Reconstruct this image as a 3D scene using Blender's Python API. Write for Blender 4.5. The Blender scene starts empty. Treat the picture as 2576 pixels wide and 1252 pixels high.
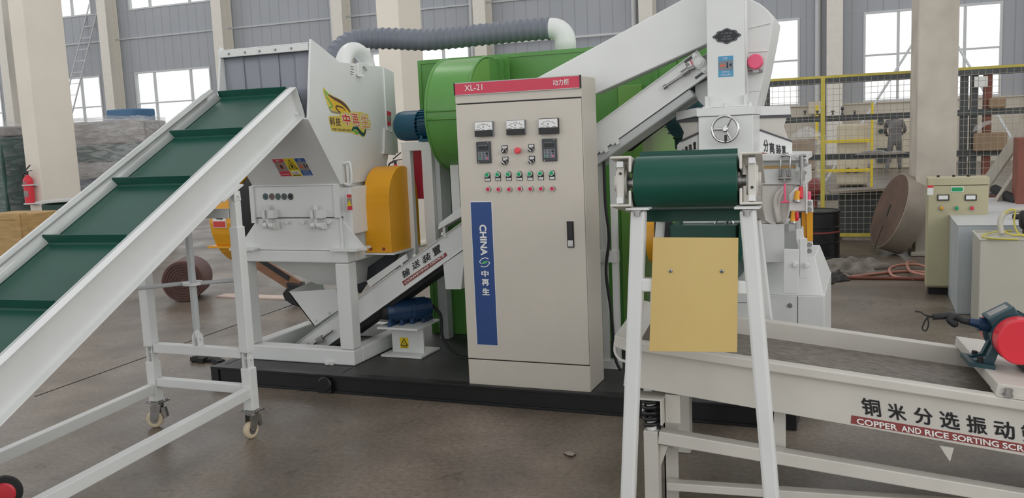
import bpy, bmesh, math, random
from mathutils import Vector as V, Matrix
random.seed(7)
SC = bpy.context.scene
COL = SC.collection

# ------------------------------------------------------------------ camera
PW, PH, FPX = 2576.0, 1252.0, 2247.234
YAW, PITCH, ROLL = 0.386829, 0.128661, -0.0425241
EYE = V((2.141908, -4.521152, 1.526023))
FWD = V((-math.sin(YAW)*math.cos(PITCH), math.cos(YAW)*math.cos(PITCH), -math.sin(PITCH)))
_r = V((math.cos(YAW), math.sin(YAW), 0)); _u = _r.cross(FWD)
RGT = _r*math.cos(ROLL) + _u*math.sin(ROLL)
UPV = _u*math.cos(ROLL) - _r*math.sin(ROLL)
cd = bpy.data.cameras.new('camera'); cam = bpy.data.objects.new('camera', cd); COL.objects.link(cam)
cd.sensor_width = 36.0; cd.lens = FPX/PW*36.0; cd.clip_end = 200
cam.matrix_world = Matrix(((RGT.x, UPV.x, -FWD.x, EYE.x), (RGT.y, UPV.y, -FWD.y, EYE.y), (RGT.z, UPV.z, -FWD.z, EYE.z), (0, 0, 0, 1)))
SC.camera = cam

# ------------------------------------------------------------------ light: overcast daylight
SC.view_settings.view_transform = 'Standard'; SC.view_settings.look = 'None'
SC.view_settings.gamma = 1.0; SC.view_settings.use_curve_mapping = False
SC.view_settings.exposure = 0.24
SC.cycles.max_bounces = 8; SC.cycles.diffuse_bounces = 4; SC.cycles.transparent_max_bounces = 16
wd = bpy.data.worlds.new('daylight'); SC.world = wd; wd.use_nodes = True
bg = wd.node_tree.nodes['Background']
bg.inputs[1].default_value = 1.0
_n = wd.node_tree.nodes; _l = wd.node_tree.links
_tc = _n.new('ShaderNodeTexCoord'); _sx = _n.new('ShaderNodeSeparateXYZ'); _rp = _n.new('ShaderNodeValToRGB')
_l.new(_tc.outputs['Generated'], _sx.inputs[0]); _l.new(_sx.outputs['Z'], _rp.inputs[0]); _l.new(_rp.outputs[0], bg.inputs[0])
_e = _rp.color_ramp.elements           # bright towards the horizon, duller overhead
_e[0].position = 0.18; _e[0].color = (1.10, 1.12, 1.13, 1); _e[1].position = 0.95; _e[1].color = (0.50, 0.50, 0.51, 1)
_m = _e.new(0.5); _m.color = (0.64, 0.645, 0.655, 1)

def area(name, loc, target, sx, sy, power, col=(1, 1, 1)):
    l = bpy.data.lights.new(name, 'AREA'); l.shape = 'RECTANGLE'; l.size = sx; l.size_y = sy; l.energy = power; l.color = col
    o = bpy.data.objects.new(name, l); COL.objects.link(o); o.location = loc
    o.rotation_euler = (V(target)-V(loc)).to_track_quat('-Z', 'Y').to_euler()
    return o
area('skylight', (-4.5, 3.5, 9.0), (-3.5, 2.5, 0), 1.2, 5.0, 60, (1, 0.98, 0.95))
area('skylight', (2.6, -2.5, 8.5), (2.0, -1.0, 0), 1.2, 5.0, 45, (1, 0.98, 0.95))

area('side_fill', (10.5, -7.0, 4.6), (-1.0, -0.5, 1.0), 7.0, 4.0, 170, (1, 0.985, 0.96))     # added light for right-facing sides; no opening is built there

# ------------------------------------------------------------------ pixel -> place on a known plane
def ray(px, py): return FWD + RGT*((px-PW/2)/FPX) - UPV*((py-PH/2)/FPX)
def at(px, py, x=None, y=None, z=None, t=None):
    d = ray(px, py)
    if x is not None: k = (x-EYE.x)/d.x
    elif y is not None: k = (y-EYE.y)/d.y
    elif z is not None: k = (z-EYE.z)/d.z
    else: k = t
    return EYE + d*k
def atp(px, py, P, n):
    d = ray(px, py); n = V(n); return EYE + d*((V(P)-EYE).dot(n)/d.dot(n))
def ext(l, t, r, b, y):
    cy, cx = (t+b)/2, (l+r)/2
    return at(l, cy, y=y).x, at(r, cy, y=y).x, at(cx, b, y=y).z, at(cx, t, y=y).z   # x0,x1,z0,z1

# ------------------------------------------------------------------ materials
M = {}
def mat(name, col, rough=0.5, metal=0.0, var=0.06, scale=6.0, bump=0.0, bscale=60.0, spec=0.5, coat=0.0, col2=None, stretch=(1, 1, 1), emit=0.0):
    m = bpy.data.materials.new(name); m.use_nodes = True; nt = m.node_tree; N = nt.nodes; L = nt.links
    p = N['Principled BSDF']; p.inputs['Roughness'].default_value = rough; p.inputs['Metallic'].default_value = metal
    p.inputs['Specular IOR Level'].default_value = spec; p.inputs['Coat Weight'].default_value = coat
    tc = N.new('ShaderNodeTexCoord'); mp = N.new('ShaderNodeMapping'); L.new(tc.outputs['Object'], mp.inputs[0]); mp.inputs['Scale'].default_value = stretch
    n = N.new('ShaderNodeTexNoise'); n.inputs['Scale'].default_value = scale; n.inputs['Detail'].default_value = 5; L.new(mp.outputs[0], n.inputs['Vector'])
    r = N.new('ShaderNodeValToRGB'); r.color_ramp.elements[0].position = 0.3; r.color_ramp.elements[1].position = 0.72
    c2 = col2 or tuple(c*(1-var*2) for c in col)
    r.color_ramp.elements[0].color = (*c2, 1); r.color_ramp.elements[1].color = (*[min(1, c*(1+var*0.4)) for c in col], 1)
    L.new(n.outputs['Fac'], r.inputs[0]); L.new(r.outputs[0], p.inputs['Base Color'])
    if bump > 0:
        b = N.new('ShaderNodeBump'); b.inputs['Strength'].default_value = bump; b.inputs['Distance'].default_value = 0.01
        n2 = N.new('ShaderNodeTexNoise'); n2.inputs['Scale'].default_value = bscale; n2.inputs['Detail'].default_value = 3
        L.new(mp.outputs[0], n2.inputs['Vector']); L.new(n2.outputs['Fac'], b.inputs['Height']); L.new(b.outputs[0], p.inputs['Normal'])
    if emit > 0:
        L.new(r.outputs[0], p.inputs['Emission Color']); p.inputs['Emission Strength'].default_value = emit
    M[name] = m; return m
mat('white', (0.73, 0.74, 0.725), 0.35, var=0.02, bump=0.02, bscale=120)
mat('white_dirty', (0.63, 0.605, 0.55), 0.4, var=0.05, scale=4, bump=0.03, bscale=80)
mat('grey_paint', (0.52, 0.54, 0.54), 0.4, var=0.03)
mat('cab_beige', (0.60, 0.555, 0.485), 0.45, var=0.015, bump=0.03, bscale=250)
mat('crimson', (0.62, 0.045, 0.09), 0.4, var=0.02)
mat('red', (0.72, 0.03, 0.05), 0.35, var=0.03)
mat('red_bright', (0.80, 0.06, 0.08), 0.3, var=0.02)
mat('pink_red', (0.85, 0.11, 0.22), 0.35, var=0.02)
mat('maroon', (0.27, 0.055, 0.05), 0.5, var=0.05)
mat('black', (0.012, 0.012, 0.014), 0.4, var=0.1)
mat('black_steel', (0.007, 0.0075, 0.0085), 0.42, var=0.2, scale=9, bump=0.05)
mat('deck', (0.045, 0.045, 0.044), 0.5, var=0.25, scale=3.5, bump=0.06, bscale=40, col2=(0.028, 0.028, 0.027))
mat('rubber', (0.018, 0.018, 0.02), 0.7, var=0.15, bump=0.08)
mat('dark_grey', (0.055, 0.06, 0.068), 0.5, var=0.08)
mat('key_grey', (0.22, 0.23, 0.26), 0.5, var=0.05)
mat('chrome', (0.62, 0.62, 0.62), 0.2, metal=1.0, var=0.02)
mat('steel', (0.42, 0.41, 0.40), 0.38, metal=1.0, var=0.1, scale=20)
mat('paper', (0.82, 0.82, 0.80), 0.5, var=0.02)
mat('btn_green', (0.0, 0.33, 0.11), 0.35, var=0.03)
mat('btn_red', (0.58, 0.02, 0.07), 0.35, var=0.03)
mat('blue', (0.025, 0.07, 0.24), 0.45, var=0.06, scale=2)
mat('belt_green', (0.010, 0.075, 0.052), 0.3, var=0.10, scale=3, bump=0.02, bscale=30, spec=0.28)
mat('belt_dark', (0.006, 0.06, 0.042), 0.4, var=0.12)
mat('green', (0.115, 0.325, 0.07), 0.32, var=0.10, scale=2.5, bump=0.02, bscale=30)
mat('green_lit', (0.18, 0.39, 0.085), 0.32, var=0.06, scale=2.5, bump=0.02, bscale=30)  # lit copy of green: brighter faces put into the colour
mat('motor_blue', (0.005, 0.085, 0.15), 0.35, var=0.12, scale=10)
mat('motor_navy', (0.012, 0.045, 0.115), 0.4, var=0.15, scale=10)
mat('motor_teal', (0.016, 0.062, 0.078), 0.38, var=0.15, scale=10)
mat('orange', (0.78, 0.36, 0.012), 0.38, var=0.04)
mat('hose_grey', (0.165, 0.18, 0.215), 0.5, var=0.06)
mat('yellow', (0.80, 0.60, 0.02), 0.45, var=0.04)
mat('yellow_fence', (0.60, 0.50, 0.085), 0.5, var=0.08)
mat('chute_yellow', (0.66, 0.49, 0.19), 0.33, var=0.07, scale=3, col2=(0.60, 0.43, 0.155), stretch=(1, 1, 0.5))
mat('logo_yellow', (0.72, 0.58, 0.12), 0.45, var=0.05)
mat('logo_orange', (0.80, 0.50, 0.05), 0.45, var=0.05, scale=12)
mat('logo_green', (0.10, 0.48, 0.14), 0.45, var=0.05)
mat('logo_dark', (0.03, 0.10, 0.08), 0.45, var=0.05)
mat('logo_brown', (0.14, 0.075, 0.07), 0.5, var=0.05)
mat('text_red', (0.62, 0.04, 0.03), 0.45, var=0.04)
mat('text_salmon', (0.66, 0.14, 0.06), 0.45, var=0.04)
mat('text_tan', (0.68, 0.32, 0.10), 0.45, var=0.04)
mat('sticker_grey', (0.30, 0.27, 0.25), 0.5)
mat('sticker_blue', (0.02, 0.10, 0.35), 0.5)
mat('sticker_cyan', (0.08, 0.33, 0.55), 0.5)
mat('fabric', (0.62, 0.59, 0.55), 0.9, var=0.05, bump=0.15, bscale=200)
mat('fabric_strap', (0.09, 0.09, 0.10), 0.8)
mat('brown', (0.26, 0.12, 0.06), 0.55, var=0.1, stretch=(1, 8, 8))
mat('coil_brown', (0.12, 0.052, 0.042), 0.5, var=0.12, scale=14)
mat('coil_side', (0.085, 0.042, 0.036), 0.6, var=0.2, scale=14)
mat('wood', (0.52, 0.33, 0.13), 0.6, var=0.12, scale=5, stretch=(1, 1, 6))
mat('wood_plank', (0.44, 0.40, 0.34), 0.7, var=0.1, scale=5, stretch=(6, 6, 1))
mat('ply_tan', (0.34, 0.29, 0.235), 0.7, var=0.1, scale=4)
mat('ply_brown', (0.145, 0.085, 0.06), 0.65, var=0.2, scale=4)
mat('cardboard', (0.36, 0.25, 0.155), 0.75, var=0.1, scale=4)
mat('concrete_pillar', (0.84, 0.775, 0.675), 0.65, var=0.04, scale=1.2, bump=0.05)
mat('concrete_aged', (0.60, 0.545, 0.465), 0.7, var=0.12, scale=2.5, bump=0.06)
mat('plinth', (0.62, 0.56, 0.47), 0.75, var=0.06, scale=1.5)
mat('column_cream', (0.78, 0.74, 0.66), 0.5, var=0.03)
mat('pipe_white', (0.62, 0.63, 0.63), 0.4, var=0.03)
mat('rust_red', (0.235, 0.075, 0.05), 0.6, var=0.15, scale=5)
mat('rack_steel', (0.075, 0.085, 0.088), 0.5, var=0.15)
mat('wire', (0.42, 0.38, 0.31), 0.5, var=0.1)
mat('cloth_grey', (0.24, 0.215, 0.18), 0.9, var=0.2, scale=8, bump=0.2, bscale=80)
mat('cloth_dark', (0.055, 0.05, 0.048), 0.9, var=0.3, scale=8)
mat('hose_pink', (0.52, 0.235, 0.175), 0.45, var=0.08)
mat('cab_olive', (0.50, 0.46, 0.30), 0.5, var=0.03)
mat('box_grey', (0.50, 0.54, 0.57), 0.45, var=0.03)
mat('box_beige', (0.56, 0.54, 0.47), 0.5, var=0.04, scale=2)
mat('hose_yellow', (0.62, 0.55, 0.11), 0.45)
mat('hose_pale', (0.52, 0.49, 0.41), 0.4)
mat('green_wrap', (0.02, 0.085, 0.068), 0.45, var=0.3, scale=5)
mat('blue_wrap', (0.022, 0.045, 0.10), 0.45, var=0.3, scale=5)
mat('bale_grey', (0.36, 0.33, 0.31), 0.5, var=0.2, scale=8)
mat('machine_cream', (0.62, 0.55, 0.42), 0.55, var=0.05)
mat('cloth_worker', (0.19, 0.18, 0.18), 0.9, var=0.2)
mat('skin', (0.42, 0.26, 0.18), 0.6)
mat('hair', (0.012, 0.011, 0.01), 0.7)
mat('blue_bin', (0.06, 0.16, 0.30), 0.5)
mat('screen_bed', (0.235, 0.205, 0.17), 0.42, var=0.3, scale=70, bump=0.5, bscale=160, stretch=(0.3, 1, 1))
mat('pvc_strip', (0.3, 0.3, 0.32), 0.15)
mat('caster_tan', (0.62, 0.52, 0.36), 0.5, var=0.05)
mat('belt_pale', (0.66, 0.52, 0.44), 0.55, var=0.05)

def glass(name, col, alpha, rough=0.05, bump=0.0):
    m = bpy.data.materials.new(name); m.use_nodes = True; nt = m.node_tree; N = nt.nodes; L = nt.links
    N.remove(N['Principled BSDF']); out = N['Material Output']
    t = N.new('ShaderNodeBsdfTransparent'); g = N.new('ShaderNodeBsdfPrincipled'); mx = N.new('ShaderNodeMixShader')
    g.inputs['Base Color'].default_value = (*col, 1); g.inputs['Roughness'].default_value = rough
    mx.inputs[0].default_value = alpha; L.new(t.outputs[0], mx.inputs[1]); L.new(g.outputs[0], mx.inputs[2]); L.new(mx.outputs[0], out.inputs[0])
    if bump:
        tc = N.new('ShaderNodeTexCoord'); n = N.new('ShaderNodeTexNoise'); n.inputs['Scale'].default_value = 3.5; n.inputs['Detail'].default_value = 4; n.inputs['Distortion'].default_value = 0.9
        mp = N.new('ShaderNodeMapping'); mp.inputs['Scale'].default_value = (1, 1, 3.2); mp.inputs['Rotation'].default_value = (0.25, 0.1, 0); L.new(tc.outputs['Object'], mp.inputs[0])
        b = N.new('ShaderNodeBump'); b.inputs['Strength'].default_value = bump; b.inputs['Distance'].default_value = 0.05
        L.new(mp.outputs[0], n.inputs['Vector']); L.new(n.outputs['Fac'], b.inputs['Height']); L.new(b.outputs[0], g.inputs['Normal'])
        r = N.new('ShaderNodeValToRGB'); r.color_ramp.elements[0].position = 0.42; r.color_ramp.elements[1].position = 0.62
        r.color_ramp.elements[0].color = (alpha*0.75,)*3+(1,); r.color_ramp.elements[1].color = (min(1, alpha*1.5),)*3+(1,)
        L.new(n.outputs['Fac'], r.inputs[0]); L.new(r.outputs[0], mx.inputs[0])
    M[name] = m
glass('pane', (0.9, 0.95, 1.0), 0.10)
glass('pvc_clear', (0.36, 0.38, 0.43), 0.66, 0.10)
glass('film', (0.85, 0.85, 0.85), 0.26, 0.14, 1.0)
glass('film_thin', (0.85, 0.87, 0.87), 0.13, 0.14, 1.0)

def special_floor():
    m = bpy.data.materials.new('floor_concrete'); m.use_nodes = True; nt = m.node_tree; N = nt.nodes; L = nt.links
    p = N['Principled BSDF']; tc = N.new('ShaderNodeTexCoord')
    def noise(s, d=6, dist=0.0, rot=None, sc=None):
        mp = N.new('ShaderNodeMapping'); L.new(tc.outputs['Object'], mp.inputs[0])
        if sc: mp.inputs['Scale'].default_value = sc
        if rot: mp.inputs['Rotation'].default_value = (0, 0, rot)
        n = N.new('ShaderNodeTexNoise'); n.inputs['Scale'].default_value = s; n.inputs['Detail'].default_value = d; n.inputs['Distortion'].default_value = dist
        L.new(mp.outputs[0], n.inputs['Vector']); return n
    def ramp(n, a, b, c0, c1):
        r = N.new('ShaderNodeValToRGB'); r.color_ramp.elements[0].position = a; r.color_ramp.elements[1].position = b
        r.color_ramp.elements[0].color = (*c0, 1); r.color_ramp.elements[1].color = (*c1, 1); L.new(n.outputs['Fac'], r.inputs[0]); return r
    a = ramp(noise(0.9, 8, 0.6), 0.33, 0.68, (0.162, 0.131, 0.102), (0.236, 0.197, 0.160))
    b = ramp(noise(1.7, 9, 0.5), 0.38, 0.64, (0.76, 0.75, 0.74), (1.10, 1.10, 1.09))
    c = ramp(noise(38, 6), 0.34, 0.7, (0.76, 0.75, 0.74), (1.14, 1.14, 1.14))
    d = ramp(noise(7, 5, 0.6), 0.27, 0.37, (0.62, 0.61, 0.60), (1.02, 1.02, 1.02))
    prev = a
    for x in (b, c, d):
        mx = N.new('ShaderNodeMix'); mx.data_type = 'RGBA'; mx.blend_type = 'MULTIPLY'; mx.inputs[0].default_value = 1.0
        L.new((prev.outputs[0] if prev is a else prev.outputs[2]), mx.inputs[6]); L.new(x.outputs[0], mx.inputs[7]); prev = mx
    L.new(prev.outputs[2], p.inputs['Base Color'])
    rr = ramp(noise(1.6, 6), 0.3, 0.7, (0.24, 0.24, 0.24), (0.46, 0.46, 0.46)); L.new(rr.outputs[0], p.inputs['Roughness'])
    bp = N.new('ShaderNodeBump'); bp.inputs['Strength'].default_value = 0.12; bp.inputs['Distance'].default_value = 0.01
    L.new(noise(30, 6).outputs['Fac'], bp.inputs['Height']); L.new(bp.outputs[0], p.inputs['Normal'])
    M['floor'] = m
special_floor()
def special_wall():
    m = bpy.data.materials.new('wall_sheet'); m.use_nodes = True; nt = m.node_tree; N = nt.nodes; L = nt.links
    p = N['Principled BSDF']; p.inputs['Roughness'].default_value = 0.5
    tc = N.new('ShaderNodeTexCoord'); sx = N.new('ShaderNodeSeparateXYZ'); L.new(tc.outputs['Object'], sx.inputs[0])
    mo = N.new('ShaderNodeMath'); mo.operation = 'PINGPONG'; mo.inputs[1].default_value = 0.24; L.new(sx.outputs['X'], mo.inputs[0])
    r = N.new('ShaderNodeValToRGB'); e = r.color_ramp.elements
    e[0].position = 0.0; e[0].color = (0.28, 0.29, 0.31, 1); e[1].position = 0.03; e[1].color = (0.39, 0.405, 0.435, 1)
    L.new(mo.outputs[0], r.inputs[0])
    n = N.new('ShaderNodeTexNoise'); n.inputs['Scale'].default_value = 0.5; L.new(tc.outputs['Object'], n.inputs['Vector'])
    r2 = N.new('ShaderNodeValToRGB'); r2.color_ramp.elements[0].color = (0.9, 0.9, 0.9, 1); r2.color_ramp.elements[1].color = (1.05, 1.05, 1.05, 1); L.new(n.outputs['Fac'], r2.inputs[0])
    mx = N.new('ShaderNodeMix'); mx.data_type = 'RGBA'; mx.blend_type = 'MULTIPLY'; mx.inputs[0].default_value = 1.0
    L.new(r.outputs[0], mx.inputs[6]); L.new(r2.outputs[0], mx.inputs[7]); L.new(mx.outputs[2], p.inputs['Base Color'])
    bp = N.new('ShaderNodeBump'); bp.inputs['Strength'].default_value = 0.4; bp.inputs['Distance'].default_value = 0.03
    L.new(mo.outputs[0], bp.inputs['Height']); L.new(bp.outputs[0], p.inputs['Normal'])
    M['wall'] = m
special_wall()

# ------------------------------------------------------------------ mesh builder
def perp(d):
    d = V(d).normalized(); a = V((0, 0, 1)) if abs(d.z) < 0.9 else V((1, 0, 0))
    u = d.cross(a).normalized(); return u, d.cross(u).normalized()
class MB:
    k = 0
    def __init__(s, X=None): s.v = []; s.f = []; s.sm = []; s.X = X
    def add(s, vs, fs, smooth=False):
        o = len(s.v)
        for p in vs: s.v.append(s.X(V(p)) if s.X else V(p))
        for f in fs:
            s.f.append([i+o for i in f]); s.sm.append(smooth)
        return s
    def box(s, a, b):
        x0, y0, z0 = a; x1, y1, z1 = b
        MB.k += 1; e = (MB.k % 7)/6*min(0.0013, 0.06*min(abs(x1-x0), abs(y1-y0), abs(z1-z0)))   # faces of touching boxes never coincide
        x0 += e; y0 += e; z0 += e; x1 -= e; y1 -= e; z1 -= e
        return s.add([(x0, y0, z0), (x1, y0, z0), (x1, y1, z0), (x0, y1, z0), (x0, y0, z1), (x1, y0, z1), (x1, y1, z1), (x0, y1, z1)],
                     [(0, 3, 2, 1), (4, 5, 6, 7), (0, 1, 5, 4), (1, 2, 6, 5), (2, 3, 7, 6), (3, 0, 4, 7)])
    def cbox(s, c, sz): return s.box([c[i]-sz[i]/2 for i in range(3)], [c[i]+sz[i]/2 for i in range(3)])
    def hexa(s, lo, hi):     # two quads of 4 points
        return s.add(list(lo)+list(hi), [(3, 2, 1, 0), (4, 5, 6, 7), (0, 1, 5, 4), (1, 2, 6, 5), (2, 3, 7, 6), (3, 0, 4, 7)])
    def obox(s, c, ax, ay, az):      # centre + half-axis vectors
        c, ax, ay, az = V(c), V(ax), V(ay), V(az)
        return s.hexa([c-ax-ay-az, c+ax-ay-az, c+ax+ay-az, c-ax+ay-az], [c-ax-ay+az, c+ax-ay+az, c+ax+ay+az, c-ax+ay+az])
    def bar(s, p, q, w, h, up=(0, 0, 1)):
        p, q = V(p), V(q); d = (q-p); L = d.length/2; d.normalize(); u = V(up)
        side = d.cross(u).normalized(); u = side.cross(d).normalized()
        return s.obox((p+q)/2, d*L, side*(w/2), u*(h/2))
    def prism(s, pts, n):
        n = V(n); pts = [V(p) for p in pts]; k = len(pts)
        return s.add(pts+[p+n for p in pts], [tuple(range(k))[::-1], tuple(range(k, 2*k))]+[(i, (i+1) % k, k+(i+1) % k, k+i) for i in range(k)])
    def plate(s, pts, n): return s.prism(pts, n)
    def loft(s, rings, cap=True, smooth=True, closed=False):
        k = len(rings[0]); vs = [p for r in rings for p in r]; s.add(vs, [], smooth); o = len(s.v)-len(vs)
        m = len(rings)
        for j in range(m if closed else m-1):
            for i in range(k):
                s.f.append([o+j*k+i, o+j*k+(i+1) % k, o+((j+1) % m)*k+(i+1) % k, o+((j+1) % m)*k+i]); s.sm.append(smooth)
        if cap and not closed:
            s.f.append([o+i for i in range(k)][::-1]); s.sm.append(False)
            s.f.append([o+(m-1)*k+i for i in range(k)]); s.sm.append(False)
        return s
    def cyl(s, p, q, r, r2=None, n=24):
        return s.turn(p, q, [(0, r), (1, r if r2 is None else r2)], n)
    def turn(s, p, q, prof, n=24):      # prof: (fraction along axis, radius); repeated points split the shading
        p, q = V(p), V(q); d = q-p; u, w = perp(d); rings = []
        for t, r in prof:
            r = max(r, 1e-5)
            rings.append([p+d*t+(u*math.cos(2*math.pi*i/n)+w*math.sin(2*math.pi*i/n))*r for i in range(n)])
        for a, b in zip(rings, rings[1:]): s.loft([a, b], cap=False)
        o = len(s.v)
        s.add(rings[0]+rings[-1], [tuple(range(n))[::-1], tuple(range(n, 2*n))])
        return s
    def tube(s, pts, r, n=10, closed=False):
        pts = [V(p) for p in pts]; rings = []; u = None; m = len(pts)
        for i, p in enumerate(pts):
            d = (pts[(i+1) % m]-pts[i-1]) if (closed or 0 < i < m-1) else ((pts[1]-pts[0]) if i == 0 else (pts[-1]-pts[-2]))
            d.normalize()
            if u is None: u, w = perp(d)
            else: u = (u-d*u.dot(d)).normalized(); w = d.cross(u).normalized()
            rr = r(i/(m-1)) if callable(r) else r
            rings.append([p+(u*math.cos(2*math.pi*k/n)+w*math.sin(2*math.pi*k/n))*rr for k in range(n)])
        return s.loft(rings, closed=closed)
    def ring(s, c, n, R, r, seg=28, k=8):
        u, w = perp(n); return s.tube([V(c)+(u*math.cos(2*math.pi*i/seg)+w*math.sin(2*math.pi*i/seg))*R for i in range(seg)], r, k, closed=True)
    def bolt(s, p, n, r=0.012, h=0.01):
        n = V(n).normalized(); s.cyl(p, V(p)+n*h*0.25, r*1.35, n=14); s.cyl(V(p)+n*h*0.25, V(p)+n*h, r, n=6); return s
    def poly(s, pts2, O, u, v, h):       # flat polygon on plane O,u,v raised by h
        O, u, v = V(O), V(u), V(v); n = u.cross(v).normalized()
        return s.prism([O+u*a+v*b for a, b in pts2], n*h)
    def text(s, txt, bl, br, tl, bold=0.0, h=0.0012, gap=0.0006, stretch=True, vert=False):
        vs, fs = glyphs(txt, 0.0)
        if not vs: return s
        x0 = min(p.x for p in vs); x1 = max(p.x for p in vs); y0 = min(p.y for p in vs); y1 = max(p.y for p in vs)
        bl, br, tl = V(bl), V(br), V(tl); u = br-bl; v = tl-bl; n = u.cross(v).normalized()
        x0 -= bold; x1 += bold; y0 -= bold; y1 += bold
        offs = [(0, 0)]
        for r in ((bold,) if bold < 0.05 else (bold*0.5, bold)):
            if r > 0: offs += [(r*math.cos(math.pi*k/4+0.39), r*math.sin(math.pi*k/4+0.39)) for k in range(8)]
        for j, (ox, oy) in enumerate(offs):      # heavier strokes: the same outline laid around itself
            s.add([bl+u*((p.x+ox-x0)/(x1-x0))+v*((p.y+oy-y0)/(y1-y0))+n*(gap+h+0.00002*j) for p in vs], fs)
        return s
    def build(s, name, m, parent=None, loc=None, bevel=0.0, label=None, seg=2, wn=False):
        me = bpy.data.meshes.new(name)
        if parent is not None: off = BASE[parent.name]
        else:
            if loc is None:
                xs = [p.x for p in s.v]; ys = [p.y for p in s.v]; zs = [p.z for p in s.v]
                loc = V(((min(xs)+max(xs))/2, (min(ys)+max(ys))/2, min(zs)))
            off = V(loc)
        me.from_pydata([tuple(p-off) for p in s.v], [], s.f)
        me.polygons.foreach_set('use_smooth', s.sm)
        bm = bmesh.new(); bm.from_mesh(me)
        bmesh.ops.recalc_face_normals(bm, faces=bm.faces); bm.to_mesh(me); bm.free()
        me.materials.append(M[m] if isinstance(m, str) else m); me.update()
        o = bpy.data.objects.new(name, me); COL.objects.link(o)
        if parent is not None: o.parent = parent
        else: o.location = off
        BASE[o.name] = off
        if bevel:
            b = o.modifiers.new('bevel', 'BEVEL'); b.width = bevel; b.segments = seg; b.limit_method = 'ANGLE'; b.angle_limit = math.radians(50)
        if label: o['label'] = label
        return o
BASE = {}
GL = {}
def glyphs(txt, bold=0.0):
    key = (txt, bold)
    if key not in GL:
        c = bpy.data.curves.new('lettering', 'FONT'); c.body = txt; c.size = 1.0; c.offset = bold; c.resolution_u = 4
        o = bpy.data.objects.new('lettering', c); COL.objects.link(o)
        dg = bpy.context.evaluated_depsgraph_get(); me = bpy.data.meshes.new_from_object(o.evaluated_get(dg))
        GL[key] = ([v.co.copy() for v in me.vertices], [list(p.vertices) for p in me.polygons])
        bpy.data.objects.remove(o); bpy.data.curves.remove(c); bpy.data.meshes.remove(me)
    return GL[key]
def tag(o, label, cat, group=None, kind=None):
    o['label'] = label; o['category'] = cat
    if group: o['group'] = group
    if kind: o['kind'] = kind
    return o
def thing(name, label, cat, loc, group=None):
    o = bpy.data.objects.new(name, None); COL.objects.link(o); o.location = loc; o.empty_display_size = 0.1
    BASE[o.name] = V(loc); return tag(o, label, cat, group)
def struct(o): o['kind'] = 'structure'; return o
def copy_tree(o, parent=None):
    c = o.copy(); COL.objects.link(c); BASE[c.name] = BASE[o.name]
    if parent is not None: c.parent = parent
    for ch in list(o.children): copy_tree(ch, c)
    return c
def arc(n, a0, a1): return [math.radians(a0+(a1-a0)*i/(n-1)) for i in range(n)]
def spline(P, k=8):
    P = [V(p) for p in P]; Q = [P[0]*2-P[1]]+P+[P[-1]*2-P[-2]]; out = []
    for i in range(1, len(Q)-2):
        for j in range(k):
            t = j/k; a, b, c, d = Q[i-1:i+3]
            out.append(0.5*((2*b)+(c-a)*t+(2*a-5*b+4*c-d)*t*t+(3*b-a-3*c+d)*t**3))
    return out+[P[-1]]
# ================================================================== the hall
struct(MB().box((-60, -14, -0.3), (30, 36, 0.0)).build('floor', 'floor', loc=(0, 0, 0)))
WY, WROT = 28.0, 0.0126
def wx(p): return V((p.x*math.cos(WROT)-(p.y-WY)*math.sin(WROT), WY+p.x*math.sin(WROT)+(p.y-WY)*math.cos(WROT), p.z))
def wpx(px, py): return at(px, py, y=WY).x
bays = [-42.6, -36.4, -30.1, -23.8, -17.9, -11.7, -5.35, 0.92, 7.2, 13.5, 19.8]
Z0, Z1, Z2, Z3, ZT = 2.05, 5.0, 7.75, 9.6, 11.5
wins = []
a = wpx(2172, 100); b = wpx(2522, 100); off0, off1 = a-bays[7], b-bays[7]
for i, x in enumerate(bays[:-1]):
    if i == 5: continue
    x0, x1 = x+off0, x+off1
    if i == 2: x0, x1 = wpx(357, 220), wpx(545, 220)
    if i == 1: x1 = wpx(271, 220); x0 = x1-4.6
    if i == 0: x1 = wpx(27, 260); x0 = x1-4.6
    if i == 4: x1 = wpx(1186, 130); x0 = x1-4.4
    if i == 6: x1 = wpx(2012, 120); x0 = x1-4.5
    wins.append((x0, x1, Z0, Z1))
uw = [(wpx(246, 15)-4.6, wpx(246, 15), Z2, Z3), (wpx(338, 3), wpx(338, 3)+4.6, Z2, Z3), (wpx(3, 40)-4.6, wpx(3, 40), Z2, Z3)]
sheet = MB(wx)
def strip(z0, z1, holes):
    x = -58.0
    for (h0, h1) in sorted(holes):
        if h0 > x: sheet.box((x, WY, z0), (h0, WY+0.2, z1))
        x = h1
    sheet.box((x, WY, z0), (28.0, WY+0.2, z1))
strip(Z0, Z1, [(w[0], w[1]) for w in wins]); strip(Z1, Z2, []); strip(Z2, Z3, [(w[0], w[1]) for w in uw]); strip(Z3, ZT, [])
struct(sheet.build('wall_back', 'wall', loc=(0, WY, 0)))
struct(MB(wx).box((-58, WY-0.04, 0), (28, WY+0.2, Z0-0.05)).box((-58, WY-0.1, Z0-0.05), (28, WY+0.2, Z0)).build('baseboard_back', 'plinth'))
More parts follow.
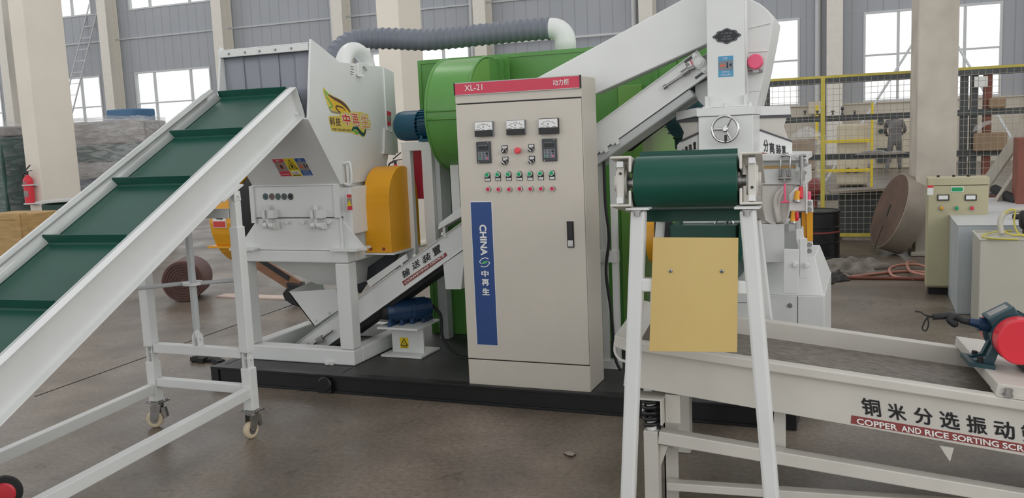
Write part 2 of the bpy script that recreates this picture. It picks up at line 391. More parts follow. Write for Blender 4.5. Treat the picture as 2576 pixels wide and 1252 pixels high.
for k, (x0, x1, z0, z1) in enumerate(wins+uw):
    root = thing('window_%d' % (k+1), 'window', 'window', wx(V(((x0+x1)/2, WY, z0))))
    del root['label']; del root['category']; struct(root)
    f = MB(wx); t = 0.07
    f.box((x0, WY-0.03, z0), (x1, WY+0.1, z0+t)).box((x0, WY-0.03, z1-t), (x1, WY+0.1, z1)).box((x0, WY-0.03, z0), (x0+t, WY+0.1, z1)).box((x1-t, WY-0.03, z0), (x1, WY+0.1, z1))
    for fx in (0.26, 0.74):
        xm = x0+(x1-x0)*fx; f.box((xm-0.045, WY-0.02, z0), (xm+0.045, WY+0.09, z1))
    zm = z0+(z1-z0)*0.52; f.box((x0, WY-0.02, zm-0.03), (x1, WY+0.09, zm+0.03))
    f.build('window_frame', 'pipe_white', root)
    MB(wx).box((x0+0.02, WY+0.03, z0+0.02), (x1-0.02, WY+0.036, z1-0.02)).build('window_pane', 'pane', root)
tn = 0
def trim(mb, m):
    global tn; tn += 1
    return struct(mb.build('trim_%d' % tn, m))
for x in bays:          # wall columns: H sections, flange towards the hall, and a rain pipe beside each
    w = 0.5
    trim(MB(wx).box((x-w/2, WY-0.72, 0), (x+w/2, WY-0.69, ZT)).box((x-0.02, WY-0.69, 0), (x+0.02, WY-0.02, ZT)).box((x-w/2, WY-0.05, 0), (x+w/2, WY-0.02, ZT)), 'column_cream')
    if x > -30.0: trim(MB(wx).cyl((x-0.55, WY-0.16, 0), (x-0.55, WY-0.16, ZT), 0.09, n=14), 'pipe_white')
zs = at(370, 96, y=WY).z
trim(MB(wx).box((-58, WY-0.06, zs-0.035), (28, WY-0.002, zs+0.035)), 'grey_paint')
zr = at(1540, 86, y=WY-0.2).z
trim(MB(wx).box((-11.4, WY-0.25, zr-0.04), (-5.6, WY-0.19, zr+0.04)).box((-11.4, WY-0.25, zr-0.84), (-5.6, WY-0.19, zr-0.76)).box((-8.3, WY-0.25, zr-0.8), (-8.24, WY-0.2, zr+0.02)).box((-11.4, WY-0.25, zr-0.8), (-11.34, WY-0.2, zr+0.02)).box((-5.66, WY-0.25, zr-0.8), (-5.6, WY-0.2, zr+0.02)), 'pipe_white')
# saw-cut joints of the slab
def joint(p, q):
    p = at(*p, z=0); q = at(*q, z=0); d = (q-p)
    trim(MB().bar(p-d*0.0+V((0, 0, -0.004)), q+V((0, 0, -0.004)), 0.012, 0.011), 'rubber')
joint((88, 997), (742, 764)); joint((2010, 905), (2330, 1010))

# ------------------------------------------------------------------ pillars of the inner row
def pillar(yf, l, c, r, py, label, m, rot=0):
    xl = at(l, py, y=yf).x; xc = at(c, py, y=yf).x; yb = at(r, py, x=xc).y
    o = MB().box((xl, yf, 0), (xc, yb, 9.5)).box((xl-0.03, yf-0.03, 0), (xc+0.03, yb+0.03, 0.06)).build('concrete_pillar', m, bevel=0.012)
    tag(o, label, 'pillar', 'concrete pillars of the hall', 'structure'); return xl, xc, yb
PL = pillar(6.4, 69, 104.5, 202, 460, 'tall cream concrete pillar carrying a fire extinguisher, behind the long inclined belt conveyor', 'concrete_pillar')
PM = pillar(6.4, 951, 1007, 1064, 120, 'cream concrete pillar between the white shredder and the green dust collector', 'concrete_pillar')
o = MB().box((-0.198, 0, 0), (0.198, 0.9, 9.5)).box((-0.24, -0.03, 0), (0.24, 0.98, 0.05)).build('concrete_pillar', 'concrete_aged', loc=(0, 0, 0), bevel=0.012)
c = at(2351, 640, y=6.15); o.location = (c.x, 6.15, 0); o.rotation_euler = (0, 0, math.radians(2.5))
tag(o, 'rust-specked grey concrete pillar with the big round spool leaning on it', 'pillar', 'concrete pillars of the hall', 'structure')

# ------------------------------------------------------------------ fire extinguishers
def extinguisher(c, yw, label, s=1.0):
    # c: centre of the cylinder's foot
    r = 0.078*s; x, y, z = c
    root = thing('fire_extinguisher', label, 'fire extinguisher', (x, y, z), 'fire extinguishers on the pillars')
    MB().turn((x, y, z), (x, y, z+0.5*s), [(0, r*0.9), (0.03, r), (0.03, r), (0.80, r), (0.90, r*0.8), (0.97, r*0.35), (1, r*0.3)]).build('cylinder', 'red', root)
    MB().prism([(x+r*1.02*math.sin(a), y-r*1.02*math.cos(a), z+0.14*s) for a in arc(7, -62, 38)]+[(x+r*0.9*math.sin(a), y-r*0.9*math.cos(a), z+0.14*s) for a in arc(7, 38, -62)], (0, 0, 0.10*s)).prism([(x+r*1.02*math.sin(a), y-r*1.02*math.cos(a), z+0.36*s) for a in arc(7, -62, 30)]+[(x+r*0.9*math.sin(a), y-r*0.9*math.cos(a), z+0.36*s) for a in arc(7, 30, -62)], (0, 0, 0.03*s)).build('paper_label', 'bale_grey', root, label='pale paper label')
    h = MB().bar((x-0.04*s, y, z+0.55*s), (x+0.13*s, y-0.01, z+0.57*s), 0.02, 0.012).bar((x-0.03*s, y, z+0.575*s), (x+0.10*s, y-0.01, z+0.66*s), 0.02, 0.012).cyl((x, y, z+0.49*s), (x, y, z+0.56*s), 0.02*s)
    h.build('valve_handle', 'black', root)
    MB().tube(spline([(x-0.03*s, y, z+0.54*s), (x-0.10*s, y, z+0.50*s), (x-0.115*s, y, z+0.36*s), (x-0.09*s, y, z+0.18*s)]), 0.012*s, 8).build('discharge_hose', 'black', root)
    for zz in (0.02, 0.33):
        b = MB(); b.ring((x, y, z+zz*s), (0, 0, 1), r+0.012, 0.013*s, 24, 6); b.box((x-r-0.03, y+r*0.7, z+zz*s-0.02), (x+r+0.03, yw, z+zz*s+0.02))
        b.build('bracket', 'pipe_white', root)
    return root
c = at(77, 515, y=6.3); extinguisher((c.x, 6.3, c.z), 6.4, 'red fire extinguisher strapped to the tall pillar at the left')
c = at(1000, 505, y=6.3); extinguisher((c.x, 6.3, c.z), 6.4, 'red fire extinguisher on the pillar behind the orange belt guard')
# ================================================================== behind, left
def wrapped(cx, cy, w, d, z0, z1, yaw, layers, name, label, cat, topm='film'):
    root = thing(name, label, cat, (cx, cy, 0), None)
    X = lambda p: V((cx+p.x*math.cos(yaw)-p.y*math.sin(yaw), cy+p.x*math.sin(yaw)+p.y*math.cos(yaw), p.z))
    pal = MB(X)
    for i in range(5): pal.box((-w/2, -d/2+i*d/5+0.02, 0.10), (w/2, -d/2+(i+1)*d/5-0.02, 0.13))
    for xx in (-w/2, -0.05, w/2-0.1): pal.box((xx, -d/2, 0), (xx+0.1, d/2, 0.10))
    pal.build('pallet', 'wood_plank', root)
    for k, (a, b, m, nm) in enumerate(layers):
        za, zb = z0+(z1-z0)*a, z0+(z1-z0)*b
        MB(X).box((-w/2+0.02+0.02*(k % 2), -d/2+0.02, za), (w/2-0.02, d/2-0.02, zb-0.012)).build(nm, m, root, bevel=0.03)
    # stretch film: a loose, slightly crumpled skin
    f = MB(X); n = 36; rings = []; rnd = random.Random(int(abs(cx)*100))
    for j in range(9):
        z = z0-0.02+(z1-z0+0.06)*j/8; rg = []
        for i in range(n):
            a = 2*math.pi*i/n; c, s_ = math.cos(a), math.sin(a); k = 1/max(abs(c), abs(s_))**0.9
            j_ = rnd.uniform(0.0, 0.035)
            rg.append((c*k*(w/2+j_+0.015), s_*k*(d/2+j_+0.015), z+(rnd.uniform(-0.03, 0.05) if j == 8 else 0)))
        rings.append(rg)
    f.loft(rings, cap=True); f.build('stretch_film', topm, root)
    return root
wrapped(-10.9, 8.25, 1.55, 1.2, 0.15, 2.06, 0.43, [(0, .22, 'bale_grey', 'bale_layer'), (.22, .46, 'blue_wrap', 'bale_layer'), (.46, .62, 'bale_grey', 'bale_layer'), (.62, .78, 'green_wrap', 'bale_layer'), (.78, 1, 'bale_grey', 'bale_layer')],
        'wrapped_pallet', 'tall stack of bales in clear stretch film, between the left pillar and the belt conveyor', 'pallet')
wrapped(-12.98, 7.25, 1.6, 1.0, 0.15, 2.04, 0.12, [(0, .9, 'green_wrap', 'machine_body'), (.9, 1, 'bale_grey', 'packing_layer')],
        'wrapped_machine', 'dark green machine wrapped in stretch film, left of the pillar with the extinguisher', 'machine', 'film_thin')
# blue bin on the bales
c = at(330, 290, t=17.6)
o = MB().box((c.x-0.34, c.y-0.3, 0), (c.x+0.34, c.y+0.3, c.z+0.12)).build('blue_bin', 'blue_bin', bevel=0.03); tag(o, 'tall blue steel bin standing behind the film-wrapped bales', 'bin')
# plywood crate and the white board on it
root = thing('plywood_crate', 'yellow plywood crate at the left edge, below the film-wrapped green machine', 'crate', (-8.75, 4.35, 0))
w = MB().box((-9.35, 4.05, 0.08), (-8.42, 4.75, 0.72)); w.build('crate_panel', 'wood', root)
e = MB()
for xx in (-9.36, -8.50): e.box((xx, 4.03, 0.06), (xx+0.09, 4.05, 0.74))
e.box((-9.36, 4.03, 0.06), (-8.41, 4.048, 0.14)); e.box((-9.36, 4.03, 0.66), (-8.41, 4.048, 0.74))
for xx in (-9.3, -8.9, -8.5): e.box((xx, 4.05, 0), (xx+0.08, 4.75, 0.08))
for yy in (4.05, 4.66): e.box((-8.42, yy, 0.08), (-8.40, yy+0.09, 0.74))
e.build('crate_batten', 'wood', root)
o = MB().bar((-9.5, 5.35, 0.80), (-8.3, 5.95, 0.84), 0.55, 0.03).build('white_board', 'pipe_white')
tag(o, 'thin white board lying over the green box behind the plywood crate', 'board')
o = MB().box((-9.5, 5.3, 0), (-8.35, 5.98, 0.77)).build('green_box', 'belt_dark', bevel=0.02)
tag(o, 'low dark green box under the white board, left of the pillar', 'box')
# ladder against the far wall
p0 = at(178, 200, y=27.0); p1 = at(225, 10, y=27.7)
lad = thing('ladder', 'long aluminium ladder leaning up to the high window at the left', 'ladder', (p0.x-0.9, 25.3, 0))
d = p1-p0; k = p0.z/d.z; foot = p0-d*k; s2 = V((0.62, 0, 0))
MB().bar(foot, p1, 0.035, 0.06, (0, -1, 0)).build('rail', 'pipe_white', lad); MB().bar(foot+s2, p1+s2, 0.035, 0.06, (0, -1, 0)).build('rail', 'pipe_white', lad)
nr = 16
for i in range(1, nr):
    q = foot+(p1-foot)*(i/nr); MB().bar(q, q+s2, 0.03, 0.03).build('rung', 'pipe_white', lad)
# coil of conveyor belt with its loose end on the floor
cr = thing('belt_coil', 'brown coil of rubber belting lying on the floor beyond the belt conveyor', 'coil', (-4.2, 2.62, 0))
ax = V((0.50, -0.866, 0.0)).normalized(); c0 = V((-4.20, 2.36, 0.205)); R = 0.205
c1 = c0-ax*0.46
cb = MB(); prof = [(0, 0.03), (0, 0.03), (0, R*0.98), (0.03, R), (0.03, R), (0.97, R), (1, R*0.98)]
cb.turn(c0, c1, [(0.0, R*0.97), (0.02, R), (0.02, R), (0.12, R), (0.135, R*0.98), (0.15, R), (0.98, R), (1, R*0.97)], 48).build('coil_body', 'coil_brown', cr)
sp = MB()
for k in range(6): sp.ring(c0+ax*0.002, ax, R*(0.2+0.13*k), 0.006, 40, 6)
sp.build('coil_layers', 'coil_side', cr)
o = MB().bar((-4.05, 2.72, 0.006), (-1.9, 2.72, 0.006), 0.16, 0.012).build('belt_strip', 'belt_pale')
tag(o, 'pale flat strip of belting lying on the floor from the brown coil', 'belt')
# dark scraps on the floor near the skid
o = MB()
p = at(527, 908, z=0)
for i in range(7):
    q = p+V((random.uniform(-0.11, 0.12), random.uniform(-0.05, 0.05), 0.02)); u = V((random.uniform(-1, 1), random.uniform(-.5, .5), random.uniform(-.15, .15)))
    o.bar(q-u*0.06, q+u*0.06, 0.055, 0.03)
o = o.build('dark_scrap', 'rubber'); tag(o, 'small heap of black scrap lying at the left end of the black skid', 'scrap')
o = MB().add([tuple(at(*q, z=0.012)) for q in [(1418, 1138), (1432, 1134), (1448, 1140), (1440, 1146), (1428, 1144)]]+[tuple(at(*q, z=0.0)) for q in [(1418, 1138), (1432, 1134), (1448, 1140), (1440, 1146), (1428, 1144)]],
             [(0, 1, 2, 3, 4), (9, 8, 7, 6, 5), (0, 5, 6, 1), (1, 6, 7, 2), (2, 7, 8, 3), (3, 8, 9, 4), (4, 9, 5, 0)]).build('paint_flake', 'ply_tan')
tag(o, 'tiny brown flake lying alone on the floor in front of the skid', 'flake')

# ================================================================== behind, right: fence and rack
FY = 7.25
fe = thing('wire_fence', 'yellow-framed wire mesh fence standing behind the pillar at the right', 'fence', (2.4, FY, 0))
x0, x1 = -1.2, 5.0; zt = at(2070, 191, y=FY).z; zb = 0.10
def xz(x, z): return V((x, FY, z))
for px_ in (1632, 2070):
    x = at(px_, 330, y=FY).x; MB().box((x-0.025, FY-0.025, 0), (x+0.025, FY+0.025, zt)).build('post', 'yellow_fence', fe)
for x in (2.9, 4.3): MB().box((x-0.025, FY-0.025, 0), (x+0.025, FY+0.025, zt)).build('post', 'yellow_fence', fe)
MB().box((x0, FY-0.02, zt-0.03), (x1, FY+0.02, zt)).build('top_rail', 'yellow_fence', fe)
MB().box((x0, FY-0.02, zb-0.02), (x1, FY+0.02, zb+0.02)).build('bottom_rail', 'yellow_fence', fe)
w = MB(); n = int((x1-x0)/0.072)
for i in range(n): 
    x = x0+0.072*i; w.box((x-0.0024, FY-0.0024, zb), (x+0.0024, FY+0.0024, zt-0.03))
n = int((zt-zb)/0.072)
for i in range(n):
    z = zb+0.072*i; w.box((x0, FY-0.0052, z-0.0024), (x1, FY-0.0004, z+0.0024))
w.build('wire_mesh', 'wire', fe)
# long steel rack behind the fence
RY = 8.6
rk = thing('steel_rack', 'long dark steel rack with four beams behind the wire fence', 'rack', (2.6, RY, 0))
for (l, tt, tb) in ((1990, 187, 207), (2150, 288, 303), (2150, 386, 401), (2150, 487, 504)):
    zb_, zt_ = at(2150, tb, y=RY).z, at(2150, tt, y=RY).z
    MB().box((0.6 if l < 2000 else 0.95, RY-0.05, zb_), (6.2, RY+0.05, zt_)).build('beam', 'rack_steel', rk)
for px_, w_ in ((1927, 0.09), (2424, 0.09), (2449, 0.09), (2483, 0.10)):
    x = at(px_, 330, y=RY).x; MB().box((x-w_/2, RY-0.02, 0), (x+w_/2, RY+0.12, at(2430, 186, y=RY).z)).build('upright', 'rack_steel' if px_ < 2470 else 'rust_red', rk)
# clutter on the rack
def lump(name, px0, py0, px1, py1, y, d, m, label, cat, bev=0.02, z0=None):
    x0_, x1_, za, zb_ = ext(px0, py0, px1, py1, y)
    o = MB().box((x0_, y, za if z0 is None else z0), (x1_, y+d, zb_)).build(name, m, bevel=bev); tag(o, label, cat); return o
lump('cardboard_box', 2449, 333, 2535, 380, 8.42, 0.10, 'cardboard', 'large brown printed cardboard box standing against the rack, right of the pillar', 'box')
lump('cardboard_box', 2488, 245, 2532, 272, 8.5, 0.22, 'cardboard', 'small brown cardboard box on the upper rack beam at the right', 'box')
lump('sign_plate', 2451, 192, 2485, 218, 8.50, 0.02, 'paper', 'small white written plate hung on the upper rack at the right', 'sign', 0.0)
pp = [at(2448, 333, y=8.35), at(2452, 318, y=8.35), at(2480, 304, y=8.35), at(2502, 302, y=8.35), at(2492, 310, y=8.35), at(2470, 322, y=8.35)]
o = MB().prism(pp, (0, 0.10, 0)).build('plastic_sack', 'film', bevel=0.01); tag(o, 'crumpled clear plastic lying on the large cardboard box', 'plastic')
pp = [at(2148, 391, y=8.5), at(2170, 381, y=8.5), at(2215, 378, y=8.5), at(2232, 383, y=8.5), at(2262, 380, y=8.5), at(2288, 387, y=8.5), at(2230, 390, y=8.5), at(2180, 391, y=8.5)]
o = MB().prism(pp, (0, 0.25, 0)).build('dust_sheet', 'bale_grey', bevel=0.01); tag(o, 'thin grey sheet lying on the third rack beam left of the pillar', 'sheet')
for i, px_ in enumerate((2025, 2056, 2095, 2119, 2150)):
    q = at(px_, 290, y=RY); hgt = 0.11 if i == 3 else 0.06
    o = MB().turn((q.x, RY, at(px_, 289, y=RY).z), (q.x, RY, at(px_, 289, y=RY).z+hgt), [(0, 0.022), (0.3, 0.012), (0.6, 0.012), (0.7, 0.025), (1, 0.018)], 10).build('clamp_bolt', 'rack_steel')
    tag(o, ['small clamp bolt on the second rack beam, farthest left', 'small clamp bolt on the rack beam just left of the yellow fence post', 'small clamp bolt on the rack beam just right of the yellow fence post',
            'tallest dark clamp bolt standing on the second rack beam', 'small clamp bolt on the second rack beam, nearest the pillar'][i], 'bolt', 'clamp bolts on the rack')
# goods and machines farther back
root = thing('pallet_load', 'film-wrapped stack of cardboard boxes on the floor behind the fence', 'pallet', (1.5, 12.6, 0))
x0_, x1_, za, zb_ = ext(1985, 350, 2068, 452, 12.5)
for k in range(4):
    z0_ = 0.1+(zb_-0.1)*k/4; MB().box((x0_, 12.5, z0_), (x1_-0.12, 13.3, z0_+(zb_-0.1)/4-0.015)).build('carton_layer', 'cardboard', root, bevel=0.02)
MB().box((x1_-0.12, 12.48, 0.1), (x1_, 13.3, zb_)).build('film_edge', 'film', root)
MB().box((x0_-0.03, 12.45, 0.02), (x1_+0.03, 13.33, zb_+0.02)).build('stretch_film', 'film_thin', root)
MB().hexa([(x0_, 12.5, zb_+0.03), (x1_+0.1, 12.5, zb_+0.03), (x1_, 13.3, zb_+0.03), (x0_, 13.3, zb_+0.03)], [(x0_+0.15, 12.8, zb_+0.18), (x0_+0.3, 12.7, zb_+0.25), (x1_-0.15, 13.0, zb_+0.12), (x0_+0.2, 13.1, zb_+0.16)]).build('loose_film', 'film', root, bevel=0.02)
MB().box((x0_, 12.5, 0), (x1_, 13.3, 0.10)).build('pallet', 'wood_plank', root)
# cream machine with yellow guard frame
x0_, x1_, za, zb_ = ext(2105, 312, 2182, 447, 17.0)
root = thing('cream_machine', 'cream machine tool standing in a yellow tube frame behind the fence', 'machine', ((x0_+x1_)/2, 17.4, 0))
MB().box((x0_, 17.0, 0.05), (x1_, 18.0, zb_)).build('machine_body', 'machine_cream', root, bevel=0.04)
k_ = MB()
for px_ in (2134, 2155):
    q = at(px_, 428, y=17.0); k_.cyl((q.x, 16.93, q.z), (q.x, 17.0, q.z), 0.06)
k_.build('knob', 'rack_steel', root)
yf = MB()
for x in (x0_-0.45, x1_+0.06): yf.box((x, 16.85, 0), (x+0.06, 16.94, zb_+0.45))
for z in (0.35, 1.0): yf.box((x0_-0.45, 16.86, z), (x1_+0.1, 16.93, z+0.07))
yf.build('guard_frame', 'yellow', root)
x0_, x1_, za, zb_ = ext(2196, 302, 2290, 430, 24.5)
root = thing('press_brake', 'wide cream machine by the far wall, next to the standing worker', 'machine', ((x0_+x1_)/2, 25, 0))
MB().box((x0_, 24.6, 0), (x1_, 25.6, zb_)).build('machine_body', 'machine_cream', root, bevel=0.05)
MB().box((x0_+0.1, 24.3, 0.2), (x0_+0.5, 24.6, 0.62)).build('drawer_box', 'rack_steel', root)
q = at(2216, 306, y=24.5); MB().cyl((q.x, 24.5, q.z), (q.x, 24.6, q.z), 0.09).build('knob', 'rack_steel', root)
q = at(2216, 330, y=24.5); MB().cyl((q.x, 24.5, q.z), (q.x, 24.6, q.z), 0.07).build('knob', 'rack_steel', root)
x0_, x1_, za, zb_ = ext(2034, 256, 2070, 287, 27.4)
o = MB().box((x0_, 27.3, za), (x1_, 27.9, zb_)).build('switch_box', 'machine_cream', bevel=0.02); tag(o, 'cream switch box fixed on the far wall beside the wall column', 'switch box')
# a pair of leaning poles before the windows
for (a_, b_, lab) in (((2193, 272), (2296, 110), 'thin white pole leaning up to the left side of the right pillar'), ((2442, 172), (2403, 105), 'thin white pole leaning past the right side of the right pillar')):
    p0 = at(*a_, y=20.0); p1 = at(*b_, y=20.6); d = p1-p0; foot = p0-d*(p0.z/d.z); top = p1+d*0.25
    o = MB().cyl(foot, top, 0.03, n=12).build('leaning_pole', 'pipe_white'); tag(o, lab, 'pole', 'leaning poles')

# ------------------------------------------------------------------ worker far behind, seen from the back, leaning to the machine
def skin_body(name, m, parent, nodes, edges, sub=2, root=0):
    off = BASE[parent.name] if parent else V((0, 0, 0))
    me = bpy.data.meshes.new(name); me.from_pydata([tuple(V(n[0])-off) for n in nodes], edges, [])
    o = bpy.data.objects.new(name, me); COL.objects.link(o); me.materials.append(M[m])
    s = o.modifiers.new('skin', 'SKIN'); s.use_smooth_shade = True
    if not me.skin_vertices: me.skin_vertices.new()
    for i, n in enumerate(nodes):
        r = n[1] if isinstance(n[1], tuple) else (n[1], n[1]); me.skin_vertices[0].data[i].radius = r
    me.skin_vertices[0].data[root].use_root = True
    ss = o.modifiers.new('sub', 'SUBSURF'); ss.levels = sub; ss.render_levels = sub
    if parent: o.parent = parent
    BASE[o.name] = off; return o
W0 = at(2250, 431, z=0); wxx, wyy = W0.x, W0.y
pr = thing('person', 'person in dark work clothes at the far machine, leaning forward, back turned', 'person', (wxx, wyy, 0))
P_ = lambda x, y, z: (wxx+x, wyy+y, z)
nodes = [(P_(0, 0, 0.92), (0.17, 0.13)), (P_(0, 0.02, 1.12), (0.16, 0.12)), (P_(-0.01, 0.06, 1.34), (0.19, 0.12)), (P_(-0.01, 0.20, 1.41), 0.07), (P_(-0.01, 0.30, 1.46), 0.085), (P_(-0.01, 0.39, 1.50), 0.075),
         (P_(-0.20, 0.08, 1.40), 0.075), (P_(-0.27, 0.16, 1.14), 0.055), (P_(-0.2, 0.36, 1.02), 0.042), (P_(-0.18, 0.45, 1.01), 0.035),
         (P_(0.18, 0.08, 1.40), 0.075), (P_(0.27, 0.16, 1.14), 0.055), (P_(0.2, 0.38, 1.05), 0.042), (P_(0.18, 0.46, 1.05), 0.035),
         (P_(-0.10, 0.0, 0.82), 0.10), (P_(-0.14, 0.02, 0.48), 0.07), (P_(-0.2, -0.03, 0.09), 0.05), (P_(-0.22, -0.14, 0.045), 0.04),
         (P_(0.10, 0.0, 0.82), 0.10), (P_(0.12, 0.08, 0.48), 0.07), (P_(0.14, 0.06, 0.09), 0.05), (P_(0.15, 0.18, 0.04), 0.04)]
edges = [(0, 1), (1, 2), (2, 3), (3, 4), (4, 5), (2, 6), (6, 7), (7, 8), (8, 9), (2, 10), (10, 11), (11, 12), (12, 13), (0, 14), (14, 15), (15, 16), (16, 17), (0, 18), (18, 19), (19, 20), (20, 21)]
skin_body('body', 'cloth_worker', pr, nodes, edges, 1)
hh = MB().turn(P_(-0.01, 0.30, 1.42), P_(-0.01, 0.37, 1.58), [(0, 0.06), (0.2, 0.092), (0.6, 0.1), (0.9, 0.06), (1, 0.01)], 14); hh.build('hair', 'hair', pr)

# ================================================================== right side of the floor
# big round spool leaning on the pillar
_d = ray(2236, 552).normalized(); _s = _d.cross(V((0, 0, 1))).normalized(); _q = _s.cross(_d).normalized(); n_ = (_s*-0.89+_q*0.30-_d*0.34).normalized(); cs = at(2236, 552, t=10.0); thick = 0.25; R = 0.435
low = min((cs+(V((0, 0, 1))-n_*n_.z).normalized()*-R).z, (cs-n_*thick+(V((0, 0, 1))-n_*n_.z).normalized()*-R).z)
cs = cs-V((0, 0, low)); sr = thing('round_spool', 'large round wooden spool leaning against the right pillar', 'spool', (cs.x, cs.y, 0))
MB().turn(cs, cs-n_*thick, [(0, R*0.985), (0.02, R), (0.02, R), (0.98, R), (1, R*0.985)], 64).build('rim', 'ply_tan', sr)
MB().turn(cs+n_*0.004, cs-n_*0.001, [(0, R*0.965), (1, R*0.965)], 64).build('face', 'ply_brown', sr, label='dark brown stained face')
u_ = V((0, 0, 1)); u_ = (u_-n_*u_.dot(n_)).normalized(); v_ = n_.cross(u_)
sl = MB().obox(cs+n_*0.006, u_*0.07, v_*0.018, n_*0.004); sl.obox(cs+n_*0.006-u_*0.32, u_*0.14, v_*0.004, n_*0.003); sl.build('slot', 'black', sr)
# black barrel
bx_, by_ = at(2049, 652, z=0).x-0.02, 6.05
br = thing('barrel', 'black steel barrel behind the separator, in front of the wire fence', 'barrel', (bx_, by_, 0)); R = 0.275; hb = at(2075, 536, y=by_-R).z
MB().turn((bx_, by_, 0), (bx_, by_, hb), [(0, R), (0.02, R*1.03), (0.05, R), (0.33, R), (0.345, R*1.03), (0.36, R), (0.66, R), (0.675, R*1.03), (0.69, R), (0.97, R), (0.985, R*1.03), (1, R)], 40).build('drum_body', 'black_steel', br)
MB().turn((bx_, by_, hb*0.55), (bx_, by_, hb*0.585), [(0, R*1.012), (1, R*1.012)], 40).build('stripe', 'maroon', br)
MB().ring((bx_, by_, hb), (0, 0, 1), R, 0.012, 40, 8).build('lid_rim', 'rubber', br)
# dark chest behind the fence bottom
x0_, x1_, za, zb_ = ext(2108, 480, 2222, 600, 7.5)
root = thing('tool_chest', 'dark chest with a pale open lid behind the fence, left of the spool', 'chest', ((x0_+x1_)/2, 7.8, 0))
MB().box((x0_, 7.5, 0.05), (x1_, 8.2, zb_)).build('chest_body', 'rack_steel', root, bevel=0.01)
MB().bar((x0_-0.1, 7.42, zb_+0.0), (x1_+0.08, 7.5, zb_+0.03), 0.35, 0.03).build('lid', 'ply_tan', root)
MB().box((x0_+0.05, 7.52, 0), (x1_-0.05, 8.1, 0.05)).build('skid', 'wood_plank', root)
# dark red round tank behind the latch plate
q = at(2040, 478, y=7.6)
o = MB().turn((q.x, 7.6, q.z), (q.x, 8.1, q.z), [(0, 0.04), (0.1, 0.10), (0.35, 0.13), (1, 0.13)], 28).box((q.x-0.06, 7.75, 0), (q.x+0.06, 8.0, q.z-0.08)).build('red_tank', 'maroon'); tag(o, 'dark red rounded tank behind the fence, right of the latches', 'tank')
# crumpled cloths
def cloth(name, px0, px1, py0, py1, hmax, m, label, seed):
    rnd = random.Random(seed); A = at(px0, (py0+py1)/2, z=0); B = at(px1, (py0+py1)/2, z=0); C0 = at((px0+px1)/2, py0, z=0); C1 = at((px0+px1)/2, py1, z=0)
    u = (B-A); v = (C0-C1); c = (A+B)/2; nx, ny = 34, 16; vs = []
    ph = [rnd.uniform(0, 6) for _ in range(8)]
    for j in range(ny+1):
        for i in range(nx+1):
            a, b = i/nx*2-1, j/ny*2-1; rr = math.hypot(a, b); k = 1 if rr < 1e-6 else max(abs(a), abs(b))/rr
            a2, b2 = a*k, b*k; R_ = 1+0.18*math.sin(5*math.atan2(b2, a2)+ph[0])+0.1*math.sin(9*math.atan2(b2, a2)+ph[1])
            e = max(0, 1-(a2*a2+b2*b2))
            z = hmax*(e**0.5)*(0.45+0.3*math.sin(7*a2+ph[2]+2*b2)+0.25*math.sin(11*a2-5*b2+ph[3])+0.2*math.sin(9*b2+ph[4]))
            vs.append(c+u*0.5*a2*R_+v*0.5*b2*R_+V((0, 0, max(0.004, z))))
    fs = [(j*(nx+1)+i, j*(nx+1)+i+1, (j+1)*(nx+1)+i+1, (j+1)*(nx+1)+i) for j in range(ny) for i in range(nx)]
    o = MB().add(vs, fs, True).build(name, m); md = o.modifiers.new('s', 'SOLIDIFY'); md.thickness = 0.004; tag(o, label, 'cloth'); return o
cloth('crumpled_sack', 2062, 2232, 652, 690, 0.10, 'cloth_grey', 'crumpled grey-brown sack lying on the floor before the spool', 3)
cloth('rag', 2058, 2132, 688, 712, 0.07, 'cloth_dark', 'dark crumpled rag on the floor right of the separator', 5)
# pinkish hose
pts = [at(*q, z=0.014) for q in [(2142, 696), (2180, 691), (2235, 685), (2290, 682), (2330, 686), (2332, 698), (2290, 701), (2248, 694), (2238, 684), (2262, 674), (2310, 673), (2345, 678)]]
for i, p in enumerate(pts):
    if i in (8, 9, 10): p.z = 0.044
o = MB().tube(spline(pts, 10), 0.014, 10).build('hose', 'hose_pink'); tag(o, 'pinkish rubber hose lying in loops on the floor', 'hose')
pts = [at(*q, z=0.014) for q in [(2300, 660), (2283, 668), (2290, 690), (2330, 701), (2350, 700)]]
for p in pts: p.z = 0.046
pts[-1].z = 0.014; pts[0].z = 0.016
o = MB().tube(spline(pts, 10), 0.014, 10).build('hose', 'hose_pink'); tag(o, 'second length of pinkish hose crossing the looped one by the olive cabinet', 'hose')
o = MB().cyl(at(2128, 698, z=0.016), at(2325, 701, z=0.016), 0.016, n=12).build('iron_rod', 'rust_red'); tag(o, 'straight rusty rod lying on the floor below the pink hose', 'rod')

# olive control cabinet
x0_, x1_, za, zb_ = ext(2332, 447, 2486, 742, 3.8); za = 0
root = thing('control_cabinet', 'olive control cabinet with two meters and three round lamps, by the right pillar', 'cabinet', ((x0_+x1_)/2, 3.95, 0))
MB().box((x0_, 3.83, 0.06), (x1_, 4.10, zb_)).build('body', 'cab_olive', root, bevel=0.004)
MB().box((x0_+0.02, 3.85, 0), (x1_-0.02, 4.08, 0.06)).build('plinth', 'rubber', root)
zl = at(2410, 467, y=3.8).z
MB().box((x0_+0.005, 3.80, 0.08), (x1_-0.005, 3.828, zl)).build('door', 'cab_olive', root, bevel=0.003)
MB().box((x0_, 3.80, zl+0.006), (x1_, 3.83, zb_)).build('header', 'cab_olive', root, bevel=0.003)
def onp(name, l, t, r, b, y, th, m, parent, label=None, bev=0.0):
    a0, a1, b0, b1 = ext(l, t, r, b, y); return MB().box((a0, y-th, b0), (a1, y, b1)).build(name, m, parent, bevel=bev, label=label)
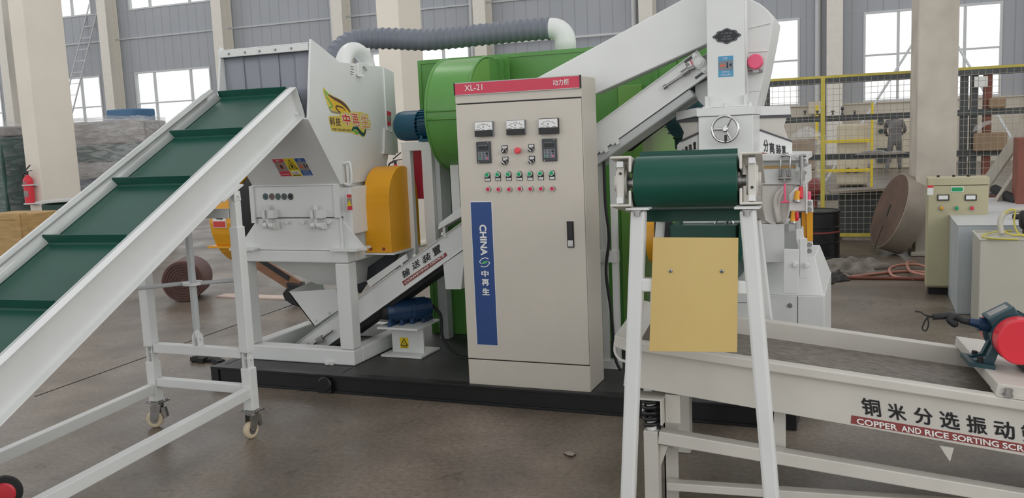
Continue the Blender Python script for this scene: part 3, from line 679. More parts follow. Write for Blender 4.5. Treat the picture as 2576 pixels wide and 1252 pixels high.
for l, r in ((2358, 2388), (2427, 2457)):
    me_ = onp('meter', l, 489, r, 504, 3.80, 0.014, 'black', root); onp('dial', l+3, 491.5, r-3, 501.5, 3.786, 0.003, 'paper', me_)
sg = onp('sign', 2392, 469, 2424, 483, 3.80, 0.003, 'paper', root, 'white-edged green sign'); onp('sign_face', 2394, 471, 2422, 481, 3.797, 0.002, 'btn_green', sg)
st = onp('sticker', 2333, 466, 2348, 490, 3.80, 0.002, 'paper', root, 'white sticker with red head'); onp('sticker_head', 2333, 466, 2348, 472, 3.798, 0.002, 'red', st)
for px_, m in ((2368.5, 'orange'), (2406.5, 'btn_green'), (2445, 'red')):
    q = at(px_, 523, y=3.8); lp = MB().cyl((q.x, 3.80, q.z), (q.x, 3.785, q.z), 0.019, n=20).build('lamp_ring', 'steel', root); MB().turn((q.x, 3.785, q.z), (q.x, 3.768, q.z), [(0, 0.015), (0.7, 0.014), (1, 0.008)], 20).build('lamp_lens', m, lp)
k_ = MB()
for px_ in (2360, 2400, 2438): 
    q = at(px_, 445, z=zb_); k_.cyl((q.x, 3.95, zb_), (q.x, 3.95, zb_+0.015), 0.012)
k_.build('top_bolt', 'black', root)
# grey steel box and beige box with the yellow hose
def boxfrom(name, px_c, py_b, px_t, py_t, px_l, w, m, label):
    p = at(px_c, py_b, z=0); zt_ = at(px_t, py_t, x=None, y=p.y).z; yb_ = at(px_l, 650, x=p.x).y
    root = thing(name, label, 'box', (p.x+w/2, (p.y+yb_)/2, 0))
    MB().box((p.x, p.y, 0), (p.x+w, yb_, zt_-0.004)).build('body', m, root, bevel=0.006)
    MB().box((p.x-0.004, p.y-0.004, zt_-0.004), (p.x+w+0.004, yb_, zt_)).build('top_sheet', 'pipe_white', root)
    return root, p, zt_, yb_
g1, gp, gz, gyb = boxfrom('steel_box', 2405, 790, 2405, 566, 2353, 1.0, 'box_grey', 'grey-blue sheet steel box with a white top, before the olive cabinet')
MB().box((gp.x+0.02, gyb-0.03, gz), (gp.x+0.98, gyb-0.005, gz+0.02)).build('back_strip', 'rust_red', g1)
o = MB().cyl((gp.x+0.42, gp.y+0.42, gz+0.02), (gp.x+0.54, gp.y+0.44, gz+0.02), 0.02, n=14).build('pipe_stub', 'rubber'); tag(o, 'short black pipe stub lying on the white top of the grey box', 'pipe')
p = V((2.835, 2.42, 0)); zt2 = at(2470, 604, y=2.42).z
g2 = thing('beige_box', 'beige steel box at the right edge, carrying the yellow hose', 'box', (3.3, 2.7, 0))
yb2 = 2.92
MB().box((2.835, 2.42, 0), (3.9, yb2, zt2)).build('body', 'box_beige', g2, bevel=0.008)
rm = MB(); rm.box((2.83, 2.415, zt2), (3.9, 2.43, zt2+0.012)).box((2.83, yb2-0.015, zt2), (3.9, yb2, zt2+0.012)).box((2.83, 2.415, zt2), (2.845, yb2, zt2+0.012)); rm.build('rim', 'box_beige', g2)
def onbox(px, py, z): return at(px, py, z=z)
zz = zt2+0.016
pts = [at(2576, 605, y=2.62), at(2545, 598, y=2.62), at(2520, 575, y=2.65), at(2522, 545, y=2.7), at(2538, 528, y=2.72), at(2554, 530, y=2.74), at(2551, 560, y=2.7), at(2565, 590, y=2.62), at(2600, 600, y=2.6)]
pts2 = [at(2470, 598, z=zz), at(2478, 590, z=zz), at(2520, 578, z=zz), at(2560, 580, z=zz)]
for q in pts: q.z = max(q.z, zz)
o = MB().tube(spline(pts, 8), 0.007, 8).build('thin_hose', 'hose_yellow'); tag(o, 'thin yellow hose standing in loops on the beige box', 'hose')
pts2 = [at(2562, 602, z=zz), at(2500, 600, z=zz), at(2473, 596, z=zz), at(2478, 589, z=zz), at(2510, 582, z=zz), at(2545, 580, z=zz)]
o = MB().tube(spline(pts2, 8), 0.007, 8).build('thin_hose', 'hose_yellow'); tag(o, 'thin yellow hose lying flat on the beige box top', 'hose')
pts = [at(2520, 592, y=2.62), at(2516, 560, y=2.66), at(2524, 540, y=2.72), at(2545, 530, y=2.8), at(2590, 528, y=2.85)]
pts[0].z = zz
o = MB().tube(spline(pts, 8), 0.02, 12).build('thick_hose', 'hose_pale'); tag(o, 'thick pale bent hose rising from the beige box top', 'hose')
q = at(2583, 552, y=2.72)
pm = thing('small_pump', 'small black pump on the beige box at the right edge', 'pump', (q.x, 2.72, zz-0.016))
MB().turn((q.x-0.045, 2.72, q.z), (q.x+0.16, 2.72, q.z), [(0, 0.05), (0.05, 0.065), (0.3, 0.07), (0.3, 0.06), (0.9, 0.06), (1, 0.04)], 24).build('pump_body', 'rubber', pm)
MB().box((q.x-0.02, 2.67, zz-0.016), (q.x+0.14, 2.77, q.z-0.03)).build('pump_foot', 'rubber', pm)
# planks, rusty beam and dark pipe at the right edge
for (a_, b_, th, lab) in (((2490, 545), (2590, 398), 0.11, 'pale plank leaning by the olive cabinet, the lower of two'), ((2489, 450), (2590, 305), 0.10, 'pale plank leaning before the fence, the upper of two')):
    p0 = at(*a_, y=5.0 if th > 0.105 else 5.45); p1 = at(*b_, y=5.3 if th > 0.105 else 5.2); d = p1-p0; foot = p0-d*((p0.z-0.04)/d.z)
    if foot.x < x0_: pass
    o = MB().bar(foot, p1+d*0.6, 0.04, th).build('wood_plank', 'wood_plank'); tag(o, lab, 'plank', 'leaning planks')
q0 = at(2556, 520, y=4.75); q1 = at(2553, 347, y=4.75)
o = MB().box((q0.x, 4.75, 0), (q0.x+0.35, 5.05, q1.z)).build('rusty_beam', 'rust_red', bevel=0.006); tag(o, 'rust-red steel column end standing at the right edge', 'beam')
o = MB().cyl(at(2502, 475, y=5.3), at(2560, 508, y=4.9), 0.045, n=16).build('black_pipe', 'rubber'); tag(o, 'black pipe lying across behind the leaning planks', 'pipe')
# ================================================================== black skid carrying the plant
DZ = 0.11
sk = thing('machine_skid', 'long flat black steel skid carrying the cabinet and the machines', 'skid', (0, 1.0, 0))
SX0, SX1, SY0, SY1 = -1.83, 1.80, -0.035, 2.3
MB().box((SX0+0.04, SY0+0.05, 0.085), (SX1-0.02, SY1, DZ)).build('deck_plate', 'deck', sk, bevel=0.003)
b = MB().box((SX0, SY0+0.012, 0), (SX1, SY0+0.022, DZ)); b.box((SX0, SY0, DZ-0.014), (SX1, SY0+0.07, DZ+0.002)).box((SX0, SY0, 0), (SX1, SY0+0.07, 0.014))
b.build('front_beam', 'black_steel', sk, bevel=0.002)
MB().box((SX0, SY0, 0), (SX0+0.06, SY1, DZ+0.002)).build('end_beam', 'black_steel', sk, bevel=0.003)
MB().box((SX1-0.06, SY0, 0), (SX1, SY1, DZ+0.002)).build('end_beam', 'black_steel', sk, bevel=0.003)
q = at(820, 968, y=SY0)
MB().turn((q.x, SY0+0.01, 0.055), (q.x, SY0-0.02, 0.055), [(0, 0.048), (0.8, 0.048), (1, 0.04)], 24).box((q.x-0.048, SY0-0.018, 0.0), (q.x+0.048, SY0+0.01, 0.05)).build('lifting_lug', 'black_steel', sk)
jl = MB(); j0 = at(848, 944, z=DZ); j1 = at(885, 924, z=DZ); jl.bar(j0, j1, 0.006, 0.003)
jl.build('deck_joint', 'black', sk)

# ================================================================== power cabinet
CW, CD, CT = 0.727, 0.27, 1.81
cb = thing('power_cabinet', 'tall beige electrical cabinet with red top band, meters and rows of buttons', 'cabinet', (CW/2, CD/2, DZ))
MB().box((0.0, 0.014, DZ), (CW, CD, CT)).build('body', 'cab_beige', cb, bevel=0.004)
zp = at(1330, 910.5, y=0).z; zs_ = at(1305, 254, y=0).z; zb0 = at(1300, 230, y=0).z
MB().box((0.0, 0.0, DZ), (CW, 0.0138, zp-0.003)).build('plinth', 'cab_beige', cb, bevel=0.002)
MB().box((0.0, 0.0, zp+0.003), (CW-0.004, 0.0125, zs_-0.003)).build('door', 'cab_beige', cb, bevel=0.003)
MB().box((0.0, 0.0, zs_+0.004), (CW, 0.0138, CT)).build('header', 'cab_beige', cb, bevel=0.002)
MB().box((0.005, 0.0128, zp-0.004), (CW-0.004, 0.0139, zs_+0.006)).build('door_seal', 'black', cb)
bd = MB().box((0.004, -0.008, zb0), (CW-0.004, 0.0, CT)).build('name_band', 'crimson', cb, label='crimson band with white lettering')
MB().box((-0.002, -0.011, zb0-0.003), (0.005, 0.0, CT+0.002)).box((CW-0.005, -0.011, zb0-0.003), (CW+0.003, 0.0, CT+0.002)).build('band_cap', 'black', cb)
MB().box((0.004, -0.0085, CT-0.003), (CW-0.004, 0.0, CT+0.002)).box((0.004, -0.0085, zb0-0.003), (CW-0.004, 0.0, zb0+0.001)).build('band_trim', 'steel', cb)
Y8 = -0.0086
def q6(x, y): return 1190+x/5.69, 280+y/5.69
def q8(x, y): return 1130+x/3.13, 180+y/3.13
def tq(mb, txt, l, t, r, b, y, bold=0.0, h=0.0012):
    x0, x1, z0, z1 = ext(l, t, r, b, y); return mb.text(txt, (x0, y, z0), (x1, y, z0), (x0, y, z1), bold, h)
k = MB(); tq(k, 'XL-21', *q8(122, 103), *q8(262, 149), Y8, 0.005); tq(k, '动力柜', *q8(817, 60), *q8(943, 107), Y8, 0.008)
k.build('lettering', 'paper', bd)
# meters
def meter(l, t, r, b, sym, dark):
    x0, x1, z0, z1 = ext(*q6(l, t), *q6(r, b), 0.0)
    m_ = MB().box((x0, -0.022, z0), (x1, 0.0, z1)).build('panel_meter', 'black' if dark else 'key_grey', cb, bevel=0.002)
    zc = z0+(z1-z0)*0.42
    MB().box((x0+0.003, -0.0245, zc), (x1-0.003, -0.022, z1-0.004)).build('dial', 'paper', m_)
    MB().box((x0+0.001, -0.027, z0+0.001), (x1-0.001, -0.022, zc)).build('lower_cover', 'black', m_, bevel=0.001)
    cx, w, h = (x0+x1)/2, x1-x0, z1-zc; s = MB(); cz = zc-0.15*h; R = w*0.40
    P = [(cx+R*1.05*math.sin(a), -0.0248, zc+h*0.66-(1-math.cos(a))*R*0.8) for a in arc(15, -56, 56)]
    for p, q in zip(P, P[1:]): s.bar(p, q, 0.0009, 0.0012)
    for i in (0, 3, 6, 8, 11, 14): p = P[i]; s.box((p[0]-0.0008, -0.0252, p[2]+0.002), (p[0]+0.0008, -0.0246, p[2]+0.006))
    s.bar((cx-0.001, -0.0249, zc+0.002), P[1], 0.0007, 0.0012)
    s.text(sym, (cx-0.004, -0.0246, zc+h*0.28), (cx+0.004, -0.0246, zc+h*0.28), (cx-0.004, -0.0246, zc+h*0.5), 0.01)
    for a_, b_ in ((0.08, 0.3), (0.46, 0.54), (0.72, 0.92)): s.box((x0+w*a_, -0.0252, zc+0.003), (x0+w*b_, -0.0246, zc+0.0052))
    s.build('scale', 'black', m_)
meter(45, 142, 305, 360, 'A', False); meter(497, 120, 764, 340, 'V', False); meter(955, 96, 1238, 326, 'A', True)
# inverter keypads
def keypad(l, t, r, b):
    x0, x1, z0, z1 = ext(*q6(l, t), *q6(r, b), 0.0); w, h = x1-x0, z1-z0
    m_ = MB().box((x0, -0.014, z0), (x1, 0.0, z1)).build('keypad', 'dark_grey', cb, bevel=0.004)
    MB().box((x0+w*0.18, -0.0155, z0+h*0.64), (x0+w*0.82, -0.014, z0+h*0.78)).build('display', 'black', m_)
    MB().box((x0+w*0.12, -0.0152, z0+h*0.15), (x0+w*0.88, -0.014, z0+h*0.53)).build('key_field', 'key_grey', m_, bevel=0.001)
    f = MB()
    for a_ in (0.2, 0.4, 0.6): f.box((x0+w*a_, -0.0146, z0+h*0.82), (x0+w*(a_+0.13), -0.014, z0+h*0.832))
    f.bolt((x0+w*0.85, -0.014, z0+h*0.955), (0, -1, 0), 0.0025, 0.002).bolt((x0+w*0.15, -0.014, z0+h*0.05), (0, -1, 0), 0.0025, 0.002); f.build('screw', 'steel', m_)
    for iy in range(3):
        for ix in range(3):
            cx, cz = x0+w*(0.26+0.245*ix), z0+h*(0.45-0.115*iy); nm = 'key'
            m2 = 'black'; 
            if iy == 2 and ix == 0: m2 = 'btn_green'
            if iy == 2 and ix == 2: m2 = 'pink_red'
            kb = MB()
            if iy == 2 and ix != 1: kb.cbox((cx, -0.0164, cz), (0.008, 0.003, 0.008))
            elif iy == 0 and ix == 2: kb.cyl((cx, -0.015, cz), (cx, -0.020, cz), 0.0065, n=16)
            else: kb.ring((cx, -0.0155, cz), (0, 1, 0), 0.0042, 0.001, 16, 6)
            kb.build('key', m2, m_)
keypad(60, 430, 265, 742); keypad(998, 388, 1208, 714)
# selector switches
def ring_knob(c, r, parent, m='chrome'):
    return MB().turn((c[0], 0, c[2]), (c[0], -0.014, c[2]), [(0, r*1.12), (0.5, r*1.12), (0.8, r*1.02), (1, r*0.98)], 28).build('bezel', m, parent)
def selector(l, t, r, b, kx, ky, ang):
    x0, x1, z0, z1 = ext(*q6(l, t), *q6(r, b), 0.0); c = at(*q6(kx, ky), y=0.0); rr = (x1-x0)*0.46
    m_ = MB().box((x0, -0.004, c.z), (x1, 0, z1)).cyl((c.x, 0, c.z), (c.x, -0.004, c.z), rr*1.05, n=28).build('selector_switch', 'black', cb)
    lb = MB().box((x0+0.004, -0.0052, z1-(z1-z0)*0.32), (x1-0.004, -0.004, z1-0.004)).build('label_plate', 'paper', m_)
    tk = MB()
    for i in range(4): tk.box((x0+0.008+0.004*i, -0.0056, z1-(z1-z0)*0.22), (x0+0.0108+0.004*i, -0.0052, z1-(z1-z0)*0.16))
    tk.build('label_text', 'dark_grey', m_)
    ring_knob(c, rr*0.9, m_)
    MB().turn((c.x, -0.010, c.z), (c.x, -0.026, c.z), [(0, rr*0.82), (0.9, rr*0.76), (1, rr*0.7)], 28).build('knob', 'black', m_)
    d = V((math.cos(ang), 0, math.sin(ang)))*rr*0.6
    MB().bar(V((c.x, -0.028, c.z))-d, V((c.x, -0.028, c.z))+d, 0.004, 0.005, (0, -1, 0)).build('pointer', 'paper', m_)
selector(415, 485, 497, 605, 452, 568, math.radians(48)); selector(797, 467, 880, 590, 836, 548, math.radians(-42))
selector(425, 648, 508, 770, 460, 730, math.radians(-42)); selector(805, 637, 888, 760, 842, 715, math.radians(-42))
c = at(*q6(637, 561), y=-0.02)
es = MB().cyl((c.x, 0, c.z), (c.x, -0.02, c.z), 0.012, n=20).build('emergency_stop', 'red', cb)
MB().turn((c.x, -0.016, c.z), (c.x, -0.032, c.z), [(0, 0.0175), (0.45, 0.018), (0.8, 0.0165), (1, 0.012)], 28).build('mushroom_head', 'red_bright', es)
GR = [(197, 908), (347, 903), (500, 898), (655, 897), (808, 893), (960, 887), (1122, 883)]
RD = [(212, 1113), (362, 1116), (514, 1116), (665, 1107), (820, 1108), (970, 1106), (1130, 1105)]
RB = 0.0135
for gx, gy in GR:
    c = at(*q6(gx+4, gy), y=-0.008); z1 = c.z
    p_ = MB().box((c.x-0.0165, -0.003, c.z-0.036), (c.x+0.0165, 0, c.z)).cyl((c.x, 0, c.z), (c.x, -0.003, c.z), 0.0165, n=24).build('push_button', 'black', cb)
    MB().box((c.x-0.013, -0.0042, c.z-0.033), (c.x+0.013, -0.003, c.z-0.021)).build('label_plate', 'paper', p_)
    tk = MB()
    for i in range(4): tk.box((c.x-0.008+0.004*i, -0.0046, c.z-0.0285), (c.x-0.0052+0.004*i, -0.0042, c.z-0.0255))
    tk.build('label_text', 'dark_grey', p_)
    ring_knob(c, RB, p_)
    MB().turn((c.x, -0.012, c.z), (c.x, -0.0165, c.z), [(0, RB*0.84), (0.7, RB*0.84), (1, RB*0.76)], 24).build('cap', 'btn_green', p_)
for gx, gy in RD:
    c = at(*q6(gx+4, gy), y=-0.008)
    p_ = MB().cyl((c.x, 0, c.z), (c.x, -0.003, c.z), RB*1.14, n=24).build('push_button', 'black', cb)
    ring_knob(c, RB, p_)
    MB().turn((c.x, -0.012, c.z), (c.x, -0.0165, c.z), [(0, RB*0.84), (0.7, RB*0.84), (1, RB*0.76)], 24).build('cap', 'btn_red', p_)
# blue name strip with vertical lettering
def q5(x, y): return 1150+x/2.4075, 480+y/2.4075
a0 = at(*q5(80, 68), y=0); a1 = at(*q5(205, 70), y=0); b0 = at(*q5(120, 928), y=0)
SX, SW, SZ1, SZ0 = a0.x+0.002, a1.x-a0.x, a0.z, b0.z
wb = MB().box((SX-0.003, -0.0012, SZ0-0.003), (SX+SW+0.003, 0, SZ1+0.003)).build('name_strip', 'paper', cb, label='blue strip with white vertical lettering')
MB().box((SX, -0.002, SZ0), (SX+SW, -0.0012, SZ1)).build('strip_face', 'blue', wb)
k = MB(); yt = -0.002
def zq(y): return at(*q5(165, y), y=0).z
cx = SX+SW*0.55; hw = SW*0.17
# 'CHINA' turned a quarter clockwise, block letters with the counters cut through
zt, zb_ = zq(203), zq(390); k.text('CHINA', (cx-hw, yt, zt), (cx-hw, yt, zb_), (cx+hw, yt, zt), 0.035)
for ch, ya, yb in (('中', 480, 520), ('再', 533, 573), ('生', 588, 630)):
    z1, z0 = zq(ya), zq(yb); k.text(ch, (cx-hw*1.05, yt, z0), (cx+hw*1.05, yt, z0), (cx-hw*1.05, yt, z1), 0.03)
k.build('lettering', 'paper', wb)
z1, z0 = zq(402), zq(462); zc, rz, rx = (z1+z0)/2, (z1-z0)/2, SW*0.26
def leafy(sgn, m, kk, h):
    # half of the leaf-shaped emblem
    P = [(-0.95, 0.15), (-0.45, 0.75), (0.15, 0.95), (0.75, 0.75), (0.35, 0.35), (-0.2, 0.1), (-0.35, -0.3), (-0.75, -0.25)]
    P = [(p[0]*sgn*kk, p[1]*sgn*kk) for p in P]
    return MB().poly([(cx+p[0]*rx, zc+p[1]*rz) for p in P], (0, yt-0.0002, 0), (1, 0, 0), (0, 0, 1), h).build('emblem', m, wb)
leafy(1, 'paper', 1.08, 0.0006); leafy(-1, 'paper', 1.08, 0.0006); leafy(1, 'blue', 0.9, 0.001); leafy(-1, 'blue', 0.9, 0.001)
MB().poly([(cx+x*rx, zc+z*rz) for x, z in [(-0.55, -0.15), (-0.1, 0.25), (0.25, 0.3), (0.6, 0.18), (0.15, -0.25), (-0.3, -0.35)]], (0, yt-0.0002, 0), (1, 0, 0), (0, 0, 1), 0.0014).build('emblem', 'logo_green', wb, label='green centre of the emblem')
# door lock
x0, x1, z0, z1 = ext(*q5(667, 183), *q5(708, 342), 0.0)
lk = MB().box((x0, -0.006, z0), (x1, 0, z1)).build('door_lock', 'black', cb, bevel=0.001)
MB().box((x0+0.004, -0.012, z0+(z1-z0)*0.33), (x1-0.004, -0.006, z1-0.01)).build('swing_handle', 'black', lk, bevel=0.002)
MB().box((x0+0.005, -0.009, z0+0.006), (x1-0.005, -0.006, z0+(z1-z0)*0.28)).cyl(((x0+x1)/2, -0.006, z0+(z1-z0)*0.15), ((x0+x1)/2, -0.013, z0+(z1-z0)*0.15), 0.006, n=16).build('lock_barrel', 'chrome', lk)
# ================================================================== white shredder
sh = thing('shredder', 'large white shredder with hopper, winged logo and open square frame', 'shredder', (-1.3, 0.6, DZ))
FX0, FX1, FY0, FY1, FT = -1.755, -0.885, 0.195, 1.05, 0.845
T = 0.1
def leg(x, y): return MB().box((x, y, DZ+T), (x+T, y+T, FT-T*0.8)).build('frame_leg', 'white', sh, bevel=0.008)
leg(FX0, FY0); leg(FX1-T, FY0); leg(FX0, FY1-T); leg(FX1-T, FY1-T)
for z0, z1, nm in ((DZ, DZ+T, 'base_rail'), (FT-0.08, FT, 'top_rail')):
    for y in (FY0, FY1-T): MB().box((FX0, y, z0), (FX1, y+T, z1)).build(nm, 'white', sh, bevel=0.008)
    for x in (FX0, FX1-T): MB().box((x, FY0+T, z0), (x+T, FY1-T, z1)).build(nm, 'white', sh, bevel=0.008)
q = at(830, 916, y=FY0); MB().box((q.x-0.03, FY0-0.015, DZ), (q.x+0.03, FY0, DZ+0.02)).bolt((q.x, FY0-0.015, DZ+0.014), (0, -1, 0), 0.010, 0.015).build('anchor_clip', 'white', sh)
# lower body
BX0, BX1, BY0, BY1 = -1.575, -0.925, 0.2, 0.98
zs1 = at(745, 548, y=BY0).z; ZB = 1.258
MB().box((BX0, BY0+0.003, FT), (BX1, BY1, zs1-0.002)).build('lower_body', 'white', sh, bevel=0.006)
MB().box((BX0-0.008, BY0-0.004, zs1+0.002), (BX1+0.004, BY1, ZB)).build('upper_body', 'white', sh, bevel=0.006)
# corner ribs, weld lines and gussets
rb = MB()
rb.box((BX1-0.03, BY0-0.014, zs1), (BX1+0.012, BY0, ZB)).box((BX0-0.012, BY0-0.014, zs1-0.03), (BX0+0.02, BY0, ZB))
rb.tube([(BX0, BY0-0.004, ZB), (BX1, BY0-0.004, ZB)], 0.006, 6); rb.tube([(BX1+0.004, BY0, ZB), (BX1+0.004, BY1, ZB)], 0.007, 6)
rb.box((BX1, BY0-0.006, FT), (BX1+0.012, BY0+0.006, zs1)).tube([(BX0, BY0, FT+0.004), (BX1, BY0, FT+0.004)], 0.006, 6)
rb.build('edge_rib', 'white', sh)
for x, s in ((BX0, -1), (BX1, 1)):
    g = MB().prism([(x, BY0+0.02, zs1-0.02), (x, BY0+0.02, FT), (x+s*0.165, BY0+0.02, FT), (x+s*0.15, BY0+0.02, FT+0.02)], (0, 0.012, 0)); g.build('gusset', 'white', sh)
MB().box((-1.755, 0.15, FT), (-1.56, 0.22, FT+0.014)).box((-0.99, 0.16, FT), (-0.80, 0.34, FT+0.016)).build('foot_plate', 'white', sh)
# hopper: side plates, sloped chin plate, back box
HX0, HX1, HT = -1.565, -0.90, 0.014
prof = [(0.20, 1.257), (-0.100, 1.656), (-0.016, 2.120), (0.06, 2.092), (0.235, 2.022), (0.27, 2.005), (0.80, 2.003), (0.80, 1.40), (0.72, 1.257)]
for x in (HX0, HX1): MB().prism([(x-HT if x == HX1 else x, y, z) for y, z in prof], (HT, 0, 0)).build('hopper_side', 'white', sh, bevel=0.003)
MB().prism([(HX0+HT, y, z) for y, z in [(0.20, 1.262), (-0.100, 1.658), (-0.090, 1.668), (0.22, 1.262)]], (HX1-HX0-2*HT, 0, 0)).build('chin_plate', 'white', sh)
MB().prism([(HX0+HT, y, z) for y, z in [(0.03, 2.10), (0.27, 2.003), (0.80, 2.001), (0.80, 1.988), (0.27, 1.99), (0.03, 2.088)]], (HX1-HX0-2*HT, 0, 0)).build('hopper_top', 'white', sh)
MB().box((HX0+HT, 0.79, 1.26), (HX1-HT, 0.80, 1.99)).build('hopper_back', 'grey_paint', sh)
z0 = at(672, 127, y=-0.016).z
hb = MB().box((HX0-0.005, -0.03, z0-0.022), (HX1-HT-0.002, -0.005, z0+0.020)); hb.box((HX0-0.01, -0.02, z0+0.020), (HX1-0.002, 0.03, z0+0.027)).build('mouth_header', 'white', sh, bevel=0.003)
for f_ in (0.12, 0.30, 0.46, 0.63, 0.80): MB().bolt((HX0+(HX1-HX0)*f_, -0.03, z0-0.001), (0, -1, 0), 0.006, 0.008).build('header_bolt', 'steel', sh)
# clear PVC curtain: overlapping strips with slight waves
for i in range(5):
    x0 = HX0+0.012+i*0.128; x1 = x0+0.145; vs = []
    for j in range(9):
        for k_ in range(7):
            x = min(x0+(x1-x0)*k_/6, HX1-0.02); vs.append((x, 0.004+0.006*(i % 2)+0.008*math.sin(3.1*k_/6+i)*(j/8), z0-0.02-0.40*j/8))
    fs = [(j*7+k_, j*7+k_+1, (j+1)*7+k_+1, (j+1)*7+k_) for j in range(8) for k_ in range(6)]
    o = MB().add(vs, fs, True).build('curtain_strip', 'pvc_clear', sh); md = o.modifiers.new('s', 'SOLIDIFY'); md.thickness = 0.003
# back box with inspection door on its right
bb = MB().hexa([(HX0, 0.802, 1.43), (HX1, 0.802, 1.415), (HX1, 0.945, 1.425), (HX0, 0.945, 1.43)], [(HX0, 0.802, 2.003), (HX1, 0.802, 2.003), (HX1, 0.945, 1.975), (HX0, 0.945, 1.975)])
bbo = bb.build('back_box', 'white', sh, bevel=0.004)
MB().tube([(HX1+0.002, 0.80, 2.0), (HX1+0.002, 0.80, 1.42)], 0.006, 8).build('weld_seam', 'white', sh)
dl = [at(964, 322, x=HX1), at(985, 325, x=HX1), at(985, 383, x=HX1), at(963, 379, x=HX1)]
dr = MB().prism([p for p in dl], (0.012, 0, 0)).build('inspection_door', 'white', bbo, bevel=0.002)
MB().bolt((HX1+0.012, dl[0].y+0.03, dl[0].z-0.012), (1, 0, 0), 0.006, 0.01).bolt((HX1+0.012, dl[1].y-0.03, dl[1].z-0.012), (1, 0, 0), 0.006, 0.01).bar((HX1+0.006, dl[3].y-0.01, dl[3].z-0.01), (HX1+0.006, dl[2].y+0.03, dl[2].z-0.01), 0.02, 0.02).build('door_latch', 'white', bbo)
# stickers
def sticker(px, py, pw, parent, x=HX1+0.001):
    return None
def qz(x, y): return 780+x/7.827, 200+y/7.827
XS = HX1+0.0006
def onx(pts, h, m, name, parent, f=qz, label=None):
    P = [at(*f(*p), x=XS) for p in pts]; return MB().prism(P, (h, 0, 0)).build(name, m, parent, label=label)
lg = onx([(255, 148), (360, 262), (480, 338), (600, 390), (700, 470), (770, 560), (800, 628), (880, 630), (1000, 640), (1140, 685), (1165, 780), (1195, 880), (1190, 985), (1105, 975), (1105, 1060), (1065, 1128), (1025, 1130), (960, 1072), (930, 1098), (820, 1045), (530, 1022), (425, 1012), (400, 920), (378, 830), (365, 720), (440, 712), (590, 715), (575, 680), (430, 655), (375, 580), (345, 500), (300, 370), (262, 260)], 0.0008, 'logo_yellow', 'winged_logo', sh, label='yellow winged logo sticker with red lettering')
def on2(pts, h, m, lab=None): return onx(pts, h, m, 'logo_detail', lg, label=lab)
on2([(340, 330), (480, 400), (600, 470), (700, 560), (770, 640), (620, 640), (500, 625), (440, 545), (380, 430)], 0.0014, 'logo_orange', 'orange wing fill')
on2([(270, 195), (350, 285), (395, 320), (380, 330), (335, 300), (290, 262)], 0.0017, 'logo_green', 'green wing tip')
def stroke(pts, w, m, h=0.0022):
    P = spline([at(*qz(*p), x=XS+h*0.5) for p in pts], 5); b = MB(); n = len(P)
    for i, (p, q) in enumerate(zip(P, P[1:])): b.bar(p, q+(q-p)*0.15, w*(0.35+0.65*math.sin(math.pi*(i+0.7)/(n+0.4))), h, (1, 0, 0))
    return b.build('logo_stroke', m, lg)
stroke([(360, 300), (480, 375), (600, 440), (700, 520), (785, 630)], 0.020, 'logo_brown'); stroke([(700, 610), (620, 545), (510, 525), (540, 600), (600, 650)], 0.011, 'logo_brown')
stroke([(380, 560), (430, 630), (520, 645), (590, 665)], 0.008, 'sticker_grey'); stroke([(300, 290), (370, 410), (440, 530), (370, 545)], 0.008, 'logo_green')
stroke([(820, 1010), (860, 950), (920, 955), (1000, 1050), (1060, 1080), (1095, 980)], 0.024, 'logo_dark'); stroke([(835, 1000), (880, 1010), (910, 1050), (955, 1055)], 0.014, 'logo_green')
def ttx(txt, bl, br, tl, m, bold, h, f=qz, parent=None):
    bl, br, tl = [at(*f(*p), x=XS+h-0.001) for p in (bl, br, tl)]
    return MB().text(txt, bl, br, tl, bold, 0.0006, 0.0).build('lettering', m, parent or lg)
ttx('中', (655, 905), (828, 918), (605, 640), 'paper', 0.075, 0.0026); ttx('再', (850, 930), (1005, 945), (785, 645), 'paper', 0.075, 0.0026); ttx('生', (1005, 955), (1190, 975), (965, 660), 'paper', 0.075, 0.0026)
ttx('中', (668, 890), (815, 905), (620, 655), 'text_red', 0.025, 0.0033); ttx('再', (860, 918), (995, 932), (800, 660), 'text_salmon', 0.025, 0.0033); ttx('生', (1018, 942), (1175, 958), (980, 675), 'text_tan', 0.025, 0.0033)
ttx('科', (398, 905), (500, 912), (380, 735), 'logo_brown', 0.02, 0.003); ttx('技', (515, 912), (612, 920), (498, 745), 'logo_brown', 0.02, 0.003)
ttx('环保·节能·高效·耐用', (440, 1000), (800, 1025), (432, 950), 'logo_brown', 0.006, 0.003)
# red caution strip and small white label on the right side
def panel_sticker(quad, cols, name, x, parent, f=lambda a, b: (a, b), sym=None):
    P = [at(*f(*p), x=x) for p in quad]   # tl,tr,br,bl
    tl, tr, br, bl = P; o = MB().prism([bl, br, tr, tl], (0.001, 0, 0)).build(name, 'paper', parent, label=None)
    for (a, b, m) in cols:
        L = lambda t: tl+(bl-tl)*t; R_ = lambda t: tr+(br-tr)*t
        e = 0.05
        q = [L(b)+(R_(b)-L(b))*e, R_(b)-(R_(b)-L(b))*e, R_(a)-(R_(a)-L(a))*e, L(a)+(R_(a)-L(a))*e]
        MB().prism(q, (0.0018, 0, 0)).build('sticker_field', m, o)
    return o
panel_sticker([(1505, 608), (1600, 635), (1595, 920), (1505, 905)], [(0.02, 0.3, 'crimson'), (0.32, 0.68, 'sticker_grey'), (0.70, 0.98, 'crimson')], 'caution_sticker', HX1+0.001, sh, qz)
panel_sticker([(881, 163), (891, 165), (889, 192), (881, 190)], [(0.1, 0.16, 'black'), (0.3, 0.42, 'sticker_grey'), (0.6, 0.66, 'black'), (0.8, 0.86, 'black')], 'small_label', HX1+0.001, sh)
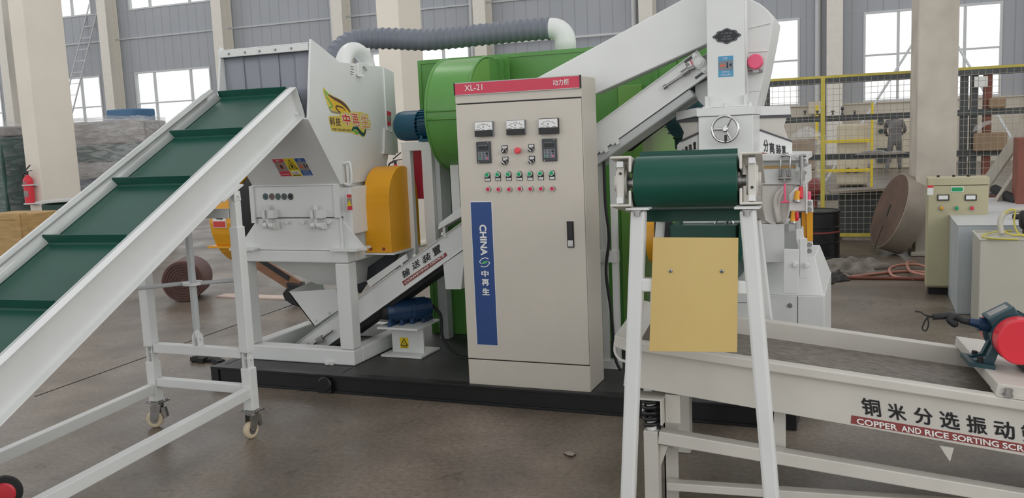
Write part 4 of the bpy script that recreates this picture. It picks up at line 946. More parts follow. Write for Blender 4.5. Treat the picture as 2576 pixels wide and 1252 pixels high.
# lifting lug and hinge bracket near the top edge
def xp(px, py, d=0.0): p = at(px, py, x=HX1); return V((HX1+d, p.y, p.z))
lug = MB().prism([xp(895, 158), xp(908, 158), xp(917, 161), xp(921, 176), xp(919, 178), xp(912, 168), xp(906, 168), xp(904, 190), xp(895, 188)], (0.02, 0, 0)); lug.build('lifting_lug', 'white', sh, bevel=0.003)
MB().bar(xp(895, 190, 0.012), xp(905, 191, 0.03), 0.012, 0.012).build('lug_pin', 'white', sh)
# grab handle low on the right plate
h0, h1 = xp(863, 412, 0.0), xp(866, 462, 0.0)
MB().tube(spline([h0, h0+V((0.05, 0, 0.0)), h1+V((0.05, 0, 0)), h1], 6), 0.009, 8).bar(h0+V((0.03, 0.02, 0.01)), h1+V((0.03, 0.02, -0.01)), 0.02, 0.04).build('grab_handle', 'white', sh)
# chin-plate stickers
nC = V((0, -0.396, -0.30)).normalized(); pC = V((0, 0.20, 1.262))+nC*0.0005; vC = V((0, -0.30, 0.396)).normalized(); uC = V((1, 0, 0))
def qb(x, y): return 600+x/5.217, 380+y/5.217
def chin(l, t, r, b, fields, name, extra=None):
    c0 = atp(*qb((l+r)/2, b), pC, nC); c1 = atp(*qb((l+r)/2, t), pC, nC); xa = atp(*qb(l, (t+b)/2), pC, nC).x; xb = atp(*qb(r, (t+b)/2), pC, nC).x
    hgt = (c1-c0).length; O = V((xa, c0.y, c0.z)); w = xb-xa
    o = MB().poly([(0, 0), (w, 0), (w, hgt), (0, hgt)], O, uC, vC, 0.001).build(name, 'paper', sh)
    for a0, b0, a1, b1, m in fields: MB().poly([(w*a0, hgt*b0), (w*a1, hgt*b0), (w*a1, hgt*b1), (w*a0, hgt*b1)], O, uC, vC, 0.0018).build('sticker_field', m, o)
    return o, O, w, hgt
o, O, w, h_ = chin(505, 122, 652, 332, [(0.02, 0.02, 0.98, 0.30, 'crimson'), (0.02, 0.30, 0.98, 0.80, 'sticker_grey'), (0.02, 0.80, 0.98, 0.98, 'crimson')], 'warning_sticker')
MB().ring(O+uC*w*0.5+vC*h_*0.55-V((0, 0.002, 0)), nC, w*0.24, w*0.035, 24, 6).build('prohibition_ring', 'text_salmon', o); MB().poly([(w*0.42, h_*0.44), (w*0.56, h_*0.42), (w*0.6, h_*0.6), (w*0.5, h_*0.68), (w*0.42, h_*0.6)], O, uC, vC, 0.0024).build('pictogram', 'black', o)
k_ = MB()
def tline(a0, b0, a1, b1, txt):
    k_.text(txt, O+uC*w*a0+vC*h_*b0, O+uC*w*a1+vC*h_*b0, O+uC*w*a0+vC*h_*b1, 0.0, 0.0006, 0.0019)
tline(0.3, 0.85, 0.6, 0.94, '警告'); tline(0.15, 0.10, 0.85, 0.16, '禁止触摸'); k_.build('lettering', 'paper', o)
o, O, w, h_ = chin(650, 112, 792, 332, [(0.02, 0.02, 0.98, 0.98, 'yellow')], 'warning_sticker')
MB().poly([(w*0.08, h_*0.40), (w*0.92, h_*0.40), (w*0.5, h_*0.94)], O, uC, vC, 0.0022).build('triangle', 'black', o)
MB().poly([(w*0.18, h_*0.44), (w*0.82, h_*0.44), (w*0.5, h_*0.86)], O, uC, vC, 0.0028).build('triangle_field', 'yellow', o)
MB().poly([(w*0.36, h_*0.5), (w*0.5, h_*0.47), (w*0.6, h_*0.56), (w*0.54, h_*0.66), (w*0.5, h_*0.76), (w*0.44, h_*0.64)], O, uC, vC, 0.0034).poly([(w*0.58, h_*0.5), (w*0.72, h_*0.47), (w*0.66, h_*0.56)], O, uC, vC, 0.0034).build('pictogram', 'black', o)
MB().poly([(w*0.14, h_*0.13), (w*0.86, h_*0.13), (w*0.86, h_*0.30), (w*0.14, h_*0.30)], O, uC, vC, 0.0022).build('text_field', 'paper', o)
k_ = MB(); tline(0.17, 0.16, 0.83, 0.27, '当心机械伤手'); k_.poly([(w*0.15, h_*0.06), (w*0.85, h_*0.06), (w*0.85, h_*0.10), (w*0.15, h_*0.10)], O, uC, vC, 0.0024); k_.build('lettering', 'black', o)
o, O, w, h_ = chin(790, 110, 932, 322, [(0.02, 0.02, 0.98, 0.30, 'sticker_blue'), (0.02, 0.30, 0.98, 0.80, 'sticker_grey'), (0.02, 0.80, 0.98, 0.98, 'sticker_blue')], 'warning_sticker')
MB().poly([(w*0.1, h_*0.48), (w*0.45, h_*0.46), (w*0.5, h_*0.56), (w*0.2, h_*0.62)], O, uC, vC, 0.0024).build('pictogram', 'text_salmon', o); MB().poly([(w*0.62, h_*0.42), (w*0.7, h_*0.42), (w*0.7, h_*0.68), (w*0.62, h_*0.68)], O, uC, vC, 0.0024).poly([(w*0.78, h_*0.55), (w*0.94, h_*0.46), (w*0.94, h_*0.64)], O, uC, vC, 0.0024).build('pictogram', 'black', o)
k_ = MB(); tline(0.3, 0.84, 0.6, 0.94, '注意'); tline(0.22, 0.18, 0.78, 0.26, '非专业'); tline(0.12, 0.07, 0.88, 0.13, '人员禁止操作'); k_.build('lettering', 'paper', o)
# five round emblems
for i, (cx_, m) in enumerate(((357, 'motor_teal'), (440, 'logo_brown'), (520, 'logo_dark'), (602, 'dark_grey'), (685, 'rubber'))):
    c = at(*qb(cx_, 596), y=BY0-0.004); e = MB().cyl((c.x, BY0-0.004, c.z), (c.x, BY0-0.0058, c.z), 0.024, n=28).build('round_emblem', 'paper', sh)
    MB().cyl((c.x, BY0-0.0058, c.z), (c.x, BY0-0.0066, c.z), 0.0215, n=28).build('emblem_face', m, e); MB().ring((c.x, BY0-0.0066, c.z), (0, 1, 0), 0.014, 0.0015, 20, 6).build('emblem_ring', 'key_grey', e)
# swing-bolt clamps and studs on the seam
for l, r in ((325, 490), (955, 1120)):
    c = at(*qb((l+r)/2, 825), y=BY0-0.03); zc = c.z; zl = at(*qb(l+80, 975), y=BY0-0.03).z
    cl = MB().box((c.x-0.045, BY0-0.05, zc-0.027), (c.x-0.028, BY0-0.002, zc+0.024)).box((c.x-0.002, BY0-0.05, zc-0.027), (c.x+0.045, BY0-0.002, zc+0.027)).build('clamp_bracket', 'white', sh, bevel=0.002)
    MB().cyl((c.x-0.015, BY0-0.03, zl), (c.x-0.015, BY0-0.03, zc+0.06), 0.009, n=14).cyl((c.x-0.015, BY0-0.03, zc+0.028), (c.x-0.015, BY0-0.03, zc+0.05), 0.018, n=6).build('swing_bolt', 'white', sh)
    MB().cyl((c.x-0.048, BY0-0.03, zl), (c.x-0.022, BY0-0.03, zl), 0.02, n=20).cyl((c.x-0.006, BY0-0.03, zl), (c.x+0.03, BY0-0.03, zl), 0.02, n=20).box((c.x+0.0, BY0-0.02, zl-0.024), (c.x+0.05, BY0-0.002, zl+0.02)).build('clamp_hinge', 'white', sh)
for x_ in (318, 650, 860, 1200):
    c = at(*qb(x_, 930), y=BY0); MB().bolt((c.x, BY0+0.003, c.z), (0, -1, 0), 0.012, 0.02).build('seam_stud', 'white', sh)
# shaft housing on the right with red sticker
SBX = BX1+0.10
q0 = at(868, 478, y=BY0+0.02); 
MB().box((BX1, BY0+0.03, at(880, 590, x=SBX).z-0.01), (SBX-0.03, BY0+0.23, ZB-0.02)).build('bearing_cover', 'white', sh, bevel=0.004)
XS2 = SBX-0.03+0.001
panel_sticker([(871, 488), (884, 488), (887, 528), (873, 529)], [(0.02, 0.22, 'crimson'), (0.24, 0.72, 'sticker_grey'), (0.74, 0.98, 'crimson')], 'caution_sticker', XS2, sh)
MB().prism([at(874, 518, x=XS2+0.002), at(884, 517, x=XS2+0.002), at(878, 502, x=XS2+0.002)], (0.001, 0, 0)).build('sticker_triangle', 'yellow', sh)
MB().box((BX1, 0.42, FT), (BX1+0.045, 0.60, 1.13)).cyl((BX1, 0.50, 1.08), (BX1+0.06, 0.50, 1.08), 0.06, n=24).build('bearing_block', 'white', sh)
w_s = MB().box((BX1+0.006, 0.4185, 1.02), (BX1+0.04, 0.4195, 1.09)).build('bearing_sticker', 'paper', sh); MB().box((BX1+0.008, 0.4175, 1.075), (BX1+0.038, 0.4185, 1.088)).box((BX1+0.008, 0.4175, 1.022), (BX1+0.010, 0.4185, 1.075)).box((BX1+0.036, 0.4175, 1.022), (BX1+0.038, 0.4185, 1.075)).build('sticker_field', 'crimson', w_s)
MB().cyl((BX1, 0.50, 1.0), (BX1+0.1, 0.50, 1.0), 0.035, n=20).build('rotor_shaft', 'steel', sh)
# orange belt guard
GX0, GX1, GY0, GY1, GZ0, GZ1 = -0.876, -0.69, 0.405, 0.80, 0.805, 1.348
P = [(GY1, GZ0), (GY0, GZ0), (GY0, 1.06)]
cyc, rr = (GY0+GY1)/2, (GY1-GY0)/2
P += [(cyc-rr*math.cos(a), 1.13+(GZ1-1.13)*math.sin(a)) for a in arc(15, 0, 180)] + [(GY1, 1.06)]
MB().prism([(GX0, y, z) for y, z in P], (GX1-GX0, 0, 0)).build('belt_guard', 'orange', sh, bevel=0.003, label='orange belt guard')
for dx in (0.035, 0.13): MB().bolt((GX0+dx, GY0, GZ0+0.025), (0, -1, 0), 0.008, 0.008).build('guard_bolt', 'maroon', sh)
MB().box((BX1-0.0, GY0-0.01, GZ0-0.012), (GX1+0.02, GY1+0.02, GZ0)).build('guard_bracket', 'white', sh)
# flywheel and orange guard on the left
fy = 0.60; fzc = at(605, 545, y=0.45).z
MB().turn((BX0-0.05, fy, 1.03), (BX0-0.23, fy, 1.03), [(0, 0.30), (0, 0.31), (0.15, 0.32), (0.85, 0.32), (1, 0.31)], 48).build('flywheel', 'rubber', sh)
MB().ring((BX0-0.05, fy, 1.03), (1, 0, 0), 0.22, 0.03, 40, 8).build('flywheel_rim', 'maroon', sh)
lgx = BX0-0.235; P = [(fy-0.33*math.cos(a), 1.03+0.33*math.sin(a)) for a in arc(25, -70, 250)]
lw = lgx-0.19
gL = MB().prism([(lw, y, z) for y, z in P], (0.19, 0, 0)).build('belt_guard', 'orange', sh, bevel=0.003, label='orange guard with sticker')
c = at(563, 556, y=fy-0.36)
GF = fy-0.33
MB().box((lw+0.03, GF-0.004, 0.98), (lw+0.14, GF+0.01, 1.09)).build('guard_sticker', 'paper', gL); 
MB().box((lw+0.035, GF-0.0055, 0.985), (lw+0.135, GF-0.004, 1.025)).build('sticker_field', 'text_red', gL); MB().prism([(lw+0.06, GF-0.004, 1.04), (lw+0.115, GF-0.004, 1.036), (lw+0.12, GF-0.004, 1.075), (lw+0.085, GF-0.004, 1.068)], (0, -0.001, 0)).build('pictogram', 'black', gL)
MB().box((lw-0.06, fy-0.30, 0.838), (BX0-0.02, fy-0.2, 0.852)).build('guard_bracket', 'orange', sh)
# discharge funnel inside the frame and its chute
fz1 = FT-0.08
MB().hexa([(-1.30, 0.45, 0.58), (-1.02, 0.45, 0.58), (-1.02, 0.75, 0.58), (-1.30, 0.75, 0.58)], [(-1.62, 0.32, fz1), (-0.99, 0.32, fz1), (-0.99, 0.95, fz1), (-1.62, 0.95, fz1)]).build('discharge_funnel', 'white', sh)
yc = 0.405; P = [at(*q, y=yc) for q in [(725, 734), (846, 727), (856, 778), (845, 783), (790, 820)]]
P = [V((p.x, yc, p.z)) for p in P]
ch = MB().prism(P, (0, 0.008, 0)); 
ch.hexa([P[0], P[0]+V((0, 0.34, 0.03)), P[4]+V((0, 0.34, 0)), P[4]], [P[0]+V((0.006, 0, 0.004)), P[0]+V((0.006, 0.34, 0.034)), P[4]+V((0.006, 0.34, 0.004)), P[4]+V((0.006, 0, 0.004))])
ch.build('discharge_chute', 'white', sh)
for q in ((794, 808), (827, 790)): c = at(*q, y=yc); MB().bolt((c.x, yc, c.z+0.008), (0, -1, 0), 0.009, 0.01).build('chute_bolt', 'white', sh)
# exhaust bend on the hopper roof
bc = V((-0.945, 0.50, 2.0)); R = 0.085
pts = [bc+V((-0.10*math.cos(a)*1.0, 0.115*-math.cos(a)*0.6, 0.085*math.sin(a)+0.0)) for a in arc(15, 0, 180)]
A_ = V((-1.0, 0.47, 1.99)); B_ = V((-0.985, 0.75, 1.985))
c_ = (A_+B_)/2; pts = [c_+(A_-c_)*math.cos(a)+V((0, 0, 0.118*math.sin(a))) for a in arc(17, 0, 180)]
MB().tube(pts, 0.05, 20).build('exhaust_bend', 'white', sh)
MB().cyl((-0.99, 0.78, 2.0), (-0.99, 0.78, 2.13), 0.012, n=12).build('vent_pipe', 'white', sh)

# brown flat bar and dark shoe seen through the frame: it leans on the floor beyond the skid
LVY = 2.42
A_ = at(600, 628, y=LVY); B_ = at(752, 724, y=LVY); c = at(748, 768, z=0)
lv = thing('wooden_lever', 'brown flat bar ending in a dark rubber shoe, slanting behind the shredder frame', 'lever', (c.x, LVY, 0))
d = (B_-A_)
MB().bar(A_-d*0.35, B_, 0.03, 0.13).build('bar', 'brown', lv)
P = [at(*q, y=LVY-0.06) for q in ((716, 712), (722, 722), (709, 738), (716, 755), (736, 768), (752, 770), (775, 768), (770, 735), (755, 716))]
MB().prism([V((p.x, LVY-0.06, max(p.z, 0.0))) for p in P], (0, 0.16, 0)).build('shoe', 'rubber', lv, bevel=0.012)
A2 = at(655, 655, y=LVY); MB().bar(at(650, 648, y=LVY), at(730, 700, y=LVY), 0.04, 0.05).build('under_bar', 'rubber', lv)
# dark flat plate between the frame and the feed conveyor
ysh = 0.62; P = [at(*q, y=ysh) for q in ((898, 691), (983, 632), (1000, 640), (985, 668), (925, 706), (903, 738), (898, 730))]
MB().prism([V((p.x, ysh, p.z)) for p in P], (0, 0.03, 0)).build('dark_plate', 'dark_grey', sh)
# ================================================================== inclined green belt conveyor on castors (left)
O1 = V((-0.936, -0.075, 1.673)); Y1, P1, W1, H1 = 0.080, 0.455, 0.622, 0.186
A1 = V((-math.sin(Y1)*math.cos(P1), math.cos(Y1)*math.cos(P1), math.sin(P1))); V1 = V((math.cos(Y1), math.sin(Y1), 0)); N1 = V1.cross(A1)
F1 = lambda p: O1 + A1*p.x + V1*p.y + N1*p.z
LC = 3.45
cv = thing('belt_conveyor', 'long inclined green cleated belt conveyor on a white castor frame, feeding the shredder', 'conveyor', (-1.1, -1.2, 0))
def chan(s0, s1, name):       # C channel, web at s0, flanges towards s1
    sg = 1 if s1 > s0 else -1; t = 0.006; b = MB(F1)
    b.box((-LC, min(s0, s0+sg*t), 0), (0, max(s0, s0+sg*t), H1)); b.box((-LC, min(s0, s1), H1-t), (0, max(s0, s1), H1)); b.box((-LC, min(s0, s1), 0), (0, max(s0, s1), t))
    return b.build(name, 'white', cv, bevel=0.002)
chan(-0.044, 0.0, 'side_channel'); chan(-W1+0.044, -W1, 'side_channel')
e = MB(F1); e.box((-0.004, -0.044, 0), (0.002, 0.0, H1)); e.bolt((-0.03, -0.038, 0.035), (0, 1, 0), 0.012, 0.012); e.build('end_plate', 'white', cv)
nb = H1-0.045
MB(F1).box((-LC, -W1+0.07, nb-0.008), (0.05, -0.065, nb)).build('belt', 'belt_green', cv)
MB(F1).box((-LC, -W1+0.07, 0.012), (0.05, -0.065, 0.02)).build('return_belt', 'belt_green', cv)
MB(F1).cyl((0.05, -W1+0.07, (nb+0.012)/2), (0.05, -0.065, (nb+0.012)/2), (nb-0.012)/2, n=32).build('head_roller', 'belt_green', cv)
def on_belt(px, py): p = atp(px, py, F1(V((0, 0, nb))), N1)-O1; return p.dot(A1), p.dot(V1)
for q in ((640, 241), (515, 343), (375, 464), (210, 611), (20, 775)):
    u, s_ = on_belt(*q); c = MB(F1); c.prism([(u-0.014, -W1+0.085, nb), (u-0.004, -W1+0.085, nb+0.005), (u+0.002, -W1+0.085, nb+0.042), (u+0.008, -W1+0.085, nb+0.042), (u+0.010, -W1+0.085, nb+0.005), (u+0.022, -W1+0.085, nb)], (0, W1-0.165, 0)); c.build('cleat', 'belt_green', cv)
u, s_ = on_belt(20, 775); c = MB(F1); u -= 0.47
c.prism([(u-0.014, -W1+0.085, nb), (u+0.002, -W1+0.085, nb+0.042), (u+0.008, -W1+0.085, nb+0.042), (u+0.022, -W1+0.085, nb)], (0, W1-0.165, 0)); c.build('cleat', 'belt_green', cv)
# clear skirts along both rails: rolled upper edge, strip leaning on the belt
def skirt(side):
    s0 = -W1+0.03 if side < 0 else -0.02; sg = -side; b = MB(F1); prof = []
    for a in arc(7, 170, 20): prof.append((s0+sg*(0.022-0.022*-math.cos(a)*-1), H1+0.002+0.016*math.sin(a)))
    prof += [(s0+sg*0.055, H1-0.012), (s0+sg*0.078, nb+0.003)]
    rings = []
    for (uu) in (-LC, 0.0): rings.append([(uu, s, n) for s, n in prof]+[(uu, s-sg*0.003, n-0.003) for s, n in prof[::-1]])
    b.loft(rings, cap=True); return b.build('side_skirt', 'skirt', cv)
M['skirt'] = None
mat('skirt', (0.50, 0.52, 0.50), 0.14, var=0.06, scale=5, coat=0.6)
skirt(-1)
b = MB(F1); b.box((-LC, -0.066, H1-0.03), (0, -0.055, H1-0.006)); b.build('near_skirt', 'grey_paint', cv)
for q in ((536, 247), (473, 292), (409, 345), (341, 399), (255, 469), (169, 539), (71, 619)):
    p = atp(q[0], q[1], F1(V((0, 0, H1))), N1)-O1; MB(F1).bolt((p.dot(A1), -W1+0.046, H1-0.002), (0, 0, 1), 0.009, 0.018).build('skirt_bolt', 'steel', cv)
MB(F1).cyl((0.014, -0.04, 0.12), (0.014, -0.012, 0.12), 0.014, n=16).build('head_bearing', 'steel', cv)
# stand: telescopic legs, lower castor frame
LY = -0.84; LXN, LXF, T = -0.868, -1.508, 0.058
def zpx(px, py, y=LY): return at(px, py, y=y).z
def chan_bottom(x, y):       # underside of the channel at x,y
    k = (y-O1.y)/A1.y; return O1.z+A1.z*k
zc = chan_bottom(LXN, LY)
z_in = zpx(600, 569); zh = zpx(625, 905); zlow = zpx(500, 880)
ztop = min(zc-0.045, z_in+0.13)
for x in (LXN, LXF):
    MB().box((x-T/2, LY-T/2, zh+0.05), (x+T/2, LY+T/2, z_in)).build('outer_leg', 'white', cv, bevel=0.004)
    MB().box((x-T/2+0.006, LY-T/2+0.006, z_in-0.1), (x+T/2-0.006, LY+T/2-0.006, ztop)).build('inner_leg', 'white', cv, bevel=0.004)
    lg_ = MB(); yy = LY
    for sx in (-0.018, 0.018): lg_.prism([(x+sx-0.003, LY-0.025, ztop), (x+sx-0.003, LY+0.025, ztop), (x+sx-0.003, LY+0.02, ztop+0.05), (x+sx-0.003, LY-0.02, ztop+0.05)], (0.006, 0, 0))
    lg_.cyl((x-0.03, LY, ztop+0.028), (x+0.03, LY, ztop+0.028), 0.009, n=12); lg_.bar((x-0.01, LY-0.10, ztop+0.05-0.05*1+0.006), (x-0.01, LY+0.06, ztop+0.05+0.028), 0.05, 0.008); lg_.build('pivot_lug', 'white', cv)
    h = MB()
    for sx in (-0.02, 0.014): h.prism([(x+sx, LY-0.022, zh-0.045), (x+sx, LY+0.022, zh-0.045), (x+sx, LY+0.022, zh+0.035), (x+sx, LY, zh+0.052), (x+sx, LY-0.022, zh+0.035)], (0.006, 0, 0))
    h.box((x-T/2, LY-T/2, zh+0.046), (x+T/2, LY+T/2, zh+0.052)); h.cyl((x-0.03, LY, zh+0.01), (x+0.03, LY, zh+0.01), 0.009, n=12); h.build('hinge', 'white', cv)
    MB().box((x-T/2, LY-T/2, 0.150), (x+T/2, LY+T/2, zh-0.04)).build('lower_post', 'white', cv, bevel=0.004)
zb_ = zpx(560, 537)
MB().box((LXF+T/2, LY-0.02, zb_-0.025), (LXN-T/2, LY+0.02, zb_+0.025)).build('upper_crossbar', 'white', cv, bevel=0.004)
MB().box((LXF+T/2, LY-0.022, zlow-0.026), (LXN-T/2, LY+0.022, zlow+0.026)).build('crossbar', 'white', cv, bevel=0.004)
zl2 = zpx(510, 968); MB().box((LXF+T/2, LY-0.022, zl2-0.024), (LXN-T/2, LY+0.022, zl2+0.024)).build('lower_crossbar', 'white', cv, bevel=0.004)
d1 = V((0.090, -0.996, 0))
rn = V((LXN, LY-T/2, zpx(632, 985))); rf = V((LXF, LY-T/2, zpx(398, 975)))
rend = 2.05
MB().bar(rn, rn+d1*rend+V((0, 0, -0.03)), 0.045, 0.055).build('base_rail', 'white', cv, bevel=0.004); MB().bar(rf, rf+d1*rend+V((0, 0, -0.03)), 0.045, 0.055).build('base_rail', 'white', cv, bevel=0.004)
k = 1.62; MB().bar(rf+d1*k+V((0.02, 0, -0.024)), rn+d1*k+V((-0.02, 0, -0.024)), 0.045, 0.045).build('end_crossbar', 'white', cv, bevel=0.004)
# castors
def castor(x, yaw):
    r = 0.046; pl = MB().box((x-0.05, LY-0.045, 0.143), (x+0.05, LY+0.045, 0.150)); 
    for sx in (-1, 1):
        for sy in (-1, 1): pl.bolt((x+0.038*sx, LY+0.033*sy, 0.150), (0, 0, 1), 0.007, 0.008)
    root = pl.build('castor', 'steel', cv, label='castor with pale wheel'); ca, sa = math.cos(yaw), math.sin(yaw)
    X = lambda p: V((x+p.x*ca-p.y*sa, LY+p.x*sa+p.y*ca, p.z))
    f = MB(X); f.cyl((0, 0, 0.125), (0, 0, 0.143), 0.032, n=20)
    for sy in (-0.022, 0.019): f.prism([(-0.03, sy, 0.127), (0.03, sy, 0.127), (0.035, sy, 0.05), (0.015, sy, 0.035), (-0.005, sy, 0.05)], (0, 0.003, 0))
    f.cyl((0.018, -0.026, r), (0.018, 0.026, r), 0.007, n=10); f.prism([(-0.045, -0.016, 0.115), (-0.02, -0.016, 0.115), (-0.04, -0.016, 0.05), (-0.055, -0.016, 0.06)], (0, 0.03, 0)); f.build('fork', 'steel', root)
    MB(X).turn((0.018, -0.015, r), (0.018, 0.015, r), [(0, r*0.86), (0.2, r), (0.8, r), (1, r*0.86)], 32).build('wheel', 'caster_tan', root); MB(X).cyl((0.018, -0.0165, r), (0.018, 0.0165, r), r*0.5, n=24).build('hub', 'steel', root)
castor(LXF, math.radians(200)); castor(LXN, math.radians(262))
# screw jack with a two-bar handle
jx = at(497, 850, y=LY).x; zj = zlow+0.026
j = MB()
for sx in (-0.02, 0.014): j.prism([(jx+sx, LY-0.02, zj), (jx+sx, LY+0.02, zj), (jx+sx, LY+0.02, zj+0.05), (jx+sx, LY, zj+0.075), (jx+sx, LY-0.02, zj+0.05)], (0.006, 0, 0))
j.cyl((jx-0.03, LY, zj+0.042), (jx+0.03, LY, zj+0.042), 0.010, n=12); j.cyl((jx, LY, zj+0.05), (jx, LY, zj+0.10), 0.014, n=14); j.build('jack_foot', 'white', cv)
zring = zpx(490, 712); ztopj = chan_bottom(jx, LY)-0.005
MB().cyl((jx, LY, zj+0.09), (jx, LY, ztopj), 0.019, n=18).build('jack_tube', 'grey_paint', cv)
MB().turn((jx, LY, zring-0.008), (jx, LY, zring+0.008), [(0, 0.05), (0, 0.052), (1, 0.052), (1, 0.05)], 28).build('handle_ring', 'white', cv)
hd = MB()
hd.cyl((jx-0.03, LY, zring), (jx-0.255, LY-0.13, zring-0.012), 0.011, n=12).cyl((jx+0.03, LY, zring), (jx+0.235, LY+0.12, zring+0.004), 0.011, n=12); hd.build('jack_handle', 'grey_paint', cv)
# red-faced drive wheel near the tail
c = at(8, 1243, y=-2.2)
n = V((0.75, -0.65, 0.12)).normalized()
MB().turn(c-n*0.06, c, [(0, 0.062), (0.5, 0.068), (1, 0.066)], 36).build('drive_wheel', 'rubber', cv); MB().turn(c-n*0.005, c+n*0.006, [(0, 0.045), (0.7, 0.044), (1, 0.036)], 32).build('wheel_cap', 'red', cv, label='red cap of the black drive wheel')
MB().bar(c-n*0.05, (rf+d1*1.62+V((0.06, 0, 0))), 0.05, 0.05).build('wheel_bracket', 'rubber', cv)
# ================================================================== inclined feed conveyor behind the cabinet
TH = math.atan2(1.958-0.506, 1.303+0.969); EU = V((math.cos(TH), 0, math.sin(TH))); EN = V((-math.sin(TH), 0, math.cos(TH)))
O2 = V((-1.50, 0.43, 0.506-(1.50-0.969)*math.tan(TH)-0.139/math.cos(TH)))        # underside line, near face
F2 = lambda p: O2+EU*p.x+V((0, 1, 0))*p.y+EN*p.z
LF, WF, HF = 3.36, 0.30, 0.139
fc = thing('conveying_device', 'inclined white conveyor with black lettering, running up behind the cabinet', 'conveyor', (0, 0.58, DZ))
b = MB(F2).box((0.08, 0, 0), (LF, 0.006, HF)); b.box((0.08, -0.012, HF-0.004), (LF, 0.04, HF)).box((0.08, -0.006, -0.004), (LF, 0.04, 0.0)); b.build('side_plate', 'white', fc)
b = MB(F2).box((0.08, WF-0.006, 0), (LF, WF, HF)); b.box((0.08, WF-0.04, HF-0.004), (LF, WF+0.012, HF)); b.build('side_plate', 'white', fc)
MB(F2).box((0.10, 0.012, 0.05), (LF, WF-0.012, 0.058)).build('belt', 'rubber', fc)
MB(F2).box((0.4, 0.03, -0.03), (2.0, WF, -0.006)).build('return_belt', 'rubber', fc)
MB(F2).box((2.0, 0.002, -0.055), (LF-0.15, WF, -0.006)).build('under_pan', 'grey_paint', fc, bevel=0.008)
MB(F2).cyl((0.06, 0.02, 0.06), (0.06, WF-0.02, 0.06), 0.05, n=24).build('tail_roller', 'steel', fc)
tb = MB(F2); tb.cyl((0.05, -0.02, 0.06), (0.42, -0.02, 0.06), 0.008, n=10).cbox((0.30, -0.02, 0.06), (0.05, 0.03, 0.04)).cbox((0.16, -0.018, 0.06), (0.07, 0.03, 0.06)); tb.build('tail_tensioner', 'steel', fc)
# cover strips, bolts
def y2(px, py, d=0.0): p = at(px, py, y=O2.y); return V((p.x, O2.y+d, p.z))
MB().prism([y2(922, 707), y2(1018, 640), y2(1022, 654), y2(931, 722)], (0, 0.03, 0)).build('feed_cover', 'white', fc)
MB().prism([y2(1102, 569), y2(1104, 562), y2(1170, 512), y2(1172, 538), y2(1101, 578)], (0, 0.16, 0)).build('top_cover', 'white', fc, bevel=0.004)
for q in ((1114, 588), (1122, 593), (1010, 664), (1043, 643)): p = y2(*q); MB().bolt((p.x, O2.y, p.z), (0, -1, 0), 0.008, 0.014).build('cover_bolt', 'white', fc)
bo = MB(); p = y2(1112, 582); bo.cyl((p.x, O2.y+0.03, p.z-0.03), (p.x, O2.y+0.03, p.z+0.03), 0.010, n=10)
bo.build('cover_bolt', 'white', fc)
MB().prism([y2(1115, 664), y2(1168, 628), y2(1168, 650), y2(1160, 727), y2(1121, 727)], (0, 0.06, 0)).build('lower_outlet', 'white', fc)
# lettering
def qc(x, y): return 850+x/3.13, 360+y/3.13
k = MB()
for ch, bl, br, tl in (('输', (515, 1070), (572, 1030), (503, 1010)), ('送', (592, 1003), (650, 962), (580, 945)), ('装', (672, 955), (736, 912), (660, 893)), ('置', (757, 893), (818, 852), (740, 832))):
    P = [y2(*qc(*q), -0.001) for q in (bl, br, tl)]; k.text(ch, *P, 0.02, 0.0008, 0.0)
k.build('lettering', 'black', fc)
st = MB().prism([y2(*qc(x, y), -0.001) for x, y in ((525, 1122), (862, 884), (850, 858), (505, 1090))], (0, -0.0008, 0)).build('name_strip', 'maroon', fc, label='dark red strip with pale lettering')
k = MB(); P = [y2(*qc(*q), -0.002) for q in ((530, 1108), (840, 886), (524, 1092))]; k.text('CONVEYING DEVICE', *P, 0.02, 0.0006, 0.0); k.build('lettering', 'paper', st)
# take-up bearing at the head
def qh(x, y): return 1480+x/3.68, 80+y/3.68
c = y2(*qh(1035, 290)); MB().turn((c.x, O2.y, c.z), (c.x, O2.y-0.05, c.z), [(0, 0.032), (0.3, 0.033), (0.3, 0.026), (0.55, 0.025), (0.55, 0.014), (0.8, 0.013)], 28).build('take_up_bearing', 'white', fc)
fl = MB()
for s in (-1, 1):
    e = V((c.x, O2.y, c.z))+EN*0.047*s; fl.cyl(e, e+V((0, -0.016, 0)), 0.016, n=16); fl.bolt(e+V((0, -0.016, 0)), (0, -1, 0), 0.007, 0.01)
fl.obox(V((c.x, O2.y-0.006, c.z)), EU*0.018, V((0, 0.006, 0)), EN*0.047); fl.build('bearing_flange', 'white', fc)
for s in (-1, 1): e = V((c.x, O2.y-0.002, c.z))+EN*0.052*s-EU*0.03; MB().obox(e, EU*0.035, V((0, 0.002, 0)), EN*0.006).build('slot', 'dark_grey', fc)
r0, r1 = y2(*qh(705, 520), -0.02), y2(*qh(975, 340), -0.02)
MB().cyl(r0, r1, 0.008, n=12).cyl(r0, r0+EU*0.02, 0.013, n=6).cyl(r0+EU*0.125, r0+EU*0.165, 0.019, n=6).cyl(r0+EU*0.165, r1+EU*0.01, 0.012, n=12).build('take_up_screw', 'steel', fc)
sk_ = MB().prism([y2(*qh(x, y), -0.001) for x, y in ((908, 345), (975, 300), (945, 248), (878, 293))], (0, -0.001, 0)).build('caution_sticker', 'paper', fc)
MB().prism([y2(*qh(x, y), -0.002) for x, y in ((962, 308), (972, 300), (944, 252), (934, 259))], (0, -0.0006, 0)).build('sticker_field', 'crimson', sk_)
MB().prism([y2(*qh(x, y), -0.002) for x, y in ((910, 330), (945, 305), (930, 290), (915, 285), (895, 300))], (0, -0.0006, 0)).build('pictogram', 'sticker_grey', sk_)
cl = MB(F2); u = (y2(1507, 372)-O2).dot(EU)
